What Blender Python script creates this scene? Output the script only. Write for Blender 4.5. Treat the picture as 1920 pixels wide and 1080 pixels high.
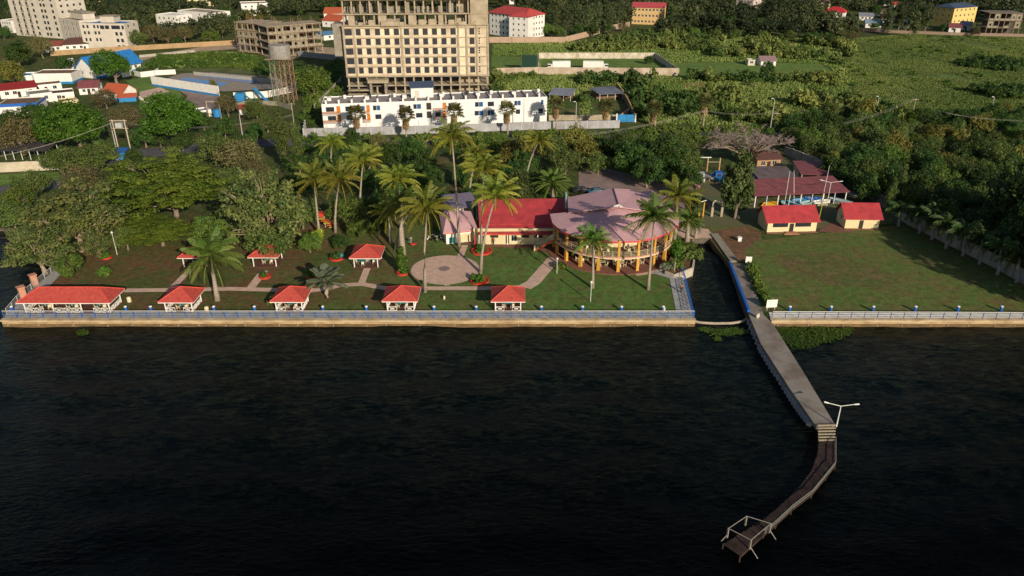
import bpy, bmesh, math, random
import numpy as np
from mathutils import Vector, Matrix, noise as mnoise
from mathutils.geometry import tessellate_polygon
random.seed(7); RNG = np.random.default_rng(7)
S = bpy.context.scene
for o in list(bpy.data.objects): bpy.data.objects.remove(o)
COL = S.collection
PI = math.pi
# ------------------------------------------------------------------ camera
F_PX, PITCH, CAM_H = 1414.0, math.radians(26), 60.0
cd = bpy.data.cameras.new('camera'); cam = bpy.data.objects.new('camera', cd); COL.objects.link(cam)
cam.location = (0, 0, CAM_H); cam.rotation_euler = (PI/2 - PITCH, 0, 0)
cd.sensor_width = 36; cd.lens = F_PX/1920*36; cd.clip_start = 1; cd.clip_end = 3000
S.camera = cam
# ------------------------------------------------------------------ world and sun
SUN_EL, SUN_AZ = math.radians(21), math.radians(27.5)   # sun behind the camera, to the right
w = bpy.data.worlds.new('World'); S.world = w; w.use_nodes = True
nt = w.node_tree; bg = nt.nodes['Background']
sky = nt.nodes.new('ShaderNodeTexSky'); sky.sky_type = 'NISHITA'; sky.sun_disc = False
sky.sun_elevation = SUN_EL; sky.sun_rotation = PI - SUN_AZ
nt.links.new(sky.outputs[0], bg.inputs[0]); bg.inputs[1].default_value = 0.075
sl = bpy.data.lights.new('sun', 'SUN'); sl.energy = 5.0; sl.angle = math.radians(0.5); sl.color = (1.0, .86, .66)
so = bpy.data.objects.new('sun', sl); COL.objects.link(so)
sd = Vector((math.sin(SUN_AZ)*math.cos(SUN_EL), -math.cos(SUN_AZ)*math.cos(SUN_EL), math.sin(SUN_EL)))
so.rotation_euler = sd.to_track_quat('Z', 'Y').to_euler(); so.location = (60, -60, 120)
S.view_settings.view_transform = 'Standard'; S.view_settings.look = 'None'
S.view_settings.exposure = 0.0; S.view_settings.gamma = 1.0; S.view_settings.use_curve_mapping = False
S.render.engine = 'CYCLES'; S.cycles.max_bounces = 5; S.cycles.diffuse_bounces = 2; S.cycles.transparent_max_bounces = 4
S.render.resolution_x = 1024; S.render.resolution_y = 576
# ------------------------------------------------------------------ surveying: photo pixel -> place on a level plane
cp, sp = math.cos(PITCH), math.sin(PITCH)
def G(u, v, z=0.0):
    x = (u-960)/F_PX; y = (540-v)/F_PX
    t = (z-CAM_H)/(-sp+y*cp)
    return Vector((x*t, (cp+y*sp)*t, z))
def G2(u, v, z=0.0):
    p = G(u, v, z); return (p.x, p.y)
def at_depth(u, v, Y):
    x = (u-960)/F_PX; y = (540-v)/F_PX
    t = Y/(cp+y*sp)
    return Vector((x*t, Y, CAM_H+(-sp+y*cp)*t))
def HT(u, vb, vt): return at_depth(u, vt, G(u, vb).y).z
# ------------------------------------------------------------------ materials
MATS = {}
def mat(name, c, rough=.8, c2=None, scale=2.0, bump=0.0, bscale=None, metal=0.0, stretch=(1,1,1), contrast=(.35,.65), spec=.3, world=False, alpha_trans=0, detail=5):
    if name in MATS: return MATS[name]
    m = bpy.data.materials.new(name); m.use_nodes = True; n = m.node_tree.nodes; l = m.node_tree.links
    b = n['Principled BSDF']; b.inputs['Roughness'].default_value = rough; b.inputs['Metallic'].default_value = metal
    b.inputs['Specular IOR Level'].default_value = spec
    b.inputs['Base Color'].default_value = (*c, 1)
    if c2 is None: c2 = tuple(k*.72 for k in c)
    if world:
        g = n.new('ShaderNodeNewGeometry'); src = g.outputs['Position']
    else:
        g = n.new('ShaderNodeTexCoord'); src = g.outputs['Object']
    mp = n.new('ShaderNodeMapping'); mp.inputs['Scale'].default_value = stretch; l.new(src, mp.inputs[0])
    t = n.new('ShaderNodeTexNoise'); t.inputs['Scale'].default_value = scale; t.inputs['Detail'].default_value = detail; t.inputs['Roughness'].default_value = .65
    l.new(mp.outputs[0], t.inputs['Vector'])
    r = n.new('ShaderNodeMapRange'); r.inputs[1].default_value = contrast[0]; r.inputs[2].default_value = contrast[1]
    l.new(t.outputs[0], r.inputs[0])
    x = n.new('ShaderNodeMix'); x.data_type = 'RGBA'; x.inputs[6].default_value = (*c, 1); x.inputs[7].default_value = (*c2, 1)
    l.new(r.outputs[0], x.inputs[0]); l.new(x.outputs[2], b.inputs['Base Color'])
    if bump:
        bt = n.new('ShaderNodeTexNoise'); bt.inputs['Scale'].default_value = bscale or scale*4; bt.inputs['Detail'].default_value = 4
        l.new(mp.outputs[0], bt.inputs['Vector'])
        bp = n.new('ShaderNodeBump'); bp.inputs['Strength'].default_value = .8; bp.inputs['Distance'].default_value = bump
        l.new(bt.outputs[0], bp.inputs['Height']); l.new(bp.outputs[0], b.inputs['Normal'])
    MATS[name] = m; return m
def leafmat(name, c1, c2, trans=.25, c3=None):
    if name in MATS: return MATS[name]
    m = bpy.data.materials.new(name); m.use_nodes = True; n = m.node_tree.nodes; l = m.node_tree.links
    b = n['Principled BSDF']; b.inputs['Roughness'].default_value = .55; b.inputs['Specular IOR Level'].default_value = .25
    at = n.new('ShaderNodeAttribute'); at.attribute_name = 'tint'
    oi = n.new('ShaderNodeObjectInfo')
    mx = n.new('ShaderNodeMix'); mx.data_type = 'RGBA'; mx.inputs[6].default_value = (*c1,1); mx.inputs[7].default_value = (*c2,1)
    l.new(at.outputs['Fac'], mx.inputs[0])
    hs = n.new('ShaderNodeHueSaturation')
    mr = n.new('ShaderNodeMapRange'); mr.inputs[3].default_value = .75; mr.inputs[4].default_value = 1.25; l.new(oi.outputs['Random'], mr.inputs[0])
    mh = n.new('ShaderNodeMapRange'); mh.inputs[3].default_value = .485; mh.inputs[4].default_value = .515; l.new(oi.outputs['Random'], mh.inputs[0])
    l.new(mx.outputs[2], hs.inputs['Color']); l.new(mr.outputs[0], hs.inputs['Value']); l.new(mh.outputs[0], hs.inputs['Hue'])
    l.new(hs.outputs[0], b.inputs['Base Color'])
    tr = n.new('ShaderNodeBsdfTranslucent'); l.new(hs.outputs[0], tr.inputs[0])
    ms = n.new('ShaderNodeMixShader'); ms.inputs[0].default_value = trans
    l.new(b.outputs[0], ms.inputs[1]); l.new(tr.outputs[0], ms.inputs[2]); l.new(ms.outputs[0], n['Material Output'].inputs[0])
    MATS[name] = m; return m
def corrugated(name, c, c2=None, axis='X', pitch=.35, rough=.5, dep=.04):
    """sheet roofing: fine ribs running down the slope, blotchy fading"""
    if name in MATS: return MATS[name]
    m = mat(name, c, rough, c2 or tuple(k*.8 for k in c), .6, 0)
    n = m.node_tree.nodes; l = m.node_tree.links
    tc = n.new('ShaderNodeTexCoord'); wv = n.new('ShaderNodeTexWave'); wv.bands_direction = axis; wv.inputs['Scale'].default_value = .314/pitch
    l.new(tc.outputs['Object'], wv.inputs[0])
    bp = n.new('ShaderNodeBump'); bp.inputs['Strength'].default_value = .5; bp.inputs['Distance'].default_value = dep
    l.new(wv.outputs['Fac'], bp.inputs['Height']); l.new(bp.outputs[0], n['Principled BSDF'].inputs['Normal'])
    return m
# ------------------------------------------------------------------ mesh helper
class MB:
    def __init__(s): s.v = []; s.f = []
    def add(s, vs, fs):
        k = len(s.v); s.v += [tuple(p) for p in vs]; s.f += [tuple(i+k for i in f) for f in fs]; return s
    def box(s, x0, y0, z0, x1, y1, z1):
        return s.add([(x0,y0,z0),(x1,y0,z0),(x1,y1,z0),(x0,y1,z0),(x0,y0,z1),(x1,y0,z1),(x1,y1,z1),(x0,y1,z1)],
                     [(0,3,2,1),(4,5,6,7),(0,1,5,4),(1,2,6,5),(2,3,7,6),(3,0,4,7)])
    def cbox(s, cx, cy, z0, wx, wy, h, a=0):
        c, d = math.cos(a), math.sin(a); P = []
        for z in (z0, z0+h):
            for x, y in ((-wx/2,-wy/2),(wx/2,-wy/2),(wx/2,wy/2),(-wx/2,wy/2)): P.append((cx+x*c-y*d, cy+x*d+y*c, z))
        return s.add(P, [(0,3,2,1),(4,5,6,7),(0,1,5,4),(1,2,6,5),(2,3,7,6),(3,0,4,7)])
    def poly(s, pts): return s.add(pts, [tuple(range(len(pts)))])
    def slab(s, pts, th):
        """polygon (any plane) thickened straight down"""
        n = len(pts); P = [Vector(p) for p in pts]; Q = [p-Vector((0,0,th)) for p in P]
        tri = tessellate_polygon([P])
        k = len(s.v); s.v += [tuple(p) for p in P+Q]
        nz = sum((P[i].x*P[(i+1)%n].y-P[(i+1)%n].x*P[i].y) for i in range(n))
        for t in tri:
            a, b, c = P[t[0]], P[t[1]], P[t[2]]
            if (b-a).cross(c-a).z < 0: t = (t[0], t[2], t[1])
            s.f.append((k+t[0], k+t[1], k+t[2])); s.f.append((k+n+t[0], k+n+t[2], k+n+t[1]))
        for i in range(n):
            j = (i+1) % n
            s.f.append((k+i, k+n+i, k+n+j, k+j) if nz > 0 else (k+i, k+j, k+n+j, k+n+i))
        return s
    def sheet(s, pts, z):
        P = [Vector((p[0], p[1], z)) for p in pts]; k = len(s.v); s.v += [tuple(p) for p in P]
        for t in tessellate_polygon([P]):
            a, b, c = P[t[0]], P[t[1]], P[t[2]]
            if (b-a).cross(c-a).z < 0: t = (t[0], t[2], t[1])
            s.f.append(tuple(k+i for i in t))
        return s
    def tube(s, pts, rad, n=6, cap=True):
        P = [Vector(p) for p in pts]; R = rad if isinstance(rad, (list, tuple)) else [rad]*len(P)
        k = len(s.v); up = Vector((0,0,1))
        for i, p in enumerate(P):
            d = (P[min(i+1,len(P)-1)]-P[max(i-1,0)]).normalized()
            a = d.cross(up)
            if a.length < .05: a = d.cross(Vector((1,0,0)))
            a.normalize(); b = d.cross(a)
            for j in range(n):
                t = 2*PI*j/n; s.v.append(tuple(p+(a*math.cos(t)+b*math.sin(t))*R[i]))
        for i in range(len(P)-1):
            for j in range(n):
                q = (j+1) % n; s.f.append((k+i*n+j, k+(i+1)*n+j, k+(i+1)*n+q, k+i*n+q))
        if cap:
            s.f.append(tuple(k+j for j in range(n))); s.f.append(tuple(k+(len(P)-1)*n+n-1-j for j in range(n)))
        return s
    def lathe(s, c, prof, n=16):
        k = len(s.v)
        for r, z in prof:
            for j in range(n):
                t = 2*PI*j/n; s.v.append((c[0]+r*math.cos(t), c[1]+r*math.sin(t), c[2]+z))
        for i in range(len(prof)-1):
            for j in range(n):
                q = (j+1) % n; s.f.append((k+i*n+j, k+i*n+q, k+(i+1)*n+q, k+(i+1)*n+j))
        s.f.append(tuple(k+n-1-j for j in range(n))); s.f.append(tuple(k+(len(prof)-1)*n+j for j in range(n)))
        return s
    def wall(s, p0, p1, z0, z1, ops=(), th=.25):
        """outer wall face from p0 to p1 (outward = right of the way walked reversed: -normal), real openings with reveals. ops: (x0,x1,za,zb) measured along p0->p1"""
        p0 = Vector((p0[0],p0[1],0)); p1 = Vector((p1[0],p1[1],0)); d = p1-p0; W = d.length; d /= W
        nin = Vector((-d.y, d.x, 0))
        ops = [(max(.02,a), min(W-.02,b), max(z0+.01,c), min(z1-.01,e)) for a,b,c,e in ops if b > 0 and a < W]
        xs = sorted({0, round(W,4)} | {round(k,4) for o in ops for k in o[:2]}); zs = sorted({round(z0,4), round(z1,4)} | {round(k,4) for o in ops for k in o[2:]})
        def pt(x, z, t=0): q = p0+d*x+nin*t; return (q.x, q.y, z)
        for i in range(len(xs)-1):
            xm = (xs[i]+xs[i+1])/2
            run = None
            for j in range(len(zs)-1):
                zm = (zs[j]+zs[j+1])/2
                hole = any(o[0] < xm < o[1] and o[2] < zm < o[3] for o in ops)
                if hole:
                    if run is not None: s.poly([pt(xs[i],run), pt(xs[i+1],run), pt(xs[i+1],zs[j]), pt(xs[i],zs[j])]); run = None
                elif run is None: run = zs[j]
            if run is not None: s.poly([pt(xs[i],run), pt(xs[i+1],run), pt(xs[i+1],zs[-1]), pt(xs[i],zs[-1])])
        for a, b, c, e in ops:
            s.poly([pt(a,c), pt(a,e), pt(a,e,th), pt(a,c,th)]); s.poly([pt(b,e), pt(b,c), pt(b,c,th), pt(b,e,th)])
            s.poly([pt(b,c), pt(a,c), pt(a,c,th), pt(b,c,th)]); s.poly([pt(a,e), pt(b,e), pt(b,e,th), pt(a,e,th)])
        return s
    def mesh(s, name, m, smooth=False):
        me = bpy.data.meshes.new(name); me.from_pydata(s.v, [], s.f); me.materials.append(m)
        if smooth: me.polygons.foreach_set('use_smooth', [True]*len(me.polygons))
        me.update(); return me
    def build(s, name, m, parent=None, loc=None, rz=0, smooth=False):
        return put(name, s.mesh(name, m, smooth), parent, loc, rz)
def put(name, me, parent=None, loc=None, rz=0):
    o = bpy.data.objects.new(name, me); COL.objects.link(o)
    if parent: o.parent = parent
    if loc is not None: o.location = loc
    o.rotation_euler.z = rz
    return o
def tag(o, label=None, cat=None, group=None, kind=None):
    if label: o['label'] = label
    if cat: o['category'] = cat
    if group: o['group'] = group
    if kind: o['kind'] = kind
    return o
def thing(name, label, cat, loc=(0,0,0), rz=0, group=None):
    o = bpy.data.objects.new(name, None); COL.objects.link(o); o.location = loc; o.rotation_euler.z = rz
    o.empty_display_size = .3
    return tag(o, label, cat, group)
def struct(name, mb, m): return tag(mb.build(name, m), kind='structure')
def kids(r): return [o for o in COL.objects if o.parent == r]
def dup(root, loc, rz=0, label=None, group=None, scale=None):
    def rec(o, par):
        c = o.copy(); COL.objects.link(c); c.parent = par
        for ch in TREE.get(o.name, []): rec(ch, c)
        return c
    r = rec(root, None); r.location = loc; r.rotation_euler.z = rz
    if label: r['label'] = label
    if group: r['group'] = group
    if scale: r.scale = (scale,)*3 if not isinstance(scale, tuple) else scale
    return r
TREE = {}
def learn(root):
    """remember the children of a finished prototype so that dup() need not search"""
    def rec(o):
        TREE[o.name] = [c for c in COL.objects if c.parent == o]
        for c in TREE[o.name]: rec(c)
    rec(root); return root
def inpoly(x, y, poly):
    c = np.zeros(len(x), bool); n = len(poly)
    for i in range(n):
        x0, y0 = poly[i]; x1, y1 = poly[(i+1)%n]
        with np.errstate(divide='ignore', invalid='ignore'):
            t = ((y0 > y) != (y1 > y)) & (x < (x1-x0)*(y-y0)/(y1-y0+1e-12)+x0)
        c ^= t
    return c
# common materials
CONC = mat('concrete', (.30,.275,.23), .9, (.20,.18,.15), .5, .02, 6)
CONC_P = mat('pale_concrete', (.42,.36,.27), .9, (.28,.23,.16), .35, .02, 5)
CONC_G = mat('grey_concrete', (.40,.40,.41), .9, (.26,.26,.27), .8, .02, 6, world=True)
WHITE = mat('white_paint', (.78,.77,.74), .7, (.66,.64,.60), .5)
WHITE_M = mat('white_metal', (.75,.75,.73), .45, (.6,.6,.58), 3)
CREAM = mat('cream_paint', (.66,.58,.36), .75, (.55,.47,.28), .8)
BEIGE = mat('beige_paint', (.58,.53,.46), .8, (.48,.44,.38), .3)
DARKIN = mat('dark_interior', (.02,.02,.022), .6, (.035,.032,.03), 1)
GLASS = mat('window_glass', (.018,.024,.034), .12, (.03,.04,.05), .7, spec=.6)
GLASSB = mat('blue_glass', (.03,.14,.36), .2, (.02,.08,.22), .7, spec=.5)
BLUE = mat('blue_paint', (.02,.13,.50), .5, (.015,.09,.34), 2)
BLUE2 = mat('cyan_blue_paint', (.03,.24,.55), .6, (.02,.17,.42), 1)
RED = corrugated('red_sheet_roof', (.46,.055,.06), (.31,.04,.05), 'X', .4)
REDG = mat('red_shingle_roof', (.50,.085,.065), .65, (.36,.055,.045), 2.0, .03, 7, spec=.2)
REDP = mat('red_paint', (.50,.06,.04), .55, (.48,.03,.02), 2)
MAUVE = corrugated('faded_mauve_roof', (.56,.335,.365), (.48,.285,.315), 'X', .5, .65, .015)
MAROON = corrugated('maroon_sheet_roof', (.25,.075,.085), (.15,.055,.06), 'X', .4, .6)
ORANGE = mat('orange_paint', (.55,.20,.03), .6, (.42,.13,.02), 2)
YELLOW = mat('yellow_ochre_paint', (.60,.34,.05), .65, (.48,.25,.04), 1.5)
WOOD = mat('weathered_wood', (.060,.036,.031), .9, (.020,.014,.013), .8, .03, 6)
WOODP = mat('pale_wood', (.42,.36,.26), .8, (.28,.23,.16), 3)
BARK = mat('grey_bark', (.26,.21,.16), .95, (.13,.10,.075), 3, .05, 9, stretch=(1,1,.3))
BARKP = mat('pale_palm_bark', (.38,.33,.27), .95, (.22,.18,.14), 2, .04, 6, stretch=(.4,.4,3))
BROWNR = mat('brown_roof', (.12,.055,.045), .8, (.08,.04,.035), 2)
GREYR = corrugated('grey_sheet_roof', (.26,.28,.32), (.18,.19,.23), 'X', .5)
RUST = mat('rusty_flat_roof', (.22,.13,.07), .9, (.12,.08,.06), .35, .02)
BLUER = corrugated('blue_sheet_roof', (.03,.20,.52), (.02,.14,.40), 'X', .6)
TERRA = mat('terracotta_roof', (.48,.11,.05), .8, (.36,.08,.04), 1.5, .02)
TAN = mat('tan_earth_wall', (.42,.29,.16), .9, (.30,.20,.11), .3, .02)
PIPE = mat('grey_steel', (.48,.49,.49), .5, (.36,.37,.37), 3)
TEAL = mat('teal_plastic', (.03,.22,.24), .5, (.02,.16,.18), 2)
RUBBER = mat('black_rubber', (.015,.015,.015), .8)
PLASTIC = mat('cream_plastic', (.68,.60,.42), .5, (.6,.52,.36), 3)
# ================================================================== THE SETTING
WL = -1.08
def ground_mat(name, cols, scales=(.05,.4,3), bump=.06):
    """cols: three colours blended by large, middle and fine patches in world space"""
    m = bpy.data.materials.new(name); m.use_nodes = True; n = m.node_tree.nodes; l = m.node_tree.links
    b = n['Principled BSDF']; b.inputs['Roughness'].default_value = .95; b.inputs['Specular IOR Level'].default_value = .1
    g = n.new('ShaderNodeNewGeometry')
    def nz(sc, det=6, lo=.4, hi=.62):
        t = n.new('ShaderNodeTexNoise'); t.inputs['Scale'].default_value = sc; t.inputs['Detail'].default_value = det; t.inputs['Roughness'].default_value = .7
        l.new(g.outputs['Position'], t.inputs['Vector']); r = n.new('ShaderNodeMapRange'); r.inputs[1].default_value = lo; r.inputs[2].default_value = hi
        l.new(t.outputs[0], r.inputs[0]); return r.outputs[0]
    def mx(f, a, c):
        x = n.new('ShaderNodeMix'); x.data_type = 'RGBA'; l.new(f, x.inputs[0])
        if isinstance(a, tuple): x.inputs[6].default_value = (*a,1)
        else: l.new(a, x.inputs[6])
        x.inputs[7].default_value = (*c,1); return x.outputs[2]
    c = mx(nz(scales[0]), cols[0], cols[1]); c = mx(nz(scales[1], 6, .45, .75), c, cols[2])
    x = n.new('ShaderNodeMix'); x.data_type = 'RGBA'; x.blend_type = 'MULTIPLY'; x.inputs[0].default_value = .7
    l.new(c, x.inputs[6]); r = nz(scales[2], 4, .3, .7); cr = n.new('ShaderNodeMapRange'); cr.inputs[3].default_value = .35; cr.inputs[4].default_value = 1.45; l.new(r, cr.inputs[0])
    l.new(cr.outputs[0], x.inputs[7])
    y = n.new('ShaderNodeMix'); y.data_type = 'RGBA'; y.blend_type = 'MULTIPLY'; y.inputs[0].default_value = .8; l.new(x.outputs[2], y.inputs[6])
    r2 = nz(scales[2]*.22, 5, .35, .68); c2 = n.new('ShaderNodeMapRange'); c2.inputs[3].default_value = .62; c2.inputs[4].default_value = 1.3; l.new(r2, c2.inputs[0]); l.new(c2.outputs[0], y.inputs[7]); l.new(y.outputs[2], b.inputs['Base Color'])
    bt = n.new('ShaderNodeTexNoise'); bt.inputs['Scale'].default_value = scales[2]*1.5; bt.inputs['Detail'].default_value = 5; l.new(g.outputs['Position'], bt.inputs['Vector'])
    bp = n.new('ShaderNodeBump'); bp.inputs['Strength'].default_value = .9; bp.inputs['Distance'].default_value = bump
    l.new(bt.outputs[0], bp.inputs['Height']); l.new(bp.outputs[0], b.inputs['Normal'])
    MATS[name] = m; return m, n, l, b, x, mx, nz, g
def lawn_mat(name, left, right, x0, x1, spots):
    """grass that changes from worn earth (left colours) to fuller grass (right colours) between world x0 and x1"""
    m, n, l, b, xx, mx, nz, g = ground_mat(name, (right[0], right[1], spots), (.12, .35, 4), .05)
    base = xx.inputs[6].links[0].from_socket
    e = mx(nz(.10, 6, .42, .6), left[0], left[1]); e = mx(nz(.5, 6, .5, .7), e, left[2])
    sx = n.new('ShaderNodeSeparateXYZ'); l.new(g.outputs['Position'], sx.inputs[0])
    nn = n.new('ShaderNodeTexNoise'); nn.inputs['Scale'].default_value = .12; nn.inputs['Detail'].default_value = 6; l.new(g.outputs['Position'], nn.inputs['Vector'])
    ma = n.new('ShaderNodeMath'); ma.operation = 'MULTIPLY_ADD'; ma.inputs[1].default_value = (x1-x0)*1.6; l.new(nn.outputs[0], ma.inputs[0]); l.new(sx.outputs[0], ma.inputs[2])
    mr = n.new('ShaderNodeMapRange'); off = (x1-x0)*.8; mr.inputs[1].default_value = x0+off; mr.inputs[2].default_value = x1+off; l.new(ma.outputs[0], mr.inputs[0])
    fx = n.new('ShaderNodeMix'); fx.data_type = 'RGBA'; l.new(mr.outputs[0], fx.inputs[0]); l.new(e, fx.inputs[6]); l.new(base, fx.inputs[7])
    l.new(fx.outputs[2], xx.inputs[6]); return m
M_GROUND = ground_mat('scrub_ground', ((.075,.11,.028),(.05,.08,.024),(.16,.12,.06)), (.02,.12,1.2), .25)[0]
M_FIELD = ground_mat('marsh_grass', ((.13,.19,.05),(.09,.15,.04),(.17,.18,.06)), (.025,.15,.6), .5)[0]
M_SCRUB = ground_mat('scrub_floor', ((.09,.14,.035),(.06,.10,.028),(.22,.16,.08)), (.03,.12,1.0), .3)[0]
M_LAWN = lawn_mat('club_lawn', ((.16,.09,.05),(.09,.11,.034),(.06,.115,.026)), ((.085,.17,.038),(.115,.20,.048)), -42, 2, (.15,.12,.055))
M_LAWN2 = ground_mat('yard_lawn', ((.10,.17,.04),(.14,.16,.05),(.19,.12,.065)), (.07,.25,3.5), .05)[0]
M_EARTH = ground_mat('red_earth', ((.24,.13,.08),(.17,.095,.06),(.12,.10,.045)), (.1,.4,3), .05)[0]
M_SHORT = ground_mat('short_grass', ((.15,.25,.055),(.11,.20,.045),(.19,.21,.07)), (.05,.3,2), .05)[0]
M_ASPH = mat('asphalt', (.11,.11,.13), .9, (.075,.075,.09), .3, .01, 8, world=True)
M_DIRT = mat('dirt_road', (.48,.36,.24), .95, (.34,.25,.17), .25, .03, 2, world=True)
M_PAVE = mat('pinkish_paving', (.64,.45,.36), .9, (.48,.33,.27), .8, .01, 5, world=True)
M_COURT = mat('brown_courtyard', (.30,.22,.20), .9, (.21,.155,.145), .3, .02, 3, world=True)
shore = [(-1500,380),(-300,420),(20,425),(62,455),(100,508),(30,570),(5,596),(1303,596),(1281,540),(1278,523),(1265,521),(1297,508),(1300,492),(1298,448),(1330,448),(1368,495),(1403,596),(1960,596)]
SH = [G2(*q) for q in shore] + [(900,110.9),(1200,1000),(-1200,1000)]
g = MB(); g.sheet(SH, 0); struct('ground', g, M_GROUND)
g = MB()
for i in range(1, 18):
    a, b = SH[i], SH[i+1]; g.poly([(*a,-.01),(*b,-.01),(*b,-3),(*a,-3)])
struct('shore_bank', g, mat('bank_stone', (.16,.14,.115), .95, (.08,.07,.055), 1.2, .08, 3, world=True))
# the lake: real swell in the near water, one sheet out to the far shore line
def lake_mat():
    m = bpy.data.materials.new('lake_water'); m.use_nodes = True; n = m.node_tree.nodes; l = m.node_tree.links
    b = n['Principled BSDF']; b.inputs['IOR'].default_value = 1.33; b.inputs['Specular IOR Level'].default_value = .11; b.inputs['Roughness'].default_value = .14
    g = n.new('ShaderNodeNewGeometry')
    mp = n.new('ShaderNodeMapping'); mp.inputs['Scale'].default_value = (.42,1.0,1); mp.inputs['Rotation'].default_value = (0,0,math.radians(8)); l.new(g.outputs['Position'], mp.inputs[0])
    t = n.new('ShaderNodeTexNoise'); t.inputs['Scale'].default_value = 1.3; t.inputs['Detail'].default_value = 7; t.inputs['Roughness'].default_value = .7; t.inputs['Distortion'].default_value = .5; l.new(mp.outputs[0], t.inputs['Vector'])
    r = n.new('ShaderNodeMapRange'); r.inputs[1].default_value = .46; r.inputs[2].default_value = .78; l.new(t.outputs[0], r.inputs[0])
    x = n.new('ShaderNodeMix'); x.data_type = 'RGBA'; x.inputs[6].default_value = (.0006,.0040,.0044,1); x.inputs[7].default_value = (.032,.042,.026,1)
    l.new(r.outputs[0], x.inputs[0])
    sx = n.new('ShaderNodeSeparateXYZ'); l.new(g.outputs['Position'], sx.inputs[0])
    dp = n.new('ShaderNodeMapRange'); dp.inputs[1].default_value = 62; dp.inputs[2].default_value = 110; dp.inputs[3].default_value = .05; dp.inputs[4].default_value = 1.0; l.new(sx.outputs[1], dp.inputs[0])  # brightness falloff of the water painted into its base colour, darker away from shore
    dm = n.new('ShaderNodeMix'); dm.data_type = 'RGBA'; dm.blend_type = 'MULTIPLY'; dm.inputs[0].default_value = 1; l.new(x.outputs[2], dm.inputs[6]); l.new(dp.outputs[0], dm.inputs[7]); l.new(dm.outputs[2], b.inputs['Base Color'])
    t1 = n.new('ShaderNodeTexNoise'); t1.inputs['Scale'].default_value = 1.7; t1.inputs['Detail'].default_value = 6; t1.inputs['Roughness'].default_value = .6; t1.inputs['Distortion'].default_value = .6; l.new(mp.outputs[0], t1.inputs['Vector'])
    t2 = n.new('ShaderNodeTexNoise'); t2.inputs['Scale'].default_value = 3.2; t2.inputs['Detail'].default_value = 4; l.new(mp.outputs[0], t2.inputs['Vector'])
    b1 = n.new('ShaderNodeBump'); b1.inputs['Strength'].default_value = 1; b1.inputs['Distance'].default_value = .22; l.new(t1.outputs[0], b1.inputs['Height'])
    b2 = n.new('ShaderNodeBump'); b2.inputs['Strength'].default_value = .6; b2.inputs['Distance'].default_value = .10; l.new(t2.outputs[0], b2.inputs['Height']); l.new(b1.outputs[0], b2.inputs['Normal'])
    l.new(b2.outputs[0], b.inputs['Normal']); return m
def lake():
    X = np.arange(-150, 150.1, .8); Y = np.arange(20, 150.1, .8); gx, gy = np.meshgrid(X, Y)
    z = np.zeros_like(gx); r = np.random.default_rng(3)
    for k in range(26):
        L = r.uniform(2.5, 12); a = r.normal(PI/2+.15, .5); ph = r.uniform(0, 6.28)
        z += .010*L**.7*np.sin((gx*math.cos(a)+gy*math.sin(a))*2*PI/L+ph+1.5*np.sin(gx*.06+gy*.04+k))
    z = WL+z*.55
    edge = np.minimum.reduce([gx+150, 150-gx, gy-20, 150-gy]); z = WL+(z-WL)*np.clip(edge/6, 0, 1)
    v = np.stack([gx, gy, z], -1).reshape(-1, 3); nx = len(X); ny = len(Y)
    i = np.arange((nx-1)*(ny-1)); a = (i//(nx-1))*nx+i % (nx-1)
    f = np.stack([a, a+1, a+nx+1, a+nx], -1)
    k = len(v); far = np.array([(-1200,-200,WL),(1200,-200,WL),(1200,900,WL),(-1200,900,WL),(-150,20,WL),(150,20,WL),(150,150,WL),(-150,150,WL)], float)
    v = np.vstack([v, far]); f = np.vstack([f, np.array([(0,1,5,4),(1,2,6,5),(2,3,7,6),(3,0,4,7)])+k])
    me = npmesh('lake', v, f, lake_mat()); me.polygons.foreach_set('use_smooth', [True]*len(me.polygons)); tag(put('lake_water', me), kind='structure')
def npmesh(name, v, f, m, tint=None):
    me = bpy.data.meshes.new(name); nv, nf = len(v), len(f); q = f.shape[1]
    me.vertices.add(nv); me.vertices.foreach_set('co', np.asarray(v, np.float32).ravel())
    me.loops.add(nf*q); me.loops.foreach_set('vertex_index', f.astype(np.int32).ravel())
    me.polygons.add(nf); me.polygons.foreach_set('loop_start', np.arange(0, nf*q, q, dtype=np.int32))
    if tint is not None:
        a = me.attributes.new('tint', 'FLOAT', 'POINT'); a.data.foreach_set('value', np.asarray(tint, np.float32))
    me.update(calc_edges=True); me.validate(); me.materials.append(m); return me
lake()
def land(name, px, z, m, kind='structure'):
    b = MB(); b.sheet([G2(*q) for q in px], z); o = b.build(name, m); o['kind'] = kind; return o
land('club_lawn', [(8,584),(32,568),(103,505),(130,470),(200,420),(560,405),(700,400),(840,440),(1090,462),(1262,497),(1262,515),(1275,584)], .03, M_LAWN)
land('yard_lawn', [(1405,584),(1370,490),(1332,440),(1330,425),(1420,425),(1430,450),(1700,420),(1960,545),(1960,584)], .03, M_LAWN2)
land('yard_grass', [(1310,425),(1300,330),(1500,290),(1660,390),(1700,418),(1432,436),(1416,424)], .03, mat('shaded_yard_grass', (.09,.12,.05), .95, (.13,.11,.06), .15, .04, 3, world=True))
land('bare_earth', [(1330,447),(1340,432),(1400,424),(1428,436),(1420,450),(1398,470),(1400,492),(1370,492)], .045, M_EARTH)
land('bare_earth', [(1450,478),(1560,474),(1690,520),(1660,540),(1560,535),(1480,510)], .042, ground_mat('worn_grass', ((.14,.13,.05),(.10,.14,.04),(.21,.13,.075)), (.1,.3,3), .04)[0])
land('marsh_field', [(1600,150),(1560,75),(1700,62),(1960,72),(2050,250),(1900,232),(1700,214),(1560,190)], .02, M_FIELD)
land('scrubland', [(925,205),(925,84),(1130,78),(1240,50),(1560,55),(1600,150),(1560,190),(1700,214),(1960,236),(1960,244),(1480,238),(1170,232)], .03, M_SCRUB)
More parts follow.
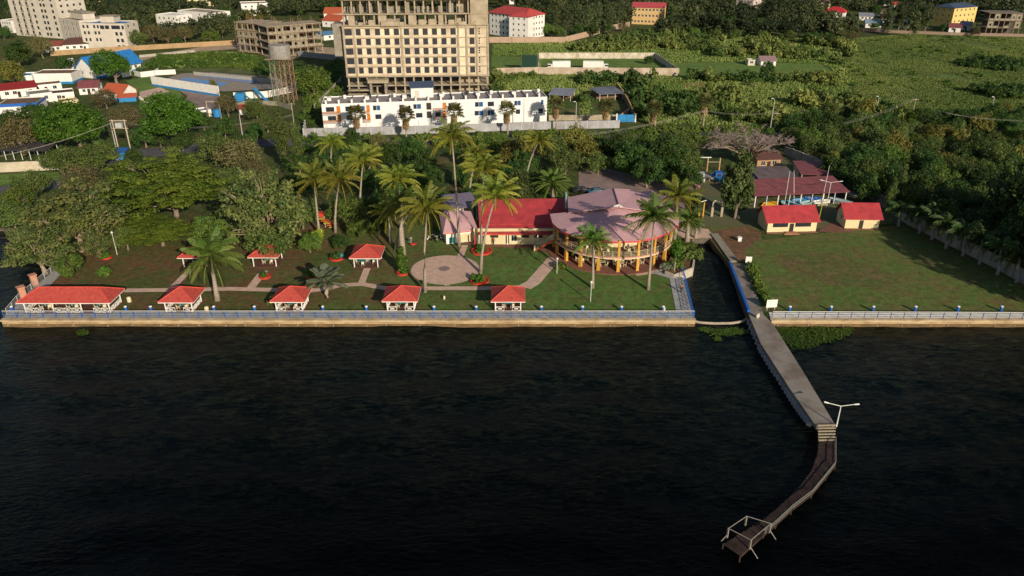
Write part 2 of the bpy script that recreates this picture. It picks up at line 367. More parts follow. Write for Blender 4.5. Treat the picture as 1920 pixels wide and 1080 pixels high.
land('meadow', [(1215,140),(1270,118),(1400,116),(1540,120),(1570,140),(1470,150),(1290,150)], .06, M_SHORT)
land('meadow', [(1010,127),(1010,110),(1225,110),(1262,127)], .07, M_SHORT)
land('meadow', [(921,132),(921,105),(1000,108),(1006,133)], .07, M_SHORT)
land('meadow', [(270,112),(440,98),(520,118),(500,140),(400,136),(262,128)], .05, mat('weedy_field', (.13,.15,.045), .95, (.06,.09,.025), .12, .1, 1, world=True))
land('meadow', [(235,150),(285,143),(320,152),(345,182),(300,205),(262,205),(262,180)], .05, M_SHORT)
land('dirt_track', [(240,112),(400,84),(450,78),(660,92),(660,108),(520,104),(440,92),(300,104),(240,122)], .06, M_DIRT)
land('driveway', [(320,160),(410,172),(420,205),(390,218),(340,200),(352,180)], .06, M_COURT)
land('driveway', [(262,172),(300,164),(318,172),(262,185)], .065, M_PAVE)
land('main_road', [(-60,378),(0,372),(110,352),(240,300),(470,275),(760,272),(1100,258),(1500,250),(1960,246),(1960,238),(1500,241),(1100,246),(760,259),(450,262),(200,286),(100,338),(0,350),(-60,352)], .05, M_ASPH)
land('road_verge', [(-60,330),(110,322),(120,336),(0,349),(-60,351)], .055, M_SHORT)
land('courtyard', [(1085,322),(1130,315),(1200,330),(1300,345),(1300,420),(1240,420),(1130,372),(1085,350)], .04, M_COURT)
land('landing_apron', [(1262,449),(1262,430),(1290,425),(1328,430),(1340,447)], .06, M_PAVE)
# paved paths
def ribbon(pts, wd, z, name, m, kind='structure'):
    P = [Vector(G2(*q)) for q in pts]; L = []; R = []
    for i, p in enumerate(P):
        d = (P[min(i+1,len(P)-1)]-P[max(i-1,0)]).normalized(); n = Vector((-d.y, d.x))*wd/2; L.append(p+n); R.append(p-n)
    b = MB()
    for i in range(len(P)-1): b.poly([(*L[i],z),(*R[i],z),(*R[i+1],z),(*L[i+1],z)])
    return tag(b.build(name, m), kind=kind)
ribbon([(235,545),(330,544),(430,542),(520,544),(585,545),(610,542),(640,535),(680,533),(700,537),(735,543),(800,541),(900,541),(960,540),(990,537)], 1.5, .06, 'garden_path', M_PAVE)
ribbon([(984,539),(1000,530),(1040,484)], 2.6, .065, 'garden_path', M_PAVE)
ribbon([(678,531),(690,500)], 1.3, .065, 'garden_path', M_PAVE)
ribbon([(320,543),(358,505)], 1.3, .065, 'garden_path', M_PAVE)
ribbon([(470,541),(495,508)], 1.6, .065, 'garden_path', M_PAVE)
ribbon([(862,484),(872,460)], 1.3, .065, 'garden_path', M_PAVE)
ribbon([(838,536),(839,528)], 1.0, .067, 'garden_path', M_PAVE)
b = MB(); c = G(835, 505.5); b.lathe((c.x, c.y, 0), [(6.45,0),(6.45,.09),(0.01,.1)], 56); tag(b.build('round_patio', M_PAVE), kind='structure')
b = MB(); b.lathe((c.x-.2, c.y+.2, .1), [(1.1,0),(1.1,.02),(.01,.021)], 32); tag(b.build('patio_dark_disc', M_COURT), kind='structure')  # small darker disc near the patio centre
b = MB(); b.lathe((c.x, c.y, 0), [(6.6,0),(6.6,.11),(6.42,.11),(6.42,0)], 56); tag(b.build('patio_kerb', mat('pale_kerb', (.42,.33,.28), .9)), kind='structure')
ribbon([(868,452),(930,458),(1005,462),(1048,474)], 3.2, .07, 'veranda_paving', mat('brick_paving', (.22,.10,.07), .9, (.16,.075,.055), 1.2, .01, 6, world=True))
ribbon([(1228,508),(1268,522),(1285,598)], 2.6, .09, 'channel_walkway', CONC_G)
ribbon([(1190,514),(1240,508),(1268,524)], 2.0, .085, 'channel_walkway', M_PAVE)
b = MB(); b.sheet([G2(5,598),G2(18,584),G2(1290,584),G2(1303,598)], .10); struct('promenade', b, CONC_G)
b = MB(); b.sheet([G2(1445,599),G2(1441,586),G2(1980,588),G2(1980,602)], .10); struct('promenade', b, mat('pale_promenade', (.66,.65,.62), .9, (.50,.49,.47), .5, .01, 5, world=True))
b = MB(); b.sheet([G2(8,592),G2(30,568),G2(102,507),G2(114,516),G2(60,570),G2(30,594)], .11); struct('promenade', b, CONC_G)
# seawalls
SEAW = mat('seawall_render', (.50,.38,.22), .9, (.27,.18,.10), .5, .04, 2, stretch=(1,1,2.5), world=True)
def seawall(x0, x1, y, label):
    t = thing('seawall', label, 'seawall', (x0, y, 0))
    b = MB(); b.box(0, -.35, -2.2, x1-x0, .3, .02); b.build('wall', SEAW, t)
    b = MB(); b.box(-.15, -.60, .02, x1-x0+.1, .3, .22); b.build('coping', mat('seawall_coping', (.60,.48,.31), .9, (.36,.26,.15), .45, .02, 4, world=True), t)
    b = MB(); b.box(0,-.354,-2.2,x1-x0,-.3505,-.55); b.build('algae_band', mat('algae_stain', (.20,.125,.06), .95, (.10,.07,.035), .7, .03, 3, stretch=(1,1,2), world=True), t)
    k = 0; rr = random.Random(5); pm = MB().tube([(0,-.34,-.75),(0,-.62,-.77)], .07, 6).mesh('drain_pipe', PIPE)
    while k < x1-x0-2:
        put('drain_pipe', pm, t, (k+1,0,rr.uniform(-.05,.1))); k += rr.uniform(2.5, 6)
yw = G(700, 600).y
seawall(G(5,600).x, G(1303,600).x, yw, 'long tan rendered seawall below the promenade of red roofed gazebos')
seawall(G(1446,600).x, 100, yw, 'tan seawall along the open lawn right of the concrete pier')
def railing(pts, name, label, cat, h=1.05, sp=2.2, post=BLUE, rail=WHITE_M, z=.1, rails=3, pw=.09, mid=None):
    P = [Vector(p) for p in pts]; t = thing(name, label, cat, (P[0].x, P[0].y, z)); O = P[0]
    b = MB(); b.cbox(0, 0, 0, pw, pw, h); pm = b.mesh('post', post)
    for i in range(len(P)-1):
        d = P[i+1]-P[i]; n = max(1, round(d.length/sp)); a = math.atan2(d.y, d.x)
        for k in range(n+(i == len(P)-2)): put('post', pm, t, (P[i]-O+d*k/n).to_3d(), a)
    for r in range(rails):
        b = MB(); zz = h*(1-r/rails)
        for i in range(len(P)-1):
            p, q = P[i]-O, P[i+1]-O; b.tube([(p.x,p.y,zz),(q.x,q.y,zz)], .05 if r == 0 else .028, 5)
        b.build('rail', rail if r == 0 else (mid or rail), t)
    return t
railing([G2(8,597),G2(1301,597)], 'railing', 'long low railing with blue posts along the promenade left of the channel', 'railing', mid=mat('faded_blue_rail', (.22,.32,.50), .5), h=1.3, rails=4)
railing([G2(1447,598),G2(1965,600)], 'railing', 'pale railing on the seawall edge right of the pier', 'railing', mid=WHITE_M, post=mat('dark_blue_post', (.03,.07,.2), .5), h=1.3, rails=4)
railing([G2(1279,512),G2(1284,530),G2(1299,594)], 'railing', 'bright blue railing on the left bank of the channel', 'railing', rail=BLUE, pw=.13, sp=1.5, h=1.15)
railing([G2(14,590),G2(34,566),G2(108,503)], 'railing', 'pale railing climbing along the ramp at the far left corner', 'railing', post=PIPE)
for q, s in (((44,557),'lower'),((66,534),'upper')):
    p = G(*q); b = MB(); b.cbox(0,0,0,1.0,1.0,1.9); b.cbox(0,0,1.9,1.25,1.25,.18)
    tag(b.build('pillar', mat('pink_pillar', (.55,.27,.19), .85), loc=p, rz=.8), 'stocky pink masonry pillar, the %s of the two beside the left ramp' % s, 'pillar')
# blue bollard lamps
t = thing('bollard', 'x', 'bollard'); b = MB(); b.lathe((0,0,0), [(.24,0),(.24,.85)], 12); b.build('shaft', BLUE, t)
b = MB(); b.lathe((0,0,.85), [(.25,0),(.25,.12),(.15,.18)], 12); b.build('cap', WHITE, t); learn(t); first = True
bx = [24,237,284,402,478,606,687.5,814,893,1015,1092,1165,1243,1480,1557,1636,1715,1795,1876]
near = ['at the left end of the promenade beside the ramp','just right of the long gazebo','between the long gazebo and the next gazebo','right of the second front gazebo','left of the third front gazebo','right of the third front gazebo','left of the fourth front gazebo','right of the fourth front gazebo','midway between the fourth and fifth front gazebos','right of the fifth front gazebo','second right of the last front gazebo','third right of the last front gazebo','next to the channel walkway','nearest the pier on the right hand seawall','second from the pier on the right seawall','third from the pier on the right seawall','fourth from the pier on the right seawall','fifth from the pier on the right seawall','farthest right on the right seawall']
for x, s in zip(bx, near):
    p = G(x, 583.5); lb = 'short blue bollard with white cap '+s
    if first: t.location = p; t['label'] = lb; t['group'] = 'blue bollards along the promenade'; first = False
    else: dup(t, p, 0, lb)
# ------------------------------------------------------------------ pier
t = thing('pier', 'long straight concrete pier running from the channel mouth into the lake', 'pier', G(1400,590))
O = t.location
def loc(q, z=0): return G(q[0], q[1], z)-O
b = MB(); LE = [(1372,494),(1405,592),(1427,645),(1480,727),(1531,800)]; RE = [(1399,494),(1432,590),(1450,608),(1508,700),(1566,797)]
LP = [loc(q,.25) for q in LE]; RP = [loc(q,.25) for q in RE]
for i in range(len(LP)-1):
    b.slab([LP[i], RP[i], RP[i+1], LP[i+1]], .45)
b.build('deck', mat('pier_deck', (.26,.235,.21), .9, (.13,.095,.075), .22, .02, 4, world=True, contrast=(.42,.7)), t)
for a in range(1, 4):
    for k in range(11):
        if a == 3 and k > 8: continue
        for s, PP in ((1,LP),(-1,RP)):
            p = PP[a].lerp(PP[a+1], (k+.5)/(11 if a > 1 else 11)) if a > 0 else None
            if a == 1 and k % 2: continue
            bb = MB(); bb.lathe((0,0,-2.4), [(.42,0),(.42,1.9),(.46,2.1)], 10)
            q = p.lerp((PP is LP and RP or LP)[a].lerp((PP is LP and RP or LP)[a+1], (k+.5)/11), .02); bb.build('pile', CONC_G, t, (q.x, q.y, 0))
b = MB()
for i in range(0, 1):
    p, q = loc((1368,497)), loc((1403,588)); d = (q-p).normalized(); n = Vector((-d.y, d.x, 0))*.22
    b.slab([p+n+Vector((0,0,.75)), p-n+Vector((0,0,.75)), q-n+Vector((0,0,.75)), q+n+Vector((0,0,.75))], .75)
b.build('blue_parapet', BLUE, t)
b = MB(); p, q = loc((1332,440)), loc((1369,492)); d = (q-p).normalized(); n = Vector((-d.y, d.x, 0))*1.0
b.slab([p+n*1.6+Vector((0,0,.3)), p+Vector((0,0,.3)), q+Vector((0,0,.3)), q+n*1.6+Vector((0,0,.3))], .9); b.build('approach_slab', CONC, t)
b = MB(); pts = []
for u, v in ((1303,599),(1312,602),(1340,605),(1370,605),(1392,602),(1405,596)): pts.append(loc((u,v), WL+.3))
b2 = MB(); b2.tube([G(u,v,WL+.25) for u,v in ((1303,603),(1315,605),(1340,606.5),(1370,606),(1392,603),(1404,596))], .22, 8)
tag(b2.build('floating_boom', mat('pale_boom', (.45,.38,.30), .9, (.3,.24,.19), 2)), 'pale curved floating boom closing the mouth of the channel', 'boom')
# stepped wooden jetty
t = thing('jetty', 'curving dark plank jetty with slatted side rail off the pier end', 'jetty', G(1550,830,-.2)); O = t.location
st = [((1533,797),(1567,797)),((1534,826),(1566,824))]
for k in range(6):
    f = k/5; l0 = G(1533+k*.3, 797+f*28, .45-f*.75); r0 = G(1567-k*.3, 796+f*28, .45-f*.75)
    b = MB(); d = Vector((0,.14,0)); b.slab([l0-d-O, r0-d-O, r0+d-O, l0+d-O], .08); b.build('step', WOODP, t)
DL = [(1535,829),(1533,852),(1523,880),(1502,909),(1473,939),(1444,964),(1412,986),(1356,1020)]
DR = [(1566,826),(1566,872),(1549,893),(1522,926),(1484,955),(1455,982),(1432,1002),(1388,1042)]
dl = [G(*q, -.4)-O for q in DL]; dr = [G(*q, -.4)-O for q in DR]
b = MB(); rr = random.Random(2)
for i in range(len(dl)-1):
    n = max(3, int((dl[i+1]-dl[i]).length/.34))
    for k in range(n):
        f0, f1 = k/n+.01, (k+.93)/n; e = rr.uniform(-.05,.05); j = Vector((0,0,rr.uniform(-.03,.03)))
        a, c = dl[i].lerp(dl[i+1], f0)+j, dl[i].lerp(dl[i+1], f1)+j; A, C = dr[i].lerp(dr[i+1], f0)+j, dr[i].lerp(dr[i+1], f1)+j
        w_ = (A-a).normalized()*e; b.slab([a+w_, A, C, c+w_], .08)
b.build('planks', WOOD, t)
b = MB()
for sd_, off in ((dl, .3), (dr, -.3)):
    for i in range(len(sd_)-1):
        b.tube([sd_[i]-Vector((0,0,.2)), sd_[i+1]-Vector((0,0,.2))], .09, 5)
b.build('bearers', WOOD, t)
for i in range(len(dl)):
    for q in (dl[i], dr[i]):
        b = MB(); b.tube([(q.x,q.y,q.z),(q.x,q.y,-2.2-O.z)], .09, 6); b.build('pile', WOOD, t)
b = MB(); b2 = MB()
for i in range(len(dr)-2):
    p, q = dr[i], dr[i+1]; L = (q-p).length; n = int(L/.28)
    b.tube([p+Vector((0,0,.55)), q+Vector((0,0,.55))], .05, 5); b.tube([p+Vector((0,0,.12)), q+Vector((0,0,.12))], .04, 5)
    for k in range(n):
        a = p.lerp(q, k/n); b2.tube([a+Vector((0,0,.05)), a+Vector((0,0,.6))], .025, 4, False)
b.build('side_rail', mat('rail_steel', (.20,.20,.19), .7), t); b2.build('balusters', mat('grey_baluster', (.24,.22,.18), .8), t)
tops = []
for base, top in (((1363,1008),(1363,984)),((1397,985),(1398,961)),((1442,999),(1445,970)),((1405,1030),(1408,996))):
    p = G(*base, -.4)-O; b = MB(); b.cbox(p.x, p.y, p.z, .16, .16, 1.35, .6); b.build('frame_post', mat('frame_post_paint', (.26,.24,.20), .8), t); tops.append(Vector((p.x, p.y, p.z+1.33)))
b = MB()
for i in range(4): b.tube([tops[i], tops[(i+1)%4]], .045, 5)
b.build('frame_rail', mat('frame_rail_paint', (.28,.26,.23), .7), t)
b = MB()
for i, d in ((2,Vector((.9,-.5,-2.2))),(3,Vector((.9,-.5,-2.2))),(0,Vector((-.7,-.3,-1.6)))):
    b.tube([tops[i]-Vector((0,0,.9)), tops[i]+d], .05, 5)
b.build('brace', mat('frame_rail_paint', (.28,.26,.23), .7), t)
# double lamp at the pier end
def twin_lamp(p, h, label, arm=2.3, ang=0):
    t = thing('street_lamp', label, 'street lamp', p, ang)
    b = MB(); b.tube([(0,0,0),(0,0,h)], [.10,.06], 8); b.build('pole', WHITE_M, t)
    for s in (-1, 1):
        b = MB(); b.tube([(0,0,h-.05),(s*arm*.72,0,h+.42 if s < 0 else h+.22)], .045, 6); b.build('arm', WHITE_M, t)
        b = MB(); a = (s*arm*.72, h+.42 if s < 0 else h+.22); b.tube([(a[0],0,a[1]),(s*arm,0,a[1]+(.2 if s < 0 else .05))], [.08,.11], 6); b.build('lamp_head', WHITE_M, t)
    return t
twin_lamp(G(1568,800,.1), 3.3, 'white twin armed lamp post standing at the end of the concrete pier')
twin_lamp(G(1549,390,0), 6.2, 'white twin armed lamp post in front of the long boat shed', 2.6)
# white notice boards
def board(q, wd, h, z, label, ang, lines):
    p = G(*q); t = thing('notice_board', label, 'notice board', p, ang)
    b = MB(); b.box(-wd/2, -.04, z, wd/2, .04, z+h); pn = b.build('panel', WHITE, t)
    for x in (-wd*.35, wd*.35):
        b = MB(); b.box(x-.05, .045, 0, x+.05, .13, z+h*.9); b.build('post', PIPE, t)
    if lines:
        b = MB()
        for k in range(lines):
            zz = z+h*(.8-.22*k); b.box(-wd*.38, -.046, zz-.03, wd*(.36-.1*(k%2)), -.041, zz+.03)
        b.build('faded_print', mat('faded_print', (.45,.5,.6), .8), t)
board((1402,500), 1.15, 1.2, .9, 'small blank white notice board at the landward end of the pier', -.1, 0)
board((1445,583), 1.9, 1.45, .7, 'larger white notice board with faded lines at the corner of pier and seawall', .12, 3)
b = MB(); b.cbox(0,0,0,.5,.5,.55); b.cbox(0,0,.55,.35,.35,.3)
tag(b.build('mooring_stump', mat('pale_stump', (.5,.44,.36), .9), loc=G(1384,411), rz=.4), 'pale stump beside the tall dark tree in the yard', 'stump')
tag(MB().cbox(0,0,0,.7,.7,.8).cbox(0,0,.8,.9,.9,.12).build('meter_box', WHITE, loc=G(1386,452)), 'little white box on the bare ground between channel and cabin', 'box')
tag(MB().cbox(0,0,.25,.5,.5,.5).cbox(0,0,0,.3,.3,.25).cbox(.1,0,.75,.3,.3,.1).build('bag', mat('pale_bag', (.6,.55,.45), .9), loc=G(1420,596,.25)), 'pale bag left on the pier beside the seawall corner', 'bag')
# ================================================================== VEGETATION
L_MID = leafmat('leaf_mid', (.06,.12,.018), (.15,.21,.038))
L_DARK = leafmat('leaf_dark', (.024,.062,.014), (.075,.135,.026))
L_BRIGHT = leafmat('leaf_bright', (.045,.115,.010), (.072,.155,.014))
L_YEL = leafmat('leaf_yellow_green', (.12,.135,.026), (.22,.20,.045))
L_BROWN = leafmat('leaf_brownish', (.10,.095,.036), (.18,.155,.065))
L_ALB = leafmat('leaf_fern_green', (.08,.15,.018), (.17,.24,.032))
L_OLIVE = leafmat('leaf_olive', (.06,.105,.024), (.14,.18,.045))
L_FAR = leafmat('leaf_far_wood', (.036,.062,.024), (.12,.15,.055))
L_PALM = leafmat('leaf_palm', (.13,.18,.026), (.36,.34,.045), .3)
L_PALMD = leafmat('leaf_palm_green', (.08,.15,.026), (.20,.25,.05), .3)
L_FAN = leafmat('leaf_fan_palm', (.09,.10,.03), (.15,.14,.045), .2)
L_DEAD = leafmat('leaf_dead', (.24,.16,.08), (.34,.24,.12), .2)
L_GREY = leafmat('leaf_grey_green', (.11,.14,.09), (.18,.21,.13), .2)
L_BOUG = leafmat('leaf_blossom', (.30,.10,.14), (.42,.18,.20), .2)
def quads(c, nrm, size, r, elong=1.35):
    n = len(c); nrm = nrm/np.linalg.norm(nrm, axis=1, keepdims=True)
    a = np.cross(nrm, r.normal(size=(n,3))); a /= np.linalg.norm(a, axis=1, keepdims=True)+1e-9; b = np.cross(nrm, a)
    s = np.broadcast_to(np.asarray(size), (n,))[:,None]*r.uniform(.6,1.3,(n,1))
    v = np.stack([c-a*s*elong*.5, c-b*s*.42, c+a*s*elong*.5, c+b*s*.42], 1).reshape(-1,3)
    return v, np.arange(n*4).reshape(n,4)
def crown_data(seed, R=(6,6,4), n_cl=60, per=70, leaf=.42, rc=1.5, flat=1.0, shell=.62, up=.35, hollow=.0, low=-.35, skew=1.0):
    """leaf-sized faces grouped in clumps; clumps fill an uneven ellipsoid centred on the origin"""
    r = np.random.default_rng(seed); d = r.normal(size=(n_cl*3,3)); d /= np.linalg.norm(d, axis=1, keepdims=True)
    d = d[d[:,2] > low][:n_cl]; rad = r.uniform(shell, 1.0, (len(d),1))**skew
    lump = 1+.22*np.sin(d[:,0:1]*3+seed)+.18*np.sin(d[:,1:2]*4+seed*2)
    C = d*rad*lump*np.array(R); out_v = []; T = []
    for i, c in enumerate(C):
        k = max(8, int(per*r.uniform(.6,1.4))); q = r.normal(size=(k,3)); q /= np.linalg.norm(q, axis=1, keepdims=True)
        rr = rc*r.uniform(.65,1.35); p = c+q*rr*r.uniform(.55,1.05,(k,1))*np.array([1,1,flat])
        nn = q*.8+r.normal(size=(k,3))*.45+np.array([0,0,up]); out_v.append((p, nn)); T.append(np.full(k, r.uniform())+r.normal(size=k)*.15)
    p = np.vstack([a for a,_ in out_v]); nn = np.vstack([b for _,b in out_v]); t = np.clip(np.concatenate(T),0,1)
    v, f = quads(p, nn, leaf, r); return v, f, np.repeat(t,4), C
def limbs(C, h, zc, r0, seed, n=9, sc=1.0):
    """trunk that forks into limbs ending in the clumps; base at z=0, crown centre at zc"""
    rr = random.Random(seed); b = MB(); fork = zc*.34
    lean = Vector((rr.uniform(-.5,.5), rr.uniform(-.5,.5), 0)); P = [Vector((0,0,-.3)), Vector((lean.x*.2,lean.y*.2,fork*.5)), Vector((lean.x*.6,lean.y*.6,fork))]
    b.tube(P, [r0*1.35, r0, r0*.82], 8)
    idx = rr.sample(range(len(C)), min(n, len(C)))
    for i in idx:
        e = Vector(C[i])+Vector((0,0,zc)); s = P[2]; m = s.lerp(e, .45)+Vector((rr.uniform(-.6,.6), rr.uniform(-.6,.6), rr.uniform(.2,1.0)))
        b.tube([s, m, e], [r0*.42, r0*.22, r0*.06], 5)
        for _ in range(2):
            e2 = e+Vector((rr.uniform(-2,2), rr.uniform(-2,2), rr.uniform(-.5,1.2)))*sc*.7; b.tube([m, m.lerp(e2,.6)+Vector((0,0,.3)), e2], [r0*.25, r0*.14, r0*.05], 4)
    return b
PROTO = {}
def proto(kind, n, zc, r0, leafm, bark=BARK, nl=9, **kw):
    """n variants of one kind of tree; crown mesh centred at height zc"""
    L = []
    for i in range(n):
        sd_ = hash(kind) % 97 if False else sum(map(ord, kind))+i*13
        v, f, t, C = crown_data(sd_, **kw); v = v+np.array([0,0,zc])
        L.append((npmesh(kind+'_crown', v, f, leafm, t), limbs(C, zc, zc, r0, sd_, nl).mesh(kind+'_trunk', bark), max(kw['R'][0], .1)+kw.get('rc',1.5)*.6))
    PROTO[kind] = (L, zc)
proto('broad', 4, 5.0, .32, L_MID, low=-.65, R=(4.6,4.6,3.5), n_cl=76, per=70, leaf=.40, rc=1.35)
proto('dark', 4, 5.0, .32, L_DARK, low=-.65, R=(4.6,4.6,3.6), n_cl=80, per=70, leaf=.42, rc=1.3)
proto('olive', 3, 5.0, .3, L_OLIVE, low=-.65, R=(4.6,4.6,3.5), n_cl=72, per=64, leaf=.38, rc=1.3)
proto('yellow', 3, 5.0, .3, L_YEL, low=-.6, R=(4.4,4.4,3.2), n_cl=66, per=60, leaf=.45, rc=1.25)
proto('dome', 3, 5.2, .4, L_BRIGHT, R=(4.9,4.9,3.0), n_cl=150, per=60, leaf=.34, rc=1.05, shell=.86, low=-.5)
proto('brown', 3, 5.2, .26, L_BROWN, low=-.7, R=(4.4,4.4,3.6), n_cl=75, per=50, leaf=.34, rc=1.35, nl=16)
proto('sparse', 3, 5.6, .36, leafmat('leaf_sparse', (.065,.10,.028), (.17,.185,.052)), low=-.7, R=(6.4,6.4,4.0), n_cl=190, per=52, leaf=.33, rc=1.05, flat=.6, shell=.4, up=.8, nl=26, bark=mat('pale_bark', (.42,.33,.25), .95, (.25,.19,.14), 3, .04, 8))
proto('albizia', 2, 8.2, .55, L_ALB, R=(12.5,10.5,6.2), n_cl=230, per=150, leaf=.42, rc=1.9, flat=.24, shell=.45, up=1.6, low=-.75, nl=14)
proto('column', 2, 8.0, .28, L_OLIVE, R=(1.7,1.7,6.8), n_cl=80, per=60, leaf=.32, rc=.9, shell=.4, low=-1)
proto('tallpine', 3, 8.0, .28, L_FAR, R=(3.4,3.4,6.2), n_cl=80, per=46, leaf=.45, rc=1.2, shell=.4, low=-.9)
proto('leafy', 2, 6.0, .30, leafmat('leaf_glossy', (.045,.075,.016), (.10,.125,.04)), R=(3.4,3.4,5.0), n_cl=90, per=60, leaf=.5, rc=1.0, shell=.5, low=-.8)
proto('acacia', 2, 5.8, .22, L_MID, R=(4.8,4.8,1.1), n_cl=46, per=60, leaf=.34, rc=1.0, flat=.45, up=1, shell=.2, low=-.2)
TN = 0
KNAME = dict(broad='broadleaf_tree', dark='broadleaf_tree', olive='broadleaf_tree', yellow='broadleaf_tree', dome='mango_tree', brown='dry_tree', sparse='spreading_tree', albizia='albizia_tree', column='columnar_tree', tallpine='eucalyptus_tree', leafy='almond_tree', acacia='acacia_tree')
def tree(u, v, rpx, kind, label, group=None, hs=1.0, var=None, aspect=1.0):
    """crown centre seen at (u,v), crown half width rpx in photo pixels; solved for its place on the ground"""
    global TN; TN += 1
    L, zc = PROTO[kind]; cm, tm, R = L[(TN if var is None else var) % len(L)]; s = 1.0
    for _ in range(4):
        z = zc*s*hs; p = G(u, v, z); dist = (p.y*cp+(CAM_H-z)*sp)/F_PX; s = rpx*dist/R
    rz = random.Random(TN*7).uniform(0, 6.28)
    if kind == 'albizia': rz = 0
    t = thing(KNAME[kind], label, 'tree', (p.x, p.y, 0), rz, group); t.scale = (s*aspect, s, s*hs)
    put('crown', cm, t); put('trunk', tm, t); return t
# ---- palms
def frond(b_v, b_f, tt, base, az, el, L, droop, nl, wl, ww, tint, r, hang=.6, fold=.5):
    """curved rachis with two rows of hanging leaflets"""
    seg = 9; P = []; p = np.array(base, float); e = el
    d_az = np.array([math.cos(az), math.sin(az), 0])
    for i in range(seg+1):
        P.append(p.copy()); p = p+(d_az*math.cos(e)+np.array([0,0,math.sin(e)]))*L/seg; e -= droop/seg*(1+.8*i/seg)
    P = np.array(P); side = np.array([-d_az[1], d_az[0], 0])
    def add(vs): k = len(b_v); b_v.extend(vs); b_f.append((k,k+1,k+2,k+3)); tt.extend([tint]*4)
    for i in range(seg):
        w0 = .06*(1-i/seg)+.02; w1 = .06*(1-(i+1)/seg)+.02
        k = len(b_v); b_v.extend([P[i]-side*w0, P[i]+side*w0, P[i+1]+side*w1, P[i+1]-side*w1]); b_f.append((k,k+1,k+2,k+3)); tt.extend([min(1, tint+.35)]*4)
    for j in range(nl):
        f = .1+.9*j/nl; x = f*seg; i = min(int(x), seg-1); q = P[i]+(P[i+1]-P[i])*(x-i); tg = P[i+1]-P[i]; tg /= np.linalg.norm(tg)
        ln = wl*(math.sin(PI*min(1,f*.9+.08))**.6)*r.uniform(.8,1.15)
        for s in (-1, 1):
            dr = side*s*fold+tg*.55+np.array([0,0,-hang*r.uniform(.5,1.3)]); dr /= np.linalg.norm(dr)
            e1 = q+dr*ln; wv = tg*ww*.5
            add([q-wv, q+wv, e1+wv*.35, e1-wv*.35+np.array([0,0,-.08])])
def palm_crown(seed, n=24, L=4.2, el=(1.25,-.5), droop=1.25, nl=26, wl=.95, ww=.11, hang=.7, fold=.55, m=None, name='palm_crown', wind=0):
    r = np.random.default_rng(seed); v = []; f = []; t = []
    for i in range(n):
        fr_ = i/(n-1); az = i*2.399+r.uniform(-.3,.3); e = el[0]+(el[1]-el[0])*fr_+r.uniform(-.12,.12)
        frond(v, f, t, (0,0,0), az, e, L*r.uniform(.85,1.1)*(1-.15*(1-fr_)), droop*r.uniform(.8,1.2), nl, wl, ww, float(np.clip(fr_*.8+r.uniform(-.1,.2),0,1)), r, hang, fold)
    return npmesh(name, np.array(v), np.array(f), m or L_PALM, np.array(t))
PC = [palm_crown(s, 24+s, 4.2+.14*s, el=(1.45,-.45+.09*s), droop=.70+.09*s, nl=30, wl=.80, ww=.07, hang=.32+.05*s, m=L_PALM) for s in (1,2,3,4,5)]
PCG = [palm_crown(s, 27, 4.3, el=(1.45,-.35), nl=30, ww=.075, hang=.4, m=L_PALMD, droop=.85) for s in (5,6)]
PCD = palm_crown(9, 46, 4.6, (1.4,-.35), .9, 34, .6, .09, .25, .6, L_PALMD)
PCQ = [palm_crown(s, 18, 3.4, (1.2,-.1), 1.3, 22, .8, .12, .6, .5, leafmat('leaf_plume_palm', (.04,.085,.02), (.09,.14,.035), .2)) for s in (11,12)]  # plume leaf colour darkened to carry the shade along the boundary wall
PCT = palm_crown(15, 20, 3.6, (1.45,.15), .7, 12, .9, .34, .1, .7, L_GREY)
def fan_crown(seed, dead):
    r = np.random.default_rng(seed); v = []; f = []; t = []; n = 34
    for i in range(n):
        az = i*2.399; el = (1.3-1.7*i/n) if not dead else r.uniform(-1.5,-.9); L = r.uniform(.9,1.3) if not dead else r.uniform(.3,.8)
        d = np.array([math.cos(az)*math.cos(el), math.sin(az)*math.cos(el), math.sin(el)]); c = d*L+(np.array([0,0,-r.uniform(0,1.6)]) if dead else 0)
        s = np.cross(d, [0,0,1]); s /= np.linalg.norm(s)+1e-9; u_ = np.cross(s, d); m_ = 9; rad = r.uniform(.75,1.0) if not dead else .7
        for k in range(m_):
            a0 = -1.9+3.8*k/m_; a1 = a0+.30; p1 = c+(d*math.cos(a0)+s*math.sin(a0))*rad+u_*.05; p2 = c+(d*math.cos(a1)+s*math.sin(a1))*rad*.9; p3 = c+(d*math.cos((a0+a1)/2)+s*math.sin((a0+a1)/2))*rad*1.25-np.array([0,0,.2])
            q = len(v); v.extend([c, p1, p3, p2]); f.append((q,q+1,q+2,q+3)); t.extend([r.uniform()]*4)
    return npmesh('fan_palm_crown', np.array(v), np.array(f), L_DEAD if dead else L_FAN, np.array(t))
FC = [fan_crown(s, False) for s in (1,2)]; FD = fan_crown(3, True)
PN = 0
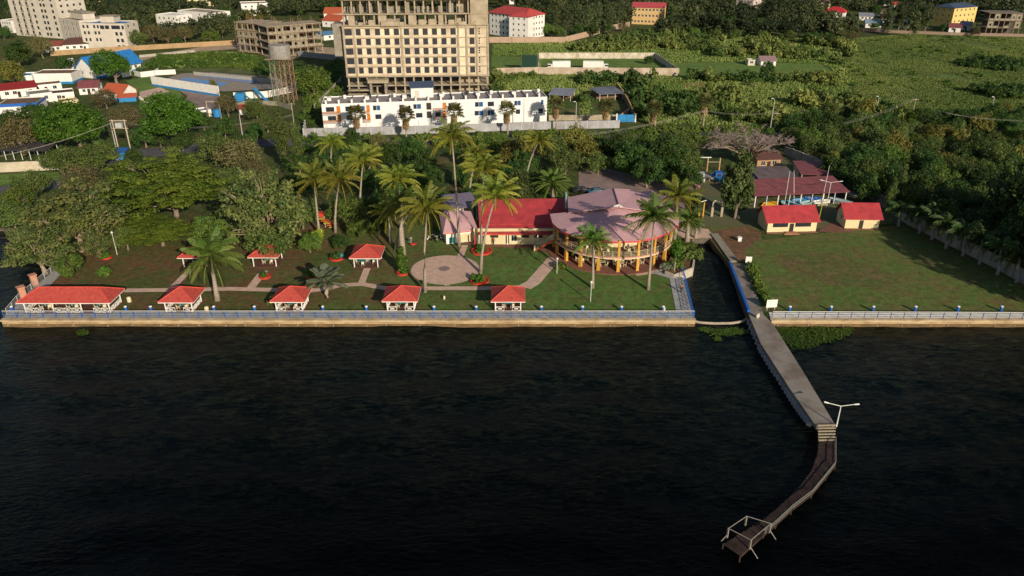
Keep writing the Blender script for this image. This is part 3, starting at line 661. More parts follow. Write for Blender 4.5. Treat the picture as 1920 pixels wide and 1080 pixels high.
def palm(base, top, label, name='coconut_palm', cat='palm tree', crowns=None, s=1.0, rad=(.26,.15), bark=BARKP, group=None, rz=None, nuts=True, zmin=None):
    """base and crown heart given where the photo shows them; the lean stays in the plane facing the shore"""
    global PN; PN += 1
    p = G(*base); q = at_depth(top[0], top[1], p.y); d = q-p
    t = thing(name, label, cat, p, 0, group)
    P = [Vector((0,0,-.2)), Vector((d.x*.10,0,d.z*.25)), Vector((d.x*.32,.1,d.z*.5)), Vector((d.x*.62,.1,d.z*.75)), Vector((d.x,0,d.z))]
    b = MB(); b.tube(P, [rad[0]*1.5, rad[0], (rad[0]+rad[1])/2, rad[1]*1.1, rad[1]], 9); b.build('trunk', bark, t, smooth=True)
    cs = crowns or PC; c = put('crown', cs[PN % len(cs)], t, (d.x,0,d.z-.1), PN*1.3 if rz is None else rz); c.scale = (s*1.3,)*3 if name == 'coconut_palm' else (s*1.1,)*3
    if nuts and name == 'coconut_palm':
        b = MB(); rr = random.Random(PN)
        for k in range(7):
            a = rr.uniform(0,6.28); b.lathe((.35*math.cos(a), .35*math.sin(a), -.55-rr.uniform(0,.3)), [(.02,0),(.13,.06),(.15,.16),(.1,.28),(.02,.32)], 7)
        b.build('coconuts', mat('green_coconut', (.18,.15,.05), .6, (.25,.16,.05), 4), t, (d.x,0,d.z))
    return t
PAL = [((733,458),(728,398),.8,'low green gold coconut palm left of the fat trunked palm'),((742,470),(768,395),.75,'small coconut palm behind the fat trunked palm trunk'),((985,345),(1010,264),.8,'feathery coconut palm in the belt behind the dark date palm'),((880,372),(893,292),.8,'coconut palm half hidden behind the kiosk'),((690,345),(700,288),.7,'small coconut palm behind the playground below the wall'),
 ((797,548),(801,390),1.0,'tall coconut palm whose trunk rises beside the left edge of the round patio'),
 ((901,512),(930,366),1.0,'leaning coconut palm rooted in the ring planter at the right of the round patio'),
 ((902,466),(908,318),.95,'straight coconut palm rooted in the ring planter in front of the red roof'),
 ((861,462),(847,258),.9,'tallest slender coconut palm, crown against the white apartment block'),
 ((599,440),(588,336),1.0,'coconut palm with a straight pale trunk, left of the pair beside the playground'),
 ((629,436),(637,336),1.0,'coconut palm rising right behind the colourful playground'),
 ((676,412),(681,303),.95,'yellowing coconut palm standing behind the playground palms'),
 ((752,430),(748,336),.95,'coconut palm behind the fat trunked palm near the lawn shelters'),
 ((622,330),(621,268),.75,'small coconut palm peeping over the trees below the white apartment block'),
 ((1264,462),(1272,368),1.0,'coconut palm behind the right end of the round restaurant'),]
for b_, t_, s_, l_ in PAL: palm(b_, t_, l_, s=s_)
palm((1111,540), (1112,452), 'short green coconut palm in front of the round restaurant balcony', crowns=PCG, s=.8)
palm((1215,543), (1227,408), 'big green coconut palm on the lawn between restaurant and channel walkway', crowns=PCG, s=1.05)
palm((408,563), (394,480), 'leaning green palm on the front lawn between the two left gazebos', crowns=PCG, s=1.1, rad=(.4,.25), nuts=False)
palm((755,478), (752,378), 'fat trunked drooping palm with a climbing plant at its foot', crowns=PCG, s=.95, rad=(.55,.38), nuts=False)
palm((1036,372), (1035,345), 'broad dark date palm behind the red roofed wing', 'date_palm', crowns=[PCD], s=1.15, rad=(.5,.4), nuts=False)
palm((1288,452), (1292,412), 'bushy date palm leaning over the head of the channel', 'date_palm', crowns=[PCD], s=.75, rad=(.45,.35), nuts=False)
palm((1304,446), (1300,418), 'small date palm on the paving at the head of the channel', 'date_palm', crowns=[PCQ[0]], s=.8, rad=(.35,.3), nuts=False)
palm((613,558), (611,528), 'grey green fan shaped palm by the path between the second and third front gazebos', 'traveller_palm', crowns=[PCT], s=1.0, rad=(.35,.3), nuts=False)
FP = [((668,262),(667,214)),((762,262),(760,216)),((853,256),(851,210)),((952,252),(950,206)),((1043,246),(1042,196)),((1137,240),(1136,200)),((1228,236),(1226,205)),((1318,236),(1322,192))]
FL = ['in front of the left end of the white apartment block','second from the left along the white apartment block','behind the tallest coconut palm','in front of the right half of the white apartment block','just beyond the right end of the white apartment block','beside the open shed left of the blue gate','alone by the road right of the blue gate','taller one beside the power pole in the scrub']
for (b_, t_), l_ in zip(FP, FL):
    t = palm(b_, t_, 'shaggy fan palm '+l_, 'fan_palm', crowns=FC, s=1.35, rad=(.28,.2), nuts=False, group='fan palms along the road')
    c = [o for o in t.children if o.name.startswith('crown')][0]; k = put('dead_skirt', FD, t, c.location+Vector((0,0,-.2))); k.scale = (1.2,1.2,1.5)
QP = [((1870,515),(1878,462)),((1836,496),(1842,446)),((1805,480),(1810,430)),((1773,466),(1778,420)),((1747,450),(1752,408)),((1723,438),(1728,400)),((1684,424),(1690,392)),((1905,530),(1912,480))]
ON = ['third','fourth','fifth','sixth','seventh','eighth','ninth','second']
for i, (b_, t_) in enumerate(QP):
    palm(b_, t_, 'dark plume palm with whitish trunk, %s from the right edge along the boundary wall' % ON[i] if i < 7 else 'dark plume palm closest to the right edge of the view by the wall', 'queen_palm', crowns=PCQ, s=1.25, rad=(.26,.18), nuts=False, group='palms along the right boundary wall', bark=mat('white_washed_trunk', (.34,.36,.40), .9, (.24,.21,.18), 1))
# ---- trees one can tell apart
t = tree(318, 345, 128, 'albizia', 'huge layered fern green tree spreading over the left of the club garden', var=0)
tree(300, 432, 74, 'albizia', 'low spreading skirt of fern green branches in front of the huge layered tree', var=1, hs=.7)
tree(135, 400, 98, 'sparse', 'wide grey brown thin leaved tree left of the huge layered tree', var=0)
tree(72, 468, 74, 'sparse', 'many stemmed pale trunked tree overhanging the water behind the long gazebo', var=1, hs=.8)
tree(182, 455, 42, 'sparse', 'crooked tree with pale forked trunk behind the right end of the long gazebo', var=2, hs=.9)
tree(498, 395, 96, 'sparse', 'large dusty tree shading the second back gazebo', var=1, hs=1.1)
tree(512, 452, 48, 'olive', 'lower leafy boughs of the tree beside the second back gazebo', hs=.8)
tree(20, 405, 44, 'olive', 'dark bushy tree at the left edge above the water', hs=.8)
tree(650, 395, 34, 'broad', 'rounded green tree behind the playground palms')
tree(672, 425, 25, 'broad', 'small dark green tree just right of the playground', hs=.8)
tree(640, 452, 22, 'dark', 'low dense round tree in a planter in front of the playground', hs=.55)
tree(450, 288, 42, 'brown', 'rusty brown flowering tree behind the huge layered tree')
tree(410, 278, 34, 'olive', 'olive tree behind the top right of the huge layered tree')
tree(527, 250, 17, 'column', 'tall narrow grey green tree left of the roadside wall', var=0, hs=1.15)
tree(557, 268, 14, 'column', 'shorter narrow tree beside the tall narrow grey green one', var=1)
tree(142, 232, 60, 'dome', 'large smooth bright green dome tree in front of the white flat roofed houses', var=0)
tree(96, 236, 38, 'dome', 'smaller bright green dome merging with the large one at the left', var=1)
tree(322, 222, 56, 'dome', 'bright green dome tree beside the road left of the transformer poles', var=2)
tree(211, 123, 37, 'dome', 'bright green dome tree hiding the middle of the blue gabled roof', var=1, aspect=1.0)
tree(34, 250, 42, 'brown', 'brown leaved tree at the left edge behind the road wall')
tree(20, 135, 27, 'yellow', 'pale green round tree at the left edge above the flat roofed houses')
tree(232, 220, 30, 'brown', 'brown tree between the two bright green dome trees')
tree(425, 195, 24, 'brown', 'thin brown tree in front of the swimming pool compound')
tree(196, 182, 22, 'brown', 'grey tree in front of the red roofed cottages')
tree(75, 85, 24, 'brown', 'grey brown tree in front of the tall left apartment tower')
tree(30, 100, 26, 'dark', 'dark tree beside the tall left apartment tower')
tree(118, 118, 16, 'dark', 'small dark tree left of the blue gabled house')
tree(588, 150, 34, 'broad', 'rounded tree right of the water tank tower')
tree(504, 124, 20, 'dark', 'dark tree directly behind the water tank tower')
tree(560, 135, 22, 'dark', 'dark tree between the tank tower and the concrete tower')
tree(480, 205, 24, 'olive', 'scrubby tree over the rubbish heap below the tank tower')
tree(300, 190, 12, 'olive', 'small tree at the head of the pool driveway')
tree(160, 300, 40, 'olive', 'thin dark tree behind the roadside wall at the left', hs=.8)
tree(110, 300, 34, 'olive', 'grey leaved tree left of the blue roadside stall', hs=.8)
tree(400, 158, 9, 'yellow', 'small bushy palm like tree standing before the pool', hs=1.2)
mid = [(712,268,22,'brown'),(772,278,28,'dark'),(735,290,26,'dark'),(700,335,26,'dark'),(725,365,28,'dark'),(800,300,26,'dark'),(815,330,24,'dark'),(790,350,26,'dark'),(825,375,22,'dark'),(870,330,26,'dark'),(885,290,24,'dark'),
 (930,272,30,'broad'),(960,290,34,'yellow'),(1000,268,30,'yellow'),(985,305,28,'dark'),(1040,275,28,'olive'),(1082,262,32,'yellow'),(1060,300,30,'olive'),(1100,285,28,'yellow'),(960,325,26,'dark'),(975,350,26,'leafy'),(1000,335,22,'olive'),
 (1150,278,34,'dark'),(1190,298,40,'dark'),(1240,285,40,'dark'),(1275,270,30,'olive'),(1215,320,36,'dark'),(1262,318,32,'dark'),(1290,300,28,'olive'),(1300,330,22,'dark'),(1170,262,22,'olive'),(1122,305,24,'olive'),
 (660,255,18,'dark'),(640,300,26,'dark'),(560,305,24,'dark'),(690,385,24,'dark'),(560,345,26,'dark'),(710,420,20,'dark'),(880,365,20,'dark'),(920,350,20,'dark'),(340,265,20,'dark')]
ORD = ['first','second','third','fourth','fifth','sixth','seventh','eighth','ninth','tenth','eleventh','twelfth','thirteenth','fourteenth','fifteenth','sixteenth','seventeenth','eighteenth','nineteenth','twentieth']
ORD += ['twenty '+o for o in ORD[:9]]+['thirtieth']+['thirty '+o for o in ORD[:9]]+['fortieth']
cnt = {}
def nth(key, ref='from the left'): cnt[key] = cnt.get(key, 0)+1; return ORD[cnt[key]-1]+' such '+ref
mid.sort()
for u, v, r_, k in mid: tree(u, v, r_, k, {'dark':'dark green tree in the belt behind the club','brown':'brown tree top in the belt below the white block','broad':'mid green tree top below the white block','yellow':'yellow green tree in the belt behind the date palm','olive':'olive tree in the belt behind the club','leafy':'large leaved tree behind the red roofed wing'}[k]+', '+nth('m'+k), 'tree belt behind the club')
tree(1386, 348, 35, 'leafy', 'tall dark leafy tree with pale trunk left of the long boat shed', var=0, hs=1.25)
tree(1300, 385, 20, 'leafy', 'leafy tree hiding the restaurant corner near the channel head', var=1, hs=.8)
tree(1690, 345, 13, 'column', 'slender light green cypress by the boundary wall', var=1)
tree(1672, 362, 12, 'column', 'slender dark cypress by the boundary wall', var=0, hs=.9)
rr = random.Random(11); ri = 0
for v in range(215, 480, 20):
    ri += 1; cj = 0
    x0 = 1500+max(0, (v-270))*1.35 if v > 270 else 1480+max(0, 240-v)*1.2
    if v > 370: x0 = 1690+(v-370)*2.3
    u = x0+rr.uniform(5,25); r0 = 20+(v-200)*.05
    while u < 1950:
        cj += 1; k = rr.choice(['dark','dark','dark','olive','broad','dark'] if v > 300 else ['dark','olive','olive','broad','dark','yellow'])
        tree(u, v+rr.uniform(-7,7), r0*rr.uniform(.75,1.25), k, '%s tree, %s from left in the %s row of the right grove' % ({'dark':'dark leaved','olive':'olive brown','broad':'mid green','yellow':'yellowish'}[k], ORD[cj-1], ORD[ri-1]), 'grove beyond the right boundary wall', hs=rr.uniform(.8,1.1)*(1.2 if v > 370 else 1.1))
        u += r0*rr.uniform(1.15,1.7)
for u, v, r_, k, l in [(60,345,34,'olive','olive tree between the road bend and the wide grey brown tree'),(30,372,30,'broad','green bushy tree at the left edge below the road'),(215,370,34,'olive','olive tree between the wide grey brown tree and the huge layered tree'),(235,445,28,'olive','low tree under the left skirt of the huge layered tree'),(395,430,34,'broad','green tree between the huge layered tree and the dusty one'),(440,345,38,'olive','olive tree top between the huge layered tree and the dusty one'),(565,400,34,'olive','tree just left of the straight pale trunked palm'),(580,455,22,'broad','small tree right of the second back gazebo'),(480,325,32,'brown','brown topped tree above the dusty tree'),(150,335,36,'brown','thin brown tree below the roadside wall'),(40,440,34,'sparse','thin grey tree at the left edge overhanging the water'),(130,492,26,'broad','dense green tree right of the many stemmed tree'),(190,285,30,'olive','thin tree below the blue roadside stall'),(270,255,24,'dark','dark tree behind the transformer poles'),(380,225,20,'dark','dark tree right of the roadside dome tree'),(60,210,22,'dark','dark tree in front of the deep blue fascia building'),(20,225,24,'dark','dark tree at the left edge below the blue fascia building'),(500,230,20,'olive','olive shrubby tree above the tall narrow tree'),(420,240,22,'dark','dark tree above the olive one beside the layered tree'),(480,245,18,'dark','dark tree left of the tall narrow tree'),(610,305,26,'dark','dark tree behind the two left coconut palms'),(740,395,20,'olive','small tree behind the fat trunked palm'),(770,320,24,'dark','dark tree left of the tallest coconut palm')]: tree(u, v, r_, k, l)
for i, (x, y, h_) in enumerate(((101,108,15),(105,116,17),(103,125,16),(104,134,17),(104,143,16),(112,104,16))):
    L_, zc_ = PROTO['dark']; cm, tm, R_ = L_[i % len(L_)]; s_ = h_/9.0
    t = thing('broadleaf_tree', 'tall dark tree beyond the right wall, %s back from the lake' % ORD[i], 'tree', (x,y,0), i*1.3, 'tall trees beyond the right wall'); t.scale = (s_*.9,s_*.9,s_); put('crown', cm, t); put('trunk', tm, t)
for u, v, r_ in ((250,292,18),(300,262,16),(350,256,16),(395,258,16),(445,262,14),(470,262,13)): tree(u, v, r_, 'dark', 'dark roadside tree above the huge layered tree, '+nth('rd'))
# far rows of individually visible trees
far = [(255,72,20,'olive'),(285,60,18,'brown'),(312,64,20,'brown'),(345,62,17,'brown'),(362,55,16,'brown'),(330,75,10,'dark'),(415,55,14,'acacia'),(395,68,16,'broad'),(440,40,14,'dark'),(462,28,12,'yellow'),(250,40,16,'dark'),(235,18,18,'dark'),(275,30,18,'olive'),(200,12,16,'dark'),(160,20,14,'dark'),(300,20,18,'dark'),(130,8,12,'dark'),(370,22,12,'olive'),(420,20,12,'dark'),(5,60,14,'dark'),(8,20,18,'dark'),
 (1040,30,14,'tallpine'),(1062,40,14,'tallpine'),(1080,22,14,'tallpine'),(1100,38,14,'tallpine'),(1120,28,13,'tallpine'),(1142,36,14,'tallpine'),(1160,25,13,'tallpine'),(1030,55,13,'broad'),(1052,60,13,'olive'),(1085,55,13,'dark'),(1112,56,13,'dark'),(1140,52,12,'dark'),(1020,20,12,'dark'),(1012,45,9,'olive'),(1168,48,11,'brown'),
 (1262,25,12,'tallpine'),(1285,35,13,'dark'),(1310,28,13,'dark'),(1330,40,13,'broad'),(1352,32,12,'dark'),(1375,42,13,'dark'),(1400,38,12,'olive'),(1425,45,13,'dark'),(1450,40,12,'dark'),(1475,42,13,'dark'),(1500,45,14,'dark'),(1525,42,13,'dark'),(1550,50,13,'dark'),(1575,52,12,'broad'),(1600,45,12,'tallpine'),(1300,60,12,'broad'),(1340,62,12,'olive'),(1380,64,11,'olive'),(1430,68,12,'broad'),(1480,66,13,'olive'),(1520,70,14,'dark'),(1560,74,13,'dark'),(1600,66,10,'brown'),
 (1640,20,13,'dark'),(1665,35,13,'tallpine'),(1690,28,14,'tallpine'),(1712,38,16,'tallpine'),(1740,30,14,'tallpine'),(1720,18,14,'tallpine'),(1760,22,12,'dark'),(1700,46,14,'acacia'),(1830,60,8,'brown'),(1860,20,14,'dark'),(1895,32,14,'dark'),(1770,50,9,'dark'),(1640,48,8,'dark'),
 (490,30,10,'yellow'),(470,60,10,'dark'),(560,20,10,'dark'),(620,15,12,'dark'),(1440,130,16,'dark'),(1420,150,14,'acacia'),(1215,112,9,'dark'),(1180,65,12,'olive')]
far.sort()
for u, v, r_, k in far: tree(u, v, r_, k, {'dark':'dark round tree far behind among the houses','olive':'olive tree far behind among the houses','brown':'grey brown feathery tree far behind','yellow':'yellow green tree far behind','broad':'mid green tree far behind among the houses','tallpine':'tall dark eucalyptus standing in the far wood','acacia':'flat topped tree far behind'}[k]+', '+nth('f'+k), 'distant trees')
# bare tree
def bare_tree(u, v, rpx, label):
    p = G(u, v+38); t = thing('bare_tree', label, 'tree', p); rr = random.Random(4); b = MB(); tw = MB()
    b.tube([(0,0,-.2),(0,0,2.2)], [.7,.55], 8); d = (p.y*cp+CAM_H*sp)/F_PX; R = rpx*d
    for k in range(26):
        a = k*2.4+rr.uniform(-.3,.3); rad = R*rr.uniform(.35,1); e = Vector((math.cos(a)*rad, math.sin(a)*rad*.8, 5.2+rr.uniform(0,5.5)*(1.3-rad/R))); s = Vector((0,0,2.0)); m = s.lerp(e,.5)+Vector((0,0,1.3))
        b.tube([s,m,e], [.32,.2,.06], 5)
        for j in range(9):
            q = m.lerp(e, rr.uniform(0,1)); q2 = q+Vector((rr.uniform(-2.4,2.4), rr.uniform(-2.4,2.4), rr.uniform(-.3,1.7)))
            tw.tube([q, q.lerp(q2,.5)+Vector((0,0,.35)), q2], [.08,.05,.02], 3, False)
            for _ in range(9):
                q3 = q.lerp(q2, rr.uniform(.3,1)); q4 = q3+Vector((rr.uniform(-1.2,1.2), rr.uniform(-1.2,1.2), rr.uniform(-.5,1.1))); tw.tube([q3,q4], [.035,.015], 3, False)
    bm_ = mat('bare_twigs', (.32,.25,.235), .95, (.20,.155,.15), 2)
    b.build('trunk', BARK, t); tw.build('branches', bm_, t)
bare_tree(1403, 270, 104, 'wide leafless grey tree spreading over the back of the boat yard')
# ---- stuff: far wood and scrub, merged from small clumps
def stuff(name, label, m, npts, polys, zr, sz, seed, pr, shape=None, avoid=(), cat='vegetation', clear=None):
    r = np.random.default_rng(seed); V = []; Fc = []; T = []; k = 0
    W = [[G2(*q) for q in p] for p in polys]; A = [[G2(*q) for q in p] for p in avoid]
    area = [abs(sum(p[i][0]*p[(i+1)%len(p)][1]-p[(i+1)%len(p)][0]*p[i][1] for i in range(len(p)))/2) for p in W]
    pts = []
    for p, a in zip(W, area):
        n = int(npts*a/sum(area)); xs = [q[0] for q in p]; ys = [q[1] for q in p]
        x = r.uniform(min(xs), max(xs), n*6); y = r.uniform(min(ys), max(ys), n*6); ok = inpoly(x, y, p)
        for av in A: ok &= ~inpoly(x, y, av)
        pts.append(np.stack([x[ok], y[ok]], 1)[:n])
    pts = np.vstack(pts)
    for q, rad in (clear or ()):
        dq = math.hypot(*q); dp = np.hypot(pts[:,0], pts[:,1]); ang = np.abs(np.arctan2(pts[:,0], pts[:,1])-math.atan2(q[0], q[1])); pts = pts[~((ang*dq < rad) & (dp > dq-38) & (dp < dq+rad+6))]
    if shape is not None:
        val = np.array([mnoise.noise(Vector((q[0]*shape[0], q[1]*shape[0], seed))) for q in pts]); pts = pts[val > shape[1]]
    for i, (x, y) in enumerate(pts):
        v, f, t = pr[i % len(pr)]; s = r.uniform(*sz); a = r.uniform(0, 6.28); c, d = math.cos(a), math.sin(a)
        w_ = v*s; q = np.stack([w_[:,0]*c-w_[:,1]*d+x, w_[:,0]*d+w_[:,1]*c+y, w_[:,2]*r.uniform(*zr)], 1)
        big = mnoise.noise(Vector((x*.03, y*.018, seed+.5)))*.9+mnoise.noise(Vector((x*.12, y*.07, seed+3.5)))*.5
        V.append(q); Fc.append(f+k); T.append(np.clip(t*.4+.2+r.uniform(-.12,.22)+big,0,1)); k += len(v)
    o = put(name, npmesh(name, np.vstack(V), np.vstack(Fc), m, np.concatenate(T))); return tag(o, label, cat, kind='stuff')
def lowp(seed, n_cl, per, leaf, rc, R, zc, **kw):
    v, f, t, C = crown_data(seed, R=R, n_cl=n_cl, per=per, leaf=leaf, rc=rc, **kw); v = v+np.array([0,0,zc]); return v, f, t
WOODP_ = [lowp(s, 26, 12, .95, 1.3, (4.4,4.4,3.4), 5.2, low=-.1) for s in range(5)]
BUSH = [lowp(s, 9, 14, .42, .55, (1.1,1.1,.6), .8, low=-.1) for s in range(20, 26)]
TUFT = []
for s in range(4):
    r = np.random.default_rng(s+70); n = 12; a = r.uniform(0,6.28,n); c = np.stack([r.uniform(-.9,.9,n), r.uniform(-.9,.9,n)],1); h = r.uniform(.2,.6,n); v = []
    for j in range(n):
        dx, dy = math.cos(a[j])*.16, math.sin(a[j])*.16; ox, oy = r.uniform(-.3,.3,2)
        v += [(c[j,0]-dx,c[j,1]-dy,0),(c[j,0]+dx,c[j,1]+dy,0),(c[j,0]+dx*.6+ox,c[j,1]+dy*.6+oy,h[j]),(c[j,0]-dx*.6+ox,c[j,1]-dy*.6+oy,h[j])]
    TUFT.append((np.array(v), np.arange(n*4).reshape(n,4), np.repeat(r.uniform(0,1,n),4)))
stuff('scrub_bushes', 'tangled green scrub over the vacant land right of the concrete tower', leafmat('leaf_scrub', (.06,.12,.026), (.24,.28,.07)), 2900, [[(925,190),(925,150),(1150,148),(1290,148),(1480,148),(1570,152),(1600,190),(1700,214),(1960,236),(1960,244),(1480,234),(1200,228),(1160,180),(1120,200),(1030,195)],[(1060,98),(1150,78),(1260,60),(1560,75),(1600,100),(1580,125),(1540,112),(1400,110),(1250,104),(1230,98)]], (.6,1.4), (.5,2.6), 5, BUSH, (.035,.0), avoid=[[(1215,142),(1270,118),(1400,116),(1540,120),(1570,136),(1470,146),(1290,146)],[(1010,139),(1010,106),(1225,106),(1266,139)],[(921,140),(921,105),(1006,104),(1010,140)],[(1100,232),(1110,160),(1168,160),(1205,232)],[(1030,225),(1025,186),(1080,186),(1100,225)]])
stuff('scrub_bushes', 'low bushes scattered along the roadside and behind the club', L_MID, 1300, [[(560,262),(1160,250),(1160,262),(900,275),(560,290)],[(1180,245),(1480,240),(1480,262),(1180,275)],[(240,150),(262,130),(440,128),(500,140),(500,112),(400,100),(300,106)],[(600,130),(640,110),(640,185),(590,240),(560,235)],[(930,135),(1000,135),(1000,150),(930,150)]], (.6,1.2), (.5,1.2), 6, BUSH)
stuff('marsh_grass', 'tall green marsh grass covering the wide field at the right', leafmat('leaf_marsh', (.12,.185,.045), (.23,.28,.075)), 42000, [[(1600,150),(1560,78),(1700,64),(1960,74),(2000,250),(1900,232),(1700,214),(1560,190)],[(1470,148),(1480,150),(1570,150),(1560,145),(1470,146)]], (.6,1.1), (.5,1.2), 8, TUFT, (.05,-.35))
stuff('marsh_grass', 'weedy grass on the land around the enclosure and behind the pool', leafmat('leaf_weeds', (.14,.20,.045), (.25,.29,.08)), 14000, [[(925,205),(925,84),(1130,78),(1240,60),(1560,75),(1600,150),(1560,190),(1700,214),(1960,236),(1960,244),(1480,238),(1170,232)],[(262,128),(440,126),(500,138),(500,112),(440,98),(300,108)]], (.6,1.3), (.6,1.6), 9, TUFT, avoid=[[(1215,142),(1270,118),(1400,116),(1540,120),(1570,136),(1470,146),(1290,146)],[(1010,139),(1010,106),(1225,106),(1266,139)],[(921,140),(921,105),(1006,104),(1010,140)],[(1100,232),(1110,160),(1168,160),(1205,232)],[(1030,225),(1025,186),(1080,186),(1100,225)]])
stuff('marsh_shrubs', 'small darker shrubs dotted through the marsh grass', L_MID, 420, [[(1600,150),(1560,78),(1700,66),(1960,76),(2000,240),(1900,228),(1700,210),(1560,188)]], (.5,1.0), (.4,1.3), 14, BUSH, (.04,.05))
stuff('bushy_patch', 'dark bushy patch within the marsh grass at the right', L_DARK, 160, [[(1780,122),(1840,115),(1950,118),(1950,136),(1860,134)],[(1810,172),(1900,165),(1950,180),(1880,190)]], (.6,1.1), (1,2.2), 10, BUSH)
HYA = []
for s in range(4):
    r = np.random.default_rng(s+90); n = 16; c = np.stack([r.uniform(-.5,.5,n), r.uniform(-.5,.5,n), r.uniform(.05,.35,n)],1); v, f = quads(c, r.normal(size=(n,3))*.4+np.array([0,0,1]), .3, r, 1.1); HYA.append((v, f, np.repeat(r.uniform(0,1,n),4)))
def hyacinth(polys, n, seed, label):
    o = stuff('water_hyacinth', label, leafmat('leaf_hyacinth', (.045,.10,.012), (.10,.17,.025)), n, polys, (.4,.8), (.7,1.4), seed, HYA, None); o.location.z = WL
hyacinth([[(1455,606),(1600,606),(1592,618),(1560,628),(1520,640),(1488,643),(1468,630)]], 420, 1, 'thick mat of floating green water plants right of the pier')
hyacinth([[(1312,607),(1350,609),(1398,608),(1400,614),(1362,617),(1330,612)],[(1341,620),(1352,622),(1350,629),(1343,627)],[(146,611),(158,611),(155,617),(147,617)]], 110, 2, 'thin strip of floating water plants outside the channel boom')
stuff('dry_grass', 'patches of straw coloured dry grass in the scrub', leafmat('leaf_straw', (.30,.24,.10), (.42,.33,.16)), 900, [[(1430,76),(1490,78),(1488,88),(1440,86)],[(1280,158),(1325,156),(1320,164),(1285,165)],[(1518,210),(1560,207),(1560,214),(1525,216)],[(1190,147),(1240,146),(1235,152),(1195,153)]], (.6,1.2), (.5,1.2), 17, TUFT)
stuff('hedge', 'green creepers and weeds growing along the pier edge beside the lawn', L_MID, 90, [[(1402,492),(1412,500),(1425,530),(1440,560),(1450,570),(1440,575),(1420,545),(1404,510)]], (.5,1.1), (.4,.8), 12, BUSH)
# ================================================================== BUILDINGS
def frame(p0, p1, z=0):
    a, b = G(*p0, z), G(*p1, z); return a, math.atan2(b.y-a.y, b.x-a.x), (b-a).length
def window(parent, x, z, w_, h, y=0.0, rz=0, glass=GLASS, fr=WHITE_M, inset=.14, mull=1, name='window', cache={}):
    """a window part (glass) with its frame as sub-part; sits inside the opening of the wall"""
    key = (round(w_,2), round(h,2), glass.name, fr.name if fr else None, mull)
    if key not in cache:
        g = MB(); g.box(-w_/2, 0, 0, w_/2, .03, h); fm = None
        if fr:
            f = MB(); e = .07; f.box(-w_/2,-.04,0,w_/2,0,e); f.box(-w_/2,-.04,h-e,w_/2,0,h); f.box(-w_/2,-.04,e,-w_/2+e,0,h-e); f.box(w_/2-e,-.04,e,w_/2,0,h-e)
            for k in range(mull): xx = -w_/2+w_*(k+1)/(mull+1); f.box(xx-.03,-.04,e,xx+.03,0,h-e)
            fm = f.mesh('frame', fr)
        cache[key] = (g.mesh('window', glass), fm)
    gm, fm = cache[key]; c, s = math.cos(rz), math.sin(rz)
    o = put(name, gm, parent, (x-s*inset if rz else x, y+c*inset, z), rz)
    if fm: put('frame', fm, o)
    return o
def block(t, W, D, H, m, front=(), side_l=(), side_r=(), back=(), x0=0, y0=0, z0=0, th=.25, name='wall', roof=None, parapet=.5, glass=GLASS, fr=WHITE_M, wins=True, mull=1):
    """box of a building with real window openings; openings = (x0,x1,z0,z1[,glass])"""
    b = MB(); A, B, C_, D_ = (x0,y0), (x0+W,y0), (x0+W,y0+D), (x0,y0+D)
    b.wall(A, B, z0, z0+H, [o[:4] for o in front], th); b.wall(B, C_, z0, z0+H, [o[:4] for o in side_r], th); b.wall(C_, D_, z0, z0+H, [o[:4] for o in back], th); b.wall(D_, A, z0, z0+H, [o[:4] for o in side_l], th)
    if parapet:
        for (p, q) in ((A,B),(B,C_),(C_,D_),(D_,A)):
            dx, dy = q[0]-p[0], q[1]-p[1]; L = math.hypot(dx,dy); nx, ny = -dy/L*.2, dx/L*.2
            b.poly([(p[0],p[1],z0+H),(q[0],q[1],z0+H),(q[0]+nx,q[1]+ny,z0+H),(p[0]+nx,p[1]+ny,z0+H)][::1])
            b.poly([(p[0]+nx,p[1]+ny,z0+H),(q[0]+nx,q[1]+ny,z0+H),(q[0]+nx,q[1]+ny,z0+H-parapet),(p[0]+nx,p[1]+ny,z0+H-parapet)])
    b.build(name, m, t)
    if roof:
        r = MB(); r.sheet([(x0+.1,y0+.1),(x0+W-.1,y0+.1),(x0+W-.1,y0+D-.1),(x0+.1,y0+D-.1)], z0+H-parapet); r.build('roof', roof, t)
    if wins:
        for o in front: window(t, x0+(o[0]+o[1])/2, o[2], o[1]-o[0], o[3]-o[2], y0, 0, o[4] if len(o) > 4 else glass, fr, mull=mull)
        for o in side_r: window(t, x0+W-.14+.0, o[2], o[1]-o[0], o[3]-o[2], y0+(o[0]+o[1])/2-.14*0, PI/2, o[4] if len(o) > 4 else glass, fr, inset=0, mull=mull)
        for o in side_l: window(t, x0+.14, o[2], o[1]-o[0], o[3]-o[2], y0+D-(o[0]+o[1])/2, -PI/2, o[4] if len(o) > 4 else glass, fr, inset=0, mull=mull)
def gable(W, D, H, rise, over=.5, along='x', th=.14, x0=0, y0=0, hip=0.0):
    b = MB(); a, c = x0-over, x0+W+over; d, e = y0-over, y0+D+over; k = over*rise/((D if along == 'x' else W)/2); z = H-k
    if along == 'x':
        my = y0+D/2; r0, r1 = a+hip, c-hip
        b.slab([(a,d,z),(c,d,z),(r1,my,H+rise),(r0,my,H+rise)], th); b.slab([(c,e,z),(a,e,z),(r0,my,H+rise),(r1,my,H+rise)], th)
        if hip: b.slab([(c,d,z),(c,e,z),(r1,my,H+rise)], th); b.slab([(a,e,z),(a,d,z),(r0,my,H+rise)], th)
    else:
        mx = x0+W/2; r0, r1 = d+hip, e-hip
        b.slab([(a,e,z),(a,d,z),(mx,r0,H+rise),(mx,r1,H+rise)], th); b.slab([(c,d,z),(c,e,z),(mx,r1,H+rise),(mx,r0,H+rise)], th)
        if hip: b.slab([(a,d,z),(c,d,z),(mx,r0,H+rise)], th); b.slab([(c,e,z),(a,e,z),(mx,r1,H+rise)], th)
    return b
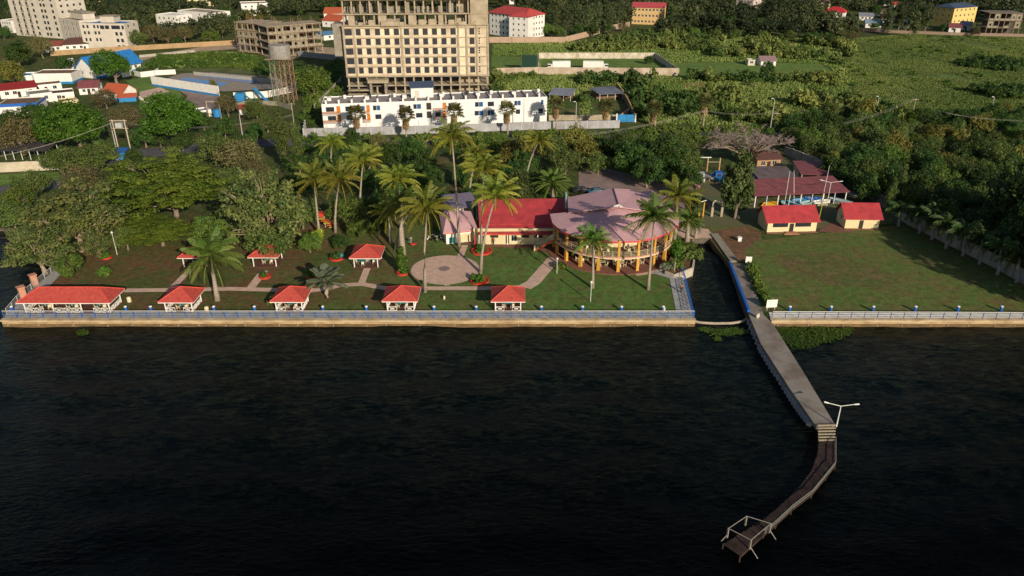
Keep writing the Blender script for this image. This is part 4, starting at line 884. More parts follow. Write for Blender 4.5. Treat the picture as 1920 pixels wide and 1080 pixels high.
def gable_ends(W, D, H, rise, along='x', x0=0, y0=0):
    b = MB()
    if along == 'x':
        for x in (x0+.02, x0+W-.02): b.poly([(x,y0,H),(x,y0+D,H),(x,y0+D/2,H+rise)])
    else:
        for y in (y0+.02, y0+D-.02): b.poly([(x0,y,H),(x0+W,y,H),(x0+W/2,y,H+rise)])
    return b
def rows(W, n, w_, z0, fh, floors, h=1.3, m=.9, sill=1.0):
    L = []
    for f in range(floors):
        for k in range(n):
            xc = m+(W-2*m)*(k+.5)/n; L.append((xc-w_/2, xc+w_/2, z0+f*fh+sill, z0+f*fh+sill+h))
    return L
def house(p0, p1, D, H, label, name='house', cat='house', wall=WHITE, roofm=TERRA, rise=1.8, kind='gable', along='x', over=.5, nwin=3, floors=1, side=1, hip=2.5, band=None, group=None, glass=GLASS, door=True, par=.4, z=0):
    a, rz, W = frame(p0, p1, z); t = thing(name, label, cat, a, rz, group); fh = H/floors
    fw = rows(W, nwin, min(1.4, W/(nwin*1.9)), 0, fh, floors, h=min(1.3, fh*.42), sill=fh*.33) if nwin else []
    if door and nwin > 1 and floors == 1:
        fw = [o for i, o in enumerate(fw) if i != nwin//2]; xc = fw and W/2
    sw = rows(D, max(1, int(D/4)), 1.1, 0, fh, floors, h=min(1.2, fh*.4), sill=fh*.35) if side else []
    dops = []
    if door and nwin > 1 and floors == 1: dops = [(W/2-.5, W/2+.5, .02, min(2.1, H-.3))]
    b_all = fw+dops
    block(t, W, D, H, wall, b_all, sw, sw, roof=roofm if kind == 'flat' else None, parapet=par if kind == 'flat' else 0, wins=False)
    for o in fw: window(t, (o[0]+o[1])/2, o[2], o[1]-o[0], o[3]-o[2], 0, 0, glass)
    for o in sw:
        window(t, W-.14, o[2], o[1]-o[0], o[3]-o[2], (o[0]+o[1])/2, PI/2, glass, inset=0); window(t, .14, o[2], o[1]-o[0], o[3]-o[2], D-(o[0]+o[1])/2, -PI/2, glass, inset=0)
    for o in dops: b = MB(); b.box(o[0], .1, .02, o[1], .16, o[3]); b.build('door', WOOD, t)
    if kind != 'flat':
        gable(W, D, H, rise, over, along, hip=hip if kind == 'hip' else 0).build('roof', roofm, t)
        if kind == 'gable': gable_ends(W, D, H, rise, along).build('gable', wall, t)
    if band:
        b = MB(); z1 = band[1]; b.box(-.03,-.04,z1[0],W+.03,-.003,z1[1]); b.box(W+.003,-.03,z1[0],W+.04,D,z1[1]); b.build('painted_band', band[0], t)
    return t
def wall_line(pts, h, m, label, name='boundary_wall', th=.25, posts=0, cap=None, z=0, postm=None, group=None, cat='wall'):
    P = [G(*q, z) for q in pts]; t = thing(name, label, cat, P[0], 0, group); b = MB(); pb = []
    for i in range(len(P)-1):
        a, c = P[i]-P[0], P[i+1]-P[0]; d = (c-a); L = d.length; d.normalize(); n = Vector((-d.y,d.x,0))*th/2
        b.add([a+n, a-n, c-n, c+n]+[q+Vector((0,0,h)) for q in (a+n, a-n, c-n, c+n)], [(0,1,2,3)[::-1],(4,5,6,7),(0,4,5,1)[::-1],(1,5,6,2)[::-1],(2,6,7,3)[::-1],(3,7,4,0)[::-1]])
        if posts:
            k = max(1, int(L/posts))
            for j in range(k+1): pb.append((a+d*L*j/k, math.atan2(d.y,d.x)))
    b.build('wall_panel', m, t)
    if posts:
        me = MB().cbox(0,0,0,th+.12,th+.12,h+.12).mesh('post', postm or m)
        for q, a in pb[:100]: put('post', me, t, q, a)
    return t
def rail_parts(t, x0, x1, y, z, h, m, name='balcony_rail', n=None, bars=True):
    b = MB(); b.box(x0, y-.03, z+h-.06, x1, y+.03, z+h); b.box(x0, y-.02, z+.08, x1, y+.02, z+.13)
    if bars:
        n = n or int((x1-x0)/.35)
        for k in range(n+1): x = x0+(x1-x0)*k/n; b.box(x-.03, y-.02, z+.13, x+.03, y+.02, z+h-.06)
    return b.build(name, m, t)
# ------------------------------------------------------------------ unfinished concrete tower
def tower():
    a, rz, W = frame((655,178), (917,175)); t = thing('concrete_tower', 'tall unfinished concrete hotel tower with rows of dark windows', 'building', a, rz)
    fx = lambda px: (px-655)*W/262; D = 16
    fl = [(8.6,10.0),(12.1,13.4),(15.6,16.9),(19.1,20.3),(22.5,23.8)]   # window head/foot per storey, filled below
    base0 = 7.0; cols = [(656.5,670),(677,685.5),(694,702.5),(711.5,720.5),(728.5,737.5),(745.5,754.5),(763.5,773),(781,790),(797.6,806.5),(814.5,823.4),(831,840),(848,857.5),(882.5,891.6)]
    ops = []; zs = [7.9,11.35,14.8,18.25,21.7]
    for z in zs:
        for c in cols: ops.append((fx(c[0]), fx(c[1]), z, z+2.25))
    slits = []
    for z in zs:
        for k in range(3): slits.append((fx(899), fx(901.5), z+.1+k*.8, z+.6+k*.8))
    b = MB(); b.wall((0,0),(W,0),base0,25.0,ops+slits,.4); b.wall((W,0),(W,D),base0,25.0,rows(D,3,1.6,base0,3.45,5,h=2,sill=1),.4); b.wall((W,D),(0,D),base0,25.0,[o[:4] for o in ops],.4); b.wall((0,D),(0,0),base0,25.0,rows(D,3,1.6,base0,3.45,5,h=2,sill=1),.4)
    b.build('wall', mat('tower_render', (.66,.56,.41), .9, (.42,.35,.26), .22, .03, 3), t)
    for o in ops: window(t, (o[0]+o[1])/2, o[2], o[1]-o[0], o[3]-o[2], 0, 0, mat('tower_glass', (.03,.033,.045), .3, (.05,.05,.06), 1), mat('tower_frame', (.06,.06,.065), .5), .2, 1)
    for k in range(6):
        b = MB(); z = base0+k*3.45; b.box(-.5 if k < 6 else 0, -.22, z-.25, W+.05, -.005, z+.12); b.build('floor_band', CONC_P, t)
    for px in (655,673.5,759,862,877,896,916):
        b = MB(); x = fx(px); b.box(x-.35, -.34, base0+.13, x+.35, -.225, 25); b.build('pier', CONC_P, t)
    PAN = mat('cream_panel', (.76,.67,.50), .9, (.60,.52,.39), .3)
    for k, z in enumerate(zs):
        for i, c in enumerate(cols[1:12]):
            if (i+k) % 2 == 0 or i in (2,3,7):
                b = MB(); xm = (c[1]+(cols[i+2][0] if i+2 < len(cols) else c[1]+8))/2; b.box(fx(c[1])+.12, -.12, z-.1, fx(min(xm*2-c[1], c[1]+7.2))-.12, -.004, z+2.5); b.build('panel', PAN, t)
    b = MB(); b.box(fx(860.5), -.1, 7.4, fx(874), -.004, 24.4); b.build('blank_panel', PAN, t)
    # floors, core
    for z in (0.2, 3.3, 6.7, 25.0, 28.9, 33.9):
        b = MB(); o = .7 if z in (25.0,) else .25; b.box(-o, -o if z > 20 else -.9, z, W+.2, D+.2, z+.35); b.build('floor_slab', CONC_P, t)
    for z in zs: b = MB(); b.box(.45, .45, z-.9, W-.45, D-.45, z-.6); b.build('floor_slab', CONC, t)
    b = MB(); b.box(fx(860), 4, 0.5, fx(900), 10, 34); b.build('lift_core', CONC_P, t)
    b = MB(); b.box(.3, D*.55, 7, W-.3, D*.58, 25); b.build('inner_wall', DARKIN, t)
    # ground and podium columns
    for zz0, zz1, n in ((0.5,3.3,16),(3.65,6.7,16)):
        for k in range(n):
            for y in (0, D*.5, D-.6):
                x = W*k/(n-1)*.985; b = MB(); b.box(x-.28+.3, y, zz0, x+.28+.3, y+.6, zz1); b.build('column', CONC_P, t)
    # upper open storeys (set back pieces, parapets)
    for zz0, zz1, n in ((25.35,28.9,15),(29.25,33.9,17)):
        for k in range(n):
            for y in (.6, 6.5, D-.8):
                x = W*k/(n-1)*.98; b = MB(); b.box(x+.1, y, zz0, x+.6, y+.5, zz1); b.build('column', CONC_P, t)
    rr = random.Random(8)
    for k in range(14):
        x = fx(665+k*18); b = MB(); h = rr.uniform(.8, 2.2) if k % 3 else 3.3; b.box(x, .1, 25.35, x+rr.uniform(1.5,3.2), .35, 25.35+h); b.build('infill_wall', CONC_P, t)
        b = MB(); y = rr.uniform(1.5,4.5); b.box(x-.6, y, 29.25, x+rr.uniform(.4,2.2), y+.3, 29.25+rr.choice((4.5,4.5,2.2))); b.build('infill_wall', CONC, t)
    b = MB(); b.slab([(fx(724),-1.2,26.6),(fx(757),-1.2,26.6),(fx(757),2.5,27.3),(fx(724),2.5,27.3)], 1.6); b.build('stepped_parapet', CONC_P, t)
    b = MB(); b.box(fx(885), -.1, 25.35, W, .3, 34.2); b.build('tall_wall', CONC_P, t)
    b = MB(); b.box(-.2,-.2,34.25,W*.6,.3,35.6); b.build('roof_beam', CONC_P, t)
    b = MB(); b.box(-4.2, 2, 14, -.3, 9, 25.6); b.build('side_wing', CONC, t)
    # entrance porch
    b = MB(); b.box(fx(697), -4.5, 0, fx(701), -.95, 5.2); b.build('porch_wall', CONC, t)
    b = MB(); b.box(fx(724), -4.5, 0, fx(728), -.95, 5.2); b.build('porch_wall', CONC, t)
    b = MB(); b.box(fx(694), -5, 5.2, fx(731), -.95, 6.3); b.build('porch_beam', CONC_P, t)
    b = MB(); b.box(fx(656), -3.5, 2.1, fx(696), -1, 2.5); b.build('canopy', CONC_P, t)
tower()
# ------------------------------------------------------------------ white apartment block
def apartment():
    a, rz, W = frame((608,246), (1025,230)); D = 11.5; H = 8.5
    t = thing('apartment_block', 'long white three storey apartment block with flat roof and orange balconies', 'building', a, rz)
    fx = lambda px: (px-606)*W/419
    up = [(613,628,0),(648,659,0),(677,683,1),(698,704,0),(704.5,711,1),(746,755,0),(772,778,0),(778.5,786,1),(837,848,1),(887,894,0),(894.5,902,1),(911,923,0),(936,943,0),(962,967,0),(967.5,974,1),(1013,1018,1)]
    lo = [(615,630,0),(649,660,0),(677,684,0),(701,712,0),(746,757,0),(776,788,0),(812,822,0),(886,894,0),(894.5,902,1),(911,916,0),(916.5,923,1),(965,973,0),(1008,1017,0)]
    ops = [(fx(x0),fx(x1),6.0,7.5,GLASSB if b_ else GLASS) for x0,x1,b_ in up]+[(fx(x0),fx(x1),3.2,4.7,GLASSB if b_ else GLASS) for x0,x1,b_ in lo]
    bays = [(632,639),(686,692),(826,833)]
    doors = []
    for x0, x1 in bays:
        for z in (2.9, 5.6): doors.append((fx(x0),fx(x1),z,z+2.1))
    dk = [(fx(796),fx(805),z,z+2.2) for z in (2.9,5.6)]
    block(t, W, D, H, mat('white_render', (.78,.78,.79), .7, (.66,.66,.67), .25, 0), ops+doors+dk, rows(D,2,1.4,0,2.8,3,h=1.2), rows(D,2,1.4,0,2.8,3,h=1.2), roof=mat('roof_screed', (.33,.30,.30), .9, (.25,.22,.22), .4), parapet=.35, z0=0, wins=False)
    for o in ops: window(t, (o[0]+o[1])/2, o[2], o[1]-o[0], o[3]-o[2], 0, 0, o[4], mat('dark_blue_frame', (.05,.08,.15), .5))
    for o in doors: b = MB(); b.box(o[0], .1, o[2], o[1], .16, o[3]); b.build('balcony_door', ORANGE, t)
    for o in dk: b = MB(); b.box(o[0], .2, o[2], o[1], .25, o[3]); b.build('stair_opening', DARKIN, t)
    for (x0, x1) in ((606.5,638),(679,692.5),(809,833)):
        for z in (2.75, 5.45):
            b = MB(); b.box(fx(x0), -1.0, z-.12, fx(x1), -.003, z); b.build('balcony_slab', WHITE, t); rail_parts(t, fx(x0), fx(x1), -.95, z, .85, ORANGE, n=int((fx(x1)-fx(x0))/.16))
    for k in range(18):
        x = W*(k+.35)/18; b = MB(); b.cbox(x, .35, H-.1, .55, .55, 1.25); b.build('parapet_post', WHITE, t)
        b = MB(); b.box(x-.12, .7, H-.35, x+.12, D-.5, H+.1); b.build('roof_upstand', mat('grey_upstand', (.42,.40,.40), .9), t)
        if k % 2: b = MB(); b.lathe((x+1.4, D-2.2, H-.35), [(.55,0),(.55,.9),(.45,1.05),(.1,1.15)], 10); b.build('water_tank', WHITE if k % 4 == 1 else mat('dark_tank', (.04,.04,.05), .5), t)
        if k % 3 == 0: b = MB(); b.cbox(x+.6, D*.6, H-.35, 1.3, 1.6, 1.0); b.build('skylight_box', WHITE, t)
    h0, h1 = fx(770), fx(812); b = MB(); b.box(h0, D-5, H-.34, h1, D-1, H+3.0); b.build('roof_hut', WHITE, t)
    b = MB(); b.slab([(h0-.4,D-5.5,H+3.0),(h1+.4,D-5.5,H+3.0),(h1+.4,D-.5,H+4.1),(h0-.4,D-.5,H+4.1)], .15); b.build('hut_roof', mat('slate_blue_sheet', (.07,.10,.17), .5), t)
    b = MB(); b.box(h0+1.2, D-5.04, H-.3, h0+2.6, D-5.003, H+1.9); b.build('hut_door', BEIGE, t)
    for k in range(9):
        x = fx(612+k*24); b = MB(); b.box(x, -.25, 0, x+.35, -.005, 2.6); b.build('plinth_post', WHITE, t)
apartment()
wall_line([(573,240),(570,256),(820,250),(1000,243),(1160,240)], 2.5, mat('shade_dappled_wall', (.40,.41,.44), .9, (.26,.25,.26), .25, .02, 2), 'long grey boundary wall with painted dappled shade in front of the white apartment block', posts=3.4, postm=mat('wall_post_grey', (.47,.48,.50), .9))  # dappled shade put into the wall colour as darker patches
wall_line([(1030,226),(1162,225),(1180,212)], 1.8, CONC_P, 'bare concrete yard wall right of the white apartment block', posts=4)
wall_line([(1156,166),(1165,178),(1178,200),(1190,229)], 2.3, mat('dark_block_wall', (.20,.17,.14), .9, (.12,.10,.08), 1), 'dark diagonal block wall with bricks along its top beside the blue gate', posts=1.2, postm=TAN)
b = MB(); p, q = G(1157,229), G(1190,229); L = (q-p).length; t = thing('gate', 'bright blue sheet metal gate at the foot of the diagonal wall', 'gate', p, math.atan2(q.y-p.y, q.x-p.x))
for k in range(2): b = MB(); b.box(L*k/2+.03, -.05, .1, L*(k+1)/2-.03, .05, 2.5); b.build('gate_leaf', BLUE2, t)
for x in (-.2, L+.2): b = MB(); b.box(x-.2,-.2,0,x+.2,.2,2.8); b.build('gate_post', WHITE, t)
def shed(p0, p1, D, H, roofm, label, name='shed', rise=.6, legs=4, walls=None, cat='shed', flip=False):
    a, rz, W = frame(p0, p1); t = thing(name, label, cat, a, rz)
    z0, z1 = (H, H+rise) if not flip else (H+rise, H)
    b = MB(); b.slab([(-.4,-.5,z0),(W+.4,-.5,z0),(W+.4,D+.4,z1),(-.4,D+.4,z1)], .12); b.build('roof', roofm, t)
    for k in range(legs):
        for y in (.1, D-.2):
            x = .1+(W-.2)*k/(legs-1); b = MB(); b.cbox(x, y, 0, .14, .14, min(z0,z1)+(0 if y < 1 else rise*.7 if not flip else 0)-.1); b.build('post', WHITE_M, t)
    if walls: b = MB(); b.box(.2,D*.4,0,W-.2,D-.3,min(z0,z1)-.2); b.build('wall', walls, t)
    return t
shed((1030,188),(1070,190),9,2.2,GREYR,'grey roofed open shed right of the white apartment block',walls=RUST)
shed((1124,190),(1168,187),9,2.6,mat('patched_sheet_roof', (.20,.22,.27), .6, (.10,.11,.14), .5),'patched grey roofed shed beside the dark diagonal wall',walls=RUST)
# ------------------------------------------------------------------ unfinished building with scaffolding
def skeleton(p0, p1, D, floors, fh, nb, label, name='unfinished_building', poles=True, fillp=.55, seed=3, m=CONC, group=None):
    a, rz, W = frame(p0, p1); t = thing(name, label, 'building', a, rz, group); rr = random.Random(seed)
    for f in range(floors+1):
        b = MB(); b.box(-.5, -.5, f*fh+(.01 if f == 0 else 0), W+.5, D+.4, f*fh+.3); b.build('floor_slab', m, t)
    for f in range(floors):
        for k in range(nb+1):
            for y in (.05, D-.5): x = (W-.4)*k/nb; b = MB(); b.box(x, y, f*fh+.3, x+.4, y+.4, (f+1)*fh); b.build('column', m, t)
        b = MB()
        for k in range(nb):
            x0, x1 = (W-.4)*k/nb+.4, (W-.4)*(k+1)/nb; r = rr.random()
            if r < fillp and f > 0:
                wm = (x1-x0)*.3; b.wall((x0,.12),(x1,.12),f*fh+.3,(f+1)*fh,[(wm,x1-x0-wm,f*fh+1.2,f*fh+2.5)],.2)
            elif r < .8 and f > 0: b.box(x0,.12,f*fh+.3,x1,.3,f*fh+1.2)
        if b.v: b.build('infill_wall', mat('block_infill', (.33,.29,.22), .9, (.22,.19,.15), 1), t)
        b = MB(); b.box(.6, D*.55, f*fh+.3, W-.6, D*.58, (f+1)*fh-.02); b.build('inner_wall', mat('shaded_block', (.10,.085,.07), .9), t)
    if poles:
        H = floors*fh; b = MB()
        for k in range(int(W/.9)):
            x = k*.9+rr.uniform(-.3,.3); y = rr.uniform(0,D); h = rr.uniform(.8,2.8)
            b.tube([(x,y,H+.3),(x+rr.uniform(-.5,.5),y,H+.3+h)], .07, 4)
        b.build('starter_props', mat('timber_props', (.36,.22,.14), .9), t)
        b = MB()
        for k in range(int(W/2.2)+1): b.tube([(k*2.2,-1.1,0),(k*2.2+.1,-1.1,H+1)], .06, 4)
        for f in range(1, floors+1): b.tube([(0,-1.15,f*fh-.4),(W,-1.15,f*fh-.3)], .06, 4)
        b.build('scaffold', mat('timber_props', (.36,.22,.14), .9), t)
    return t
skeleton((450,96),(502,101),12,4,3.5,5,'grey unfinished block with scaffolding, left part, beside the dirt track',fillp=.8,seed=4,m=CONC_P)
skeleton((508,108),(606,98),12,4,3.5,7,'stepped unfinished building with open floors behind the water tank tower',fillp=.45,seed=9,m=CONC_P)
# ------------------------------------------------------------------ high rise and its wing, far left
def highrise():
    a, rz, W = frame((32,66), (121,73)); t = thing('apartment_tower', 'tall pale apartment tower with stacked dark windows at the upper left corner', 'building', a, rz)
    H = 30; ops = []
    for f in range(8):
        z = 1.2+f*3.1
        for px in (40,52,64): ops.append((W*(px-32)/89, W*(px-32)/89+1.8, z-.3, z+2.1))
        for px in (77,92,98,112):
            if f < 7: ops.append((W*(px-34)/89, W*(px-34)/89+1.8, z-.1, z+1.6))
    ops += [(W*.50,W*.62,25.6,27.2),(W*.68,W*.8,25.6,27.2),(W*.84,W*.97,25.6,27.2)]
    block(t, W, 18, H, BEIGE, ops, rows(18,4,1.4,0,3.1,8), rows(18,4,1.4,0,3.1,8), roof=CONC, fr=None)
    for px in (47,59,71):
        for f in range(8):
            x = W*(px-35)/89; b = MB(); b.box(x-.2,-.7,.9+f*3.1,x+.9,-.003,2.0+f*3.1); b.build('balcony', mat('balcony_grey', (.25,.23,.22), .8), t)
highrise()
a, rz, W = frame((122,84),(160,92)); t = thing('apartment_wing', 'pale four storey wing adjoining the tall left apartment tower', 'building', a, rz)
block(t, W, 14, 14, BEIGE, [(W*x,W*x+1.2,z,z+1.6) for x in (.18,.35,.6,.82) for z in (1.5,5,8.5,11.2)], (), rows(14,2,1.3,0,3.5,4), roof=CONC_P, fr=None)
b = MB(); b.box(W*.35, 3, 14, W*.95, 9, 17.2); b.build('roof_cabin', BEIGE, t); b = MB(); b.box(W*.3, 2.6, 17.2, W*1.0, 9.4, 17.45); b.build('cabin_roof', CONC_P, t)
a, rz, W = frame((160,94),(243,95)); t = thing('apartment_wing', 'longer pale four storey wing with dark top floor openings left of the wood', 'building', a, rz)
block(t, W, 13, 13.2, BEIGE, [(W*x,W*x+1.1,z,z+1.5) for x in (.06,.15,.3,.38) for z in (4.5,7.8,10.8)]+[(W*x,W*x+w_,10.4,12.2) for x,w_ in ((.45,2.2),(.56,2.2),(.70,4.6),(.93,1.2))]+[(W*x,W*x+1.4,z,z+1.7) for x in (.76,.86) for z in (.9,4.1,7.3)], (), rows(13,2,1.4,0,3.3,4), roof=BLUER, fr=None)
b = MB(); b.box(W*.42, 3, 13.2, W*.72, 9, 16.2); b.build('roof_cabin', BEIGE, t); b = MB(); b.box(W*.39, 2.6, 16.2, W*.75, 9.4, 16.4); b.build('cabin_roof', CONC_P, t)
# houses at the upper left
house((118,97),(202,92),10,3.6,'long white house with dark brown hipped roof below the pale apartment wings',roofm=BROWNR,kind='hip',rise=2.4,nwin=6,hip=4)
house((85,98),(118,97),8,3.2,'white house with rusty red roof beside the long brown roofed one',roofm=mat('rusty_red_roof', (.25,.07,.05), .8),nwin=3)
wall_line([(95,105),(210,97),(440,84),(450,78)], 2.4, TAN, 'long tan earth coloured wall running along the dirt track at the upper left', th=.3)
wall_line([(262,108),(365,98)], 1.2, mat('low_fence_post', (.4,.38,.33), .9), 'row of pale concrete fence posts by the weedy field', name='fence', posts=3, th=.08)
house((181,148),(266,131),11,4.0,'large white hall with bright blue gabled roof partly hidden by a dome tree',roofm=BLUER,rise=4.6,along='x',nwin=6,band=(BLUE2,(0,.9)),over=.9)
house((64,158),(137,157),10,4.2,'large white flat roofed hall with blue skirting left of the blue gabled house',kind='flat',roofm=RUST,nwin=0,side=0,band=(BLUE2,(0,.9)),par=.3)
house((40,161),(64,160),8,4.0,'small white building with blue trim left of the flat roofed hall',kind='flat',roofm=BLUE2,nwin=2,band=(BLUE2,(0,.8)))
house((122,131),(139,130),6,4,'white block house with cyan blue flat roof behind the flat roofed hall',kind='flat',roofm=BLUE2,nwin=1,side=0)
house((3,186),(72,178),8,3.4,'white house with dark red roof at the left edge',roofm=mat('dark_red_roof', (.25,.025,.025), .7),nwin=4,rise=1.6)
house((58,176),(118,170),8,3.0,'low white rooms with rusty flat roofs in the middle of the white cluster',kind='flat',roofm=RUST,nwin=3)
house((60,195),(102,190),9,3.4,'white cube house with two dark windows in the white cluster',kind='flat',roofm=CONC,nwin=2,door=False)
house((100,192),(142,188),8,3.2,'white walled room with brown flat roof at the right of the white cluster',kind='flat',roofm=BROWNR,nwin=2)
house((118,204),(150,200),6,2.6,'cream low wall building just above the big green dome tree',kind='flat',roofm=CONC_P,wall=CREAM,nwin=1,side=0)
house((0,216),(74,212),11,3.6,'long flat rusty roofed building with deep blue fascia at the left edge',kind='flat',roofm=RUST,nwin=0,side=0,band=(BLUE,(2.6,3.65)),par=.25)
house((150,178),(186,176),9,2.8,'maroon roofed cottage left of the orange red roofed one',roofm=MAROON,nwin=3,rise=1.8)
house((196,186),(232,189),7,3.0,'white cottage with orange red gabled roof and blue base',roofm=TERRA,nwin=2,rise=2.4,along='x',band=(BLUE2,(0,.8)))
house((224,192),(256,190),4,2.0,'small porch building with terracotta roof and blue wall below the red cottage',roofm=TERRA,nwin=0,wall=BLUE2,rise=.8,side=0)
wall_line([(262,186),(290,205)], 1.0, WHITE, 'short row of white picket posts by the dome tree', name='fence', posts=1.0, th=.08)
# wavy white and blue walls, pool compound
wall_line([(230,146),(250,141),(265,145),(290,142),(298,137)], 2.2, WHITE, 'wavy white wall on the right of the blue roofed building')
wall_line([(290,141),(330,139)], 2.0, WHITE, 'short white wall behind the wavy wall')
t = wall_line([(286,161),(412,181)], 3.9, WHITE, 'long straight white wall with blue foot in front of the swimming pool')
a, rz, W = frame((286,161),(412,181)); b = MB(); b.box(0,-.2,0,W,-.13,.8); b.build('painted_foot', BLUE2, t, (0,0,0), rz)
land('pool_deck', [(300,152),(420,172),(545,165),(520,146),(400,136),(340,138)], .10, mat('pool_deck_paving', (.34,.29,.25), .9, (.25,.21,.18), .6, world=True))
PW = mat('pool_water', (.02,.16,.50), .15, (.015,.11,.36), .4, .02, 2, spec=.6)
b = MB(); b.sheet([G2(335,150),G2(352,146),G2(430,156),G2(412,163)], .16); tag(b.build('pool_water', PW), kind='structure')
b = MB(); b.sheet([G2(372,144),G2(392,140),G2(488,151),G2(470,157)], .16); tag(b.build('pool_water', PW), kind='structure')
wall_line([(364,141),(480,152),(522,158)], 1.5, mat('fence_pale', (.40,.38,.34), .9), 'row of pale fence posts behind the swimming pool', name='fence', posts=1.8, th=.07)
wall_line([(440,186),(500,183),(545,174),(556,165)], 2.4, WHITE, 'curved white wall with panels at the right end of the pool compound', posts=4)
t = thing('water_slide', 'blue tube water slide beside the curved white pool wall', 'slide', G(487,190)); b = MB()
b.tube([(-2.5,3,4),(-1,2,3.2),(.5,1,2.2),(1.8,-.2,1),(3.2,-1,.5)], .5, 8); b.build('chute', BLUE2, t); b = MB(); b.tube([(-2.5,3,0),(-2.5,3,4)], .12, 6); b.build('support', TEAL, t)
t = thing('slide_tower', 'blue box shaped slide tower with turquoise steps left of the tube slide', 'slide', G(452,189)); MB().box(-1.6,-1,0,1.6,1.5,2.8).build('box', BLUE2, t); MB().slab([(1.6,-.9,2.4),(4,-.9,.4),(4,.3,.4),(1.6,.3,2.4)], .2).build('steps', TEAL, t)
house((450,216),(482,213),6,2.2,'small hut with faded red roof over the rubbish heap',roofm=mat('faded_red_roof', (.42,.08,.07), .8),nwin=1,rise=.8)
wall_line([(440,202),(470,196),(520,198),(547,206)], 1.6, CONC, 'curved low concrete wall below the pool compound')
t = thing('tank_frame', 'blue water tank standing in a pale timber frame by the driveway', 'water tank', G(404,222))
for x in (-2.2, 2.0): MB().cbox(x,0,0,.25,.25,5.5).build('post', WOODP, t)
MB().box(-2.4,-.12,5.5,2.2,.12,5.75).build('beam', WOODP, t); MB().lathe((.8,0,.6), [(1.3,0),(1.3,2.2),(.5,2.6),(.05,2.65)], 14).build('tank', BLUE2, t)
house((372,222),(398,218),5,2.4,'tiny white shed beside the blue water tank',kind='flat',roofm=GREYR,nwin=1,side=0)
# tank tower
def tanktower():
    t = thing('water_tower', 'tall lattice water tower carrying a grey sheet metal tank', 'water tower', G(536,190)); H = 15.5
    P = [(-3.6,-2.2),(3.6,-2.2),(3.6,2.6),(-3.6,2.6),(0,-2.2),(0,2.6),(-1.8,-2.2),(1.8,-2.2)]
    for i, (x, y) in enumerate(P):
        b = MB(); b.tube([(x,y,0),(x*.98,y,H)], .11, 6); b.build('leg', mat('green_steel', (.16,.28,.20), .6) if i in (0,3,5,6) else mat('rusty_steel', (.34,.22,.15), .7), t)
    b = MB()
    for k in range(5):
        z = k*3.1
        for (a, c) in ((0,6),(6,4),(4,7),(7,1),(3,5),(5,2),(0,3),(1,2)):
            b.tube([(*P[a],z),(*P[c],z+3)], .05, 4); b.tube([(*P[c],z),(*P[a],z+3)], .05, 4); b.tube([(*P[a],z+3),(*P[c],z+3)], .06, 4)
    b.build('bracing', mat('rusty_steel', (.34,.22,.15), .7), t)
    b = MB(); b.lathe((0,.2,H), [(4.1,0),(4.1,.15),(3.8,.15),(3.8,4.4),(3.7,4.5),(.1,5.0)], 20); b.build('tank', mat('ribbed_tank', (.30,.29,.27), .7, (.20,.19,.17), .7, .03, 2), t)
    b = MB(); b.box(-4.8,-3.2,H-.25,4.8,3.8,-.05+H); b.build('platform', mat('rusty_steel', (.34,.22,.15), .7), t)
tanktower()
# ------------------------------------------------------------------ behind and right of the concrete tower
def bigwhite():
    a, rz, W = frame((918,64),(985,73)); t = thing('school_building', 'white four storey building with red roof right of the concrete tower', 'building', a, rz); H = 12.5
    block(t, W, 16, H, WHITE, rows(W,9,1.1,0,3.1,4,h=1.4), (), rows(16,6,.9,0,3.1,4,h=1.2), parapet=0, fr=None)
    gable(W,16,H,3.0,.8,'x',hip=5).build('roof', mat('red_tile_far', (.48,.07,.07), .8), t)
bigwhite()
house((990,74),(1012,68),12,12,'narrow white gable end of the red roofed four storey building',roofm=mat('red_tile_far', (.48,.07,.07), .8),rise=2,kind='hip',hip=3,floors=4,nwin=1,name='annex',cat='building')
wall_line([(918,80),(960,80),(1058,80),(1105,68),(1150,56),(1180,50)], 3.0, mat('pinkish_wall', (.46,.33,.24), .9, (.36,.26,.19), .3), 'long pinkish boundary wall in front of the far wood', posts=6)
wall_line([(1010,128),(1010,110),(1228,110),(1272,142)], 2.8, mat('mottled_white_wall', (.62,.58,.50), .9, (.34,.28,.20), .35), 'mottled white walls round the back of the parking enclosure')
wall_line([(925,142),(1008,140),(1120,141),(1272,142)], 3.2, mat('mottled_wall', (.52,.44,.36), .9, (.34,.26,.19), .3), 'mottled pale front wall of the parking enclosure')
wall_line([(1138,140),(1148,152)], 2.4, CONC, 'short wall stub running down from the enclosure')
t = thing('screen_fence', 'dark green shade net screen standing left of the enclosure', 'screen', G(978,134)); p = G(1007,134)-t.location
MB().box(0,-.05,.2,p.x,.05,7.0).build('net', mat('shade_net', (.015,.05,.035), .9), t)
for k in range(4): MB().cbox(p.x*k/3,.12,0,.14,.14,7.2).build('post', PIPE, t)
def truck(q, rz, L, label, cab_side=-1):
    t = thing('truck', label, 'truck', G(*q), rz)
    MB().box(-L/2,-1.25,1.0,L/2,1.25,3.9).build('cargo_box', WHITE, t)
    x = cab_side*(L/2+.1); b = MB(); b.box(min(x,x+cab_side*2.0),-1.2,.7,max(x,x+cab_side*2.0),1.2,2.7); b.build('cab', WHITE_M, t)
    b = MB(); b.box(min(x+cab_side*.5,x+cab_side*2.03),-1.23,1.8,max(x+cab_side*.5,x+cab_side*2.03),1.23,2.45); b.build('windscreen', GLASS, t)
    MB().box(-L/2,-1.0,.55,L/2,1.0,.95).build('chassis', RUBBER, t)
    for wx in (-L/2+1.2, -L/2+2.5, L/2-1.2, x+cab_side*1.0):
        for y in (-1.15, 1.15): b = MB(); b.tube([(wx,y-.15,.5),(wx,y+.15,.5)], .5, 12); b.build('wheel', RUBBER, t)
truck((1052,131), .05, 8, 'white box truck parked at the left inside the enclosure')
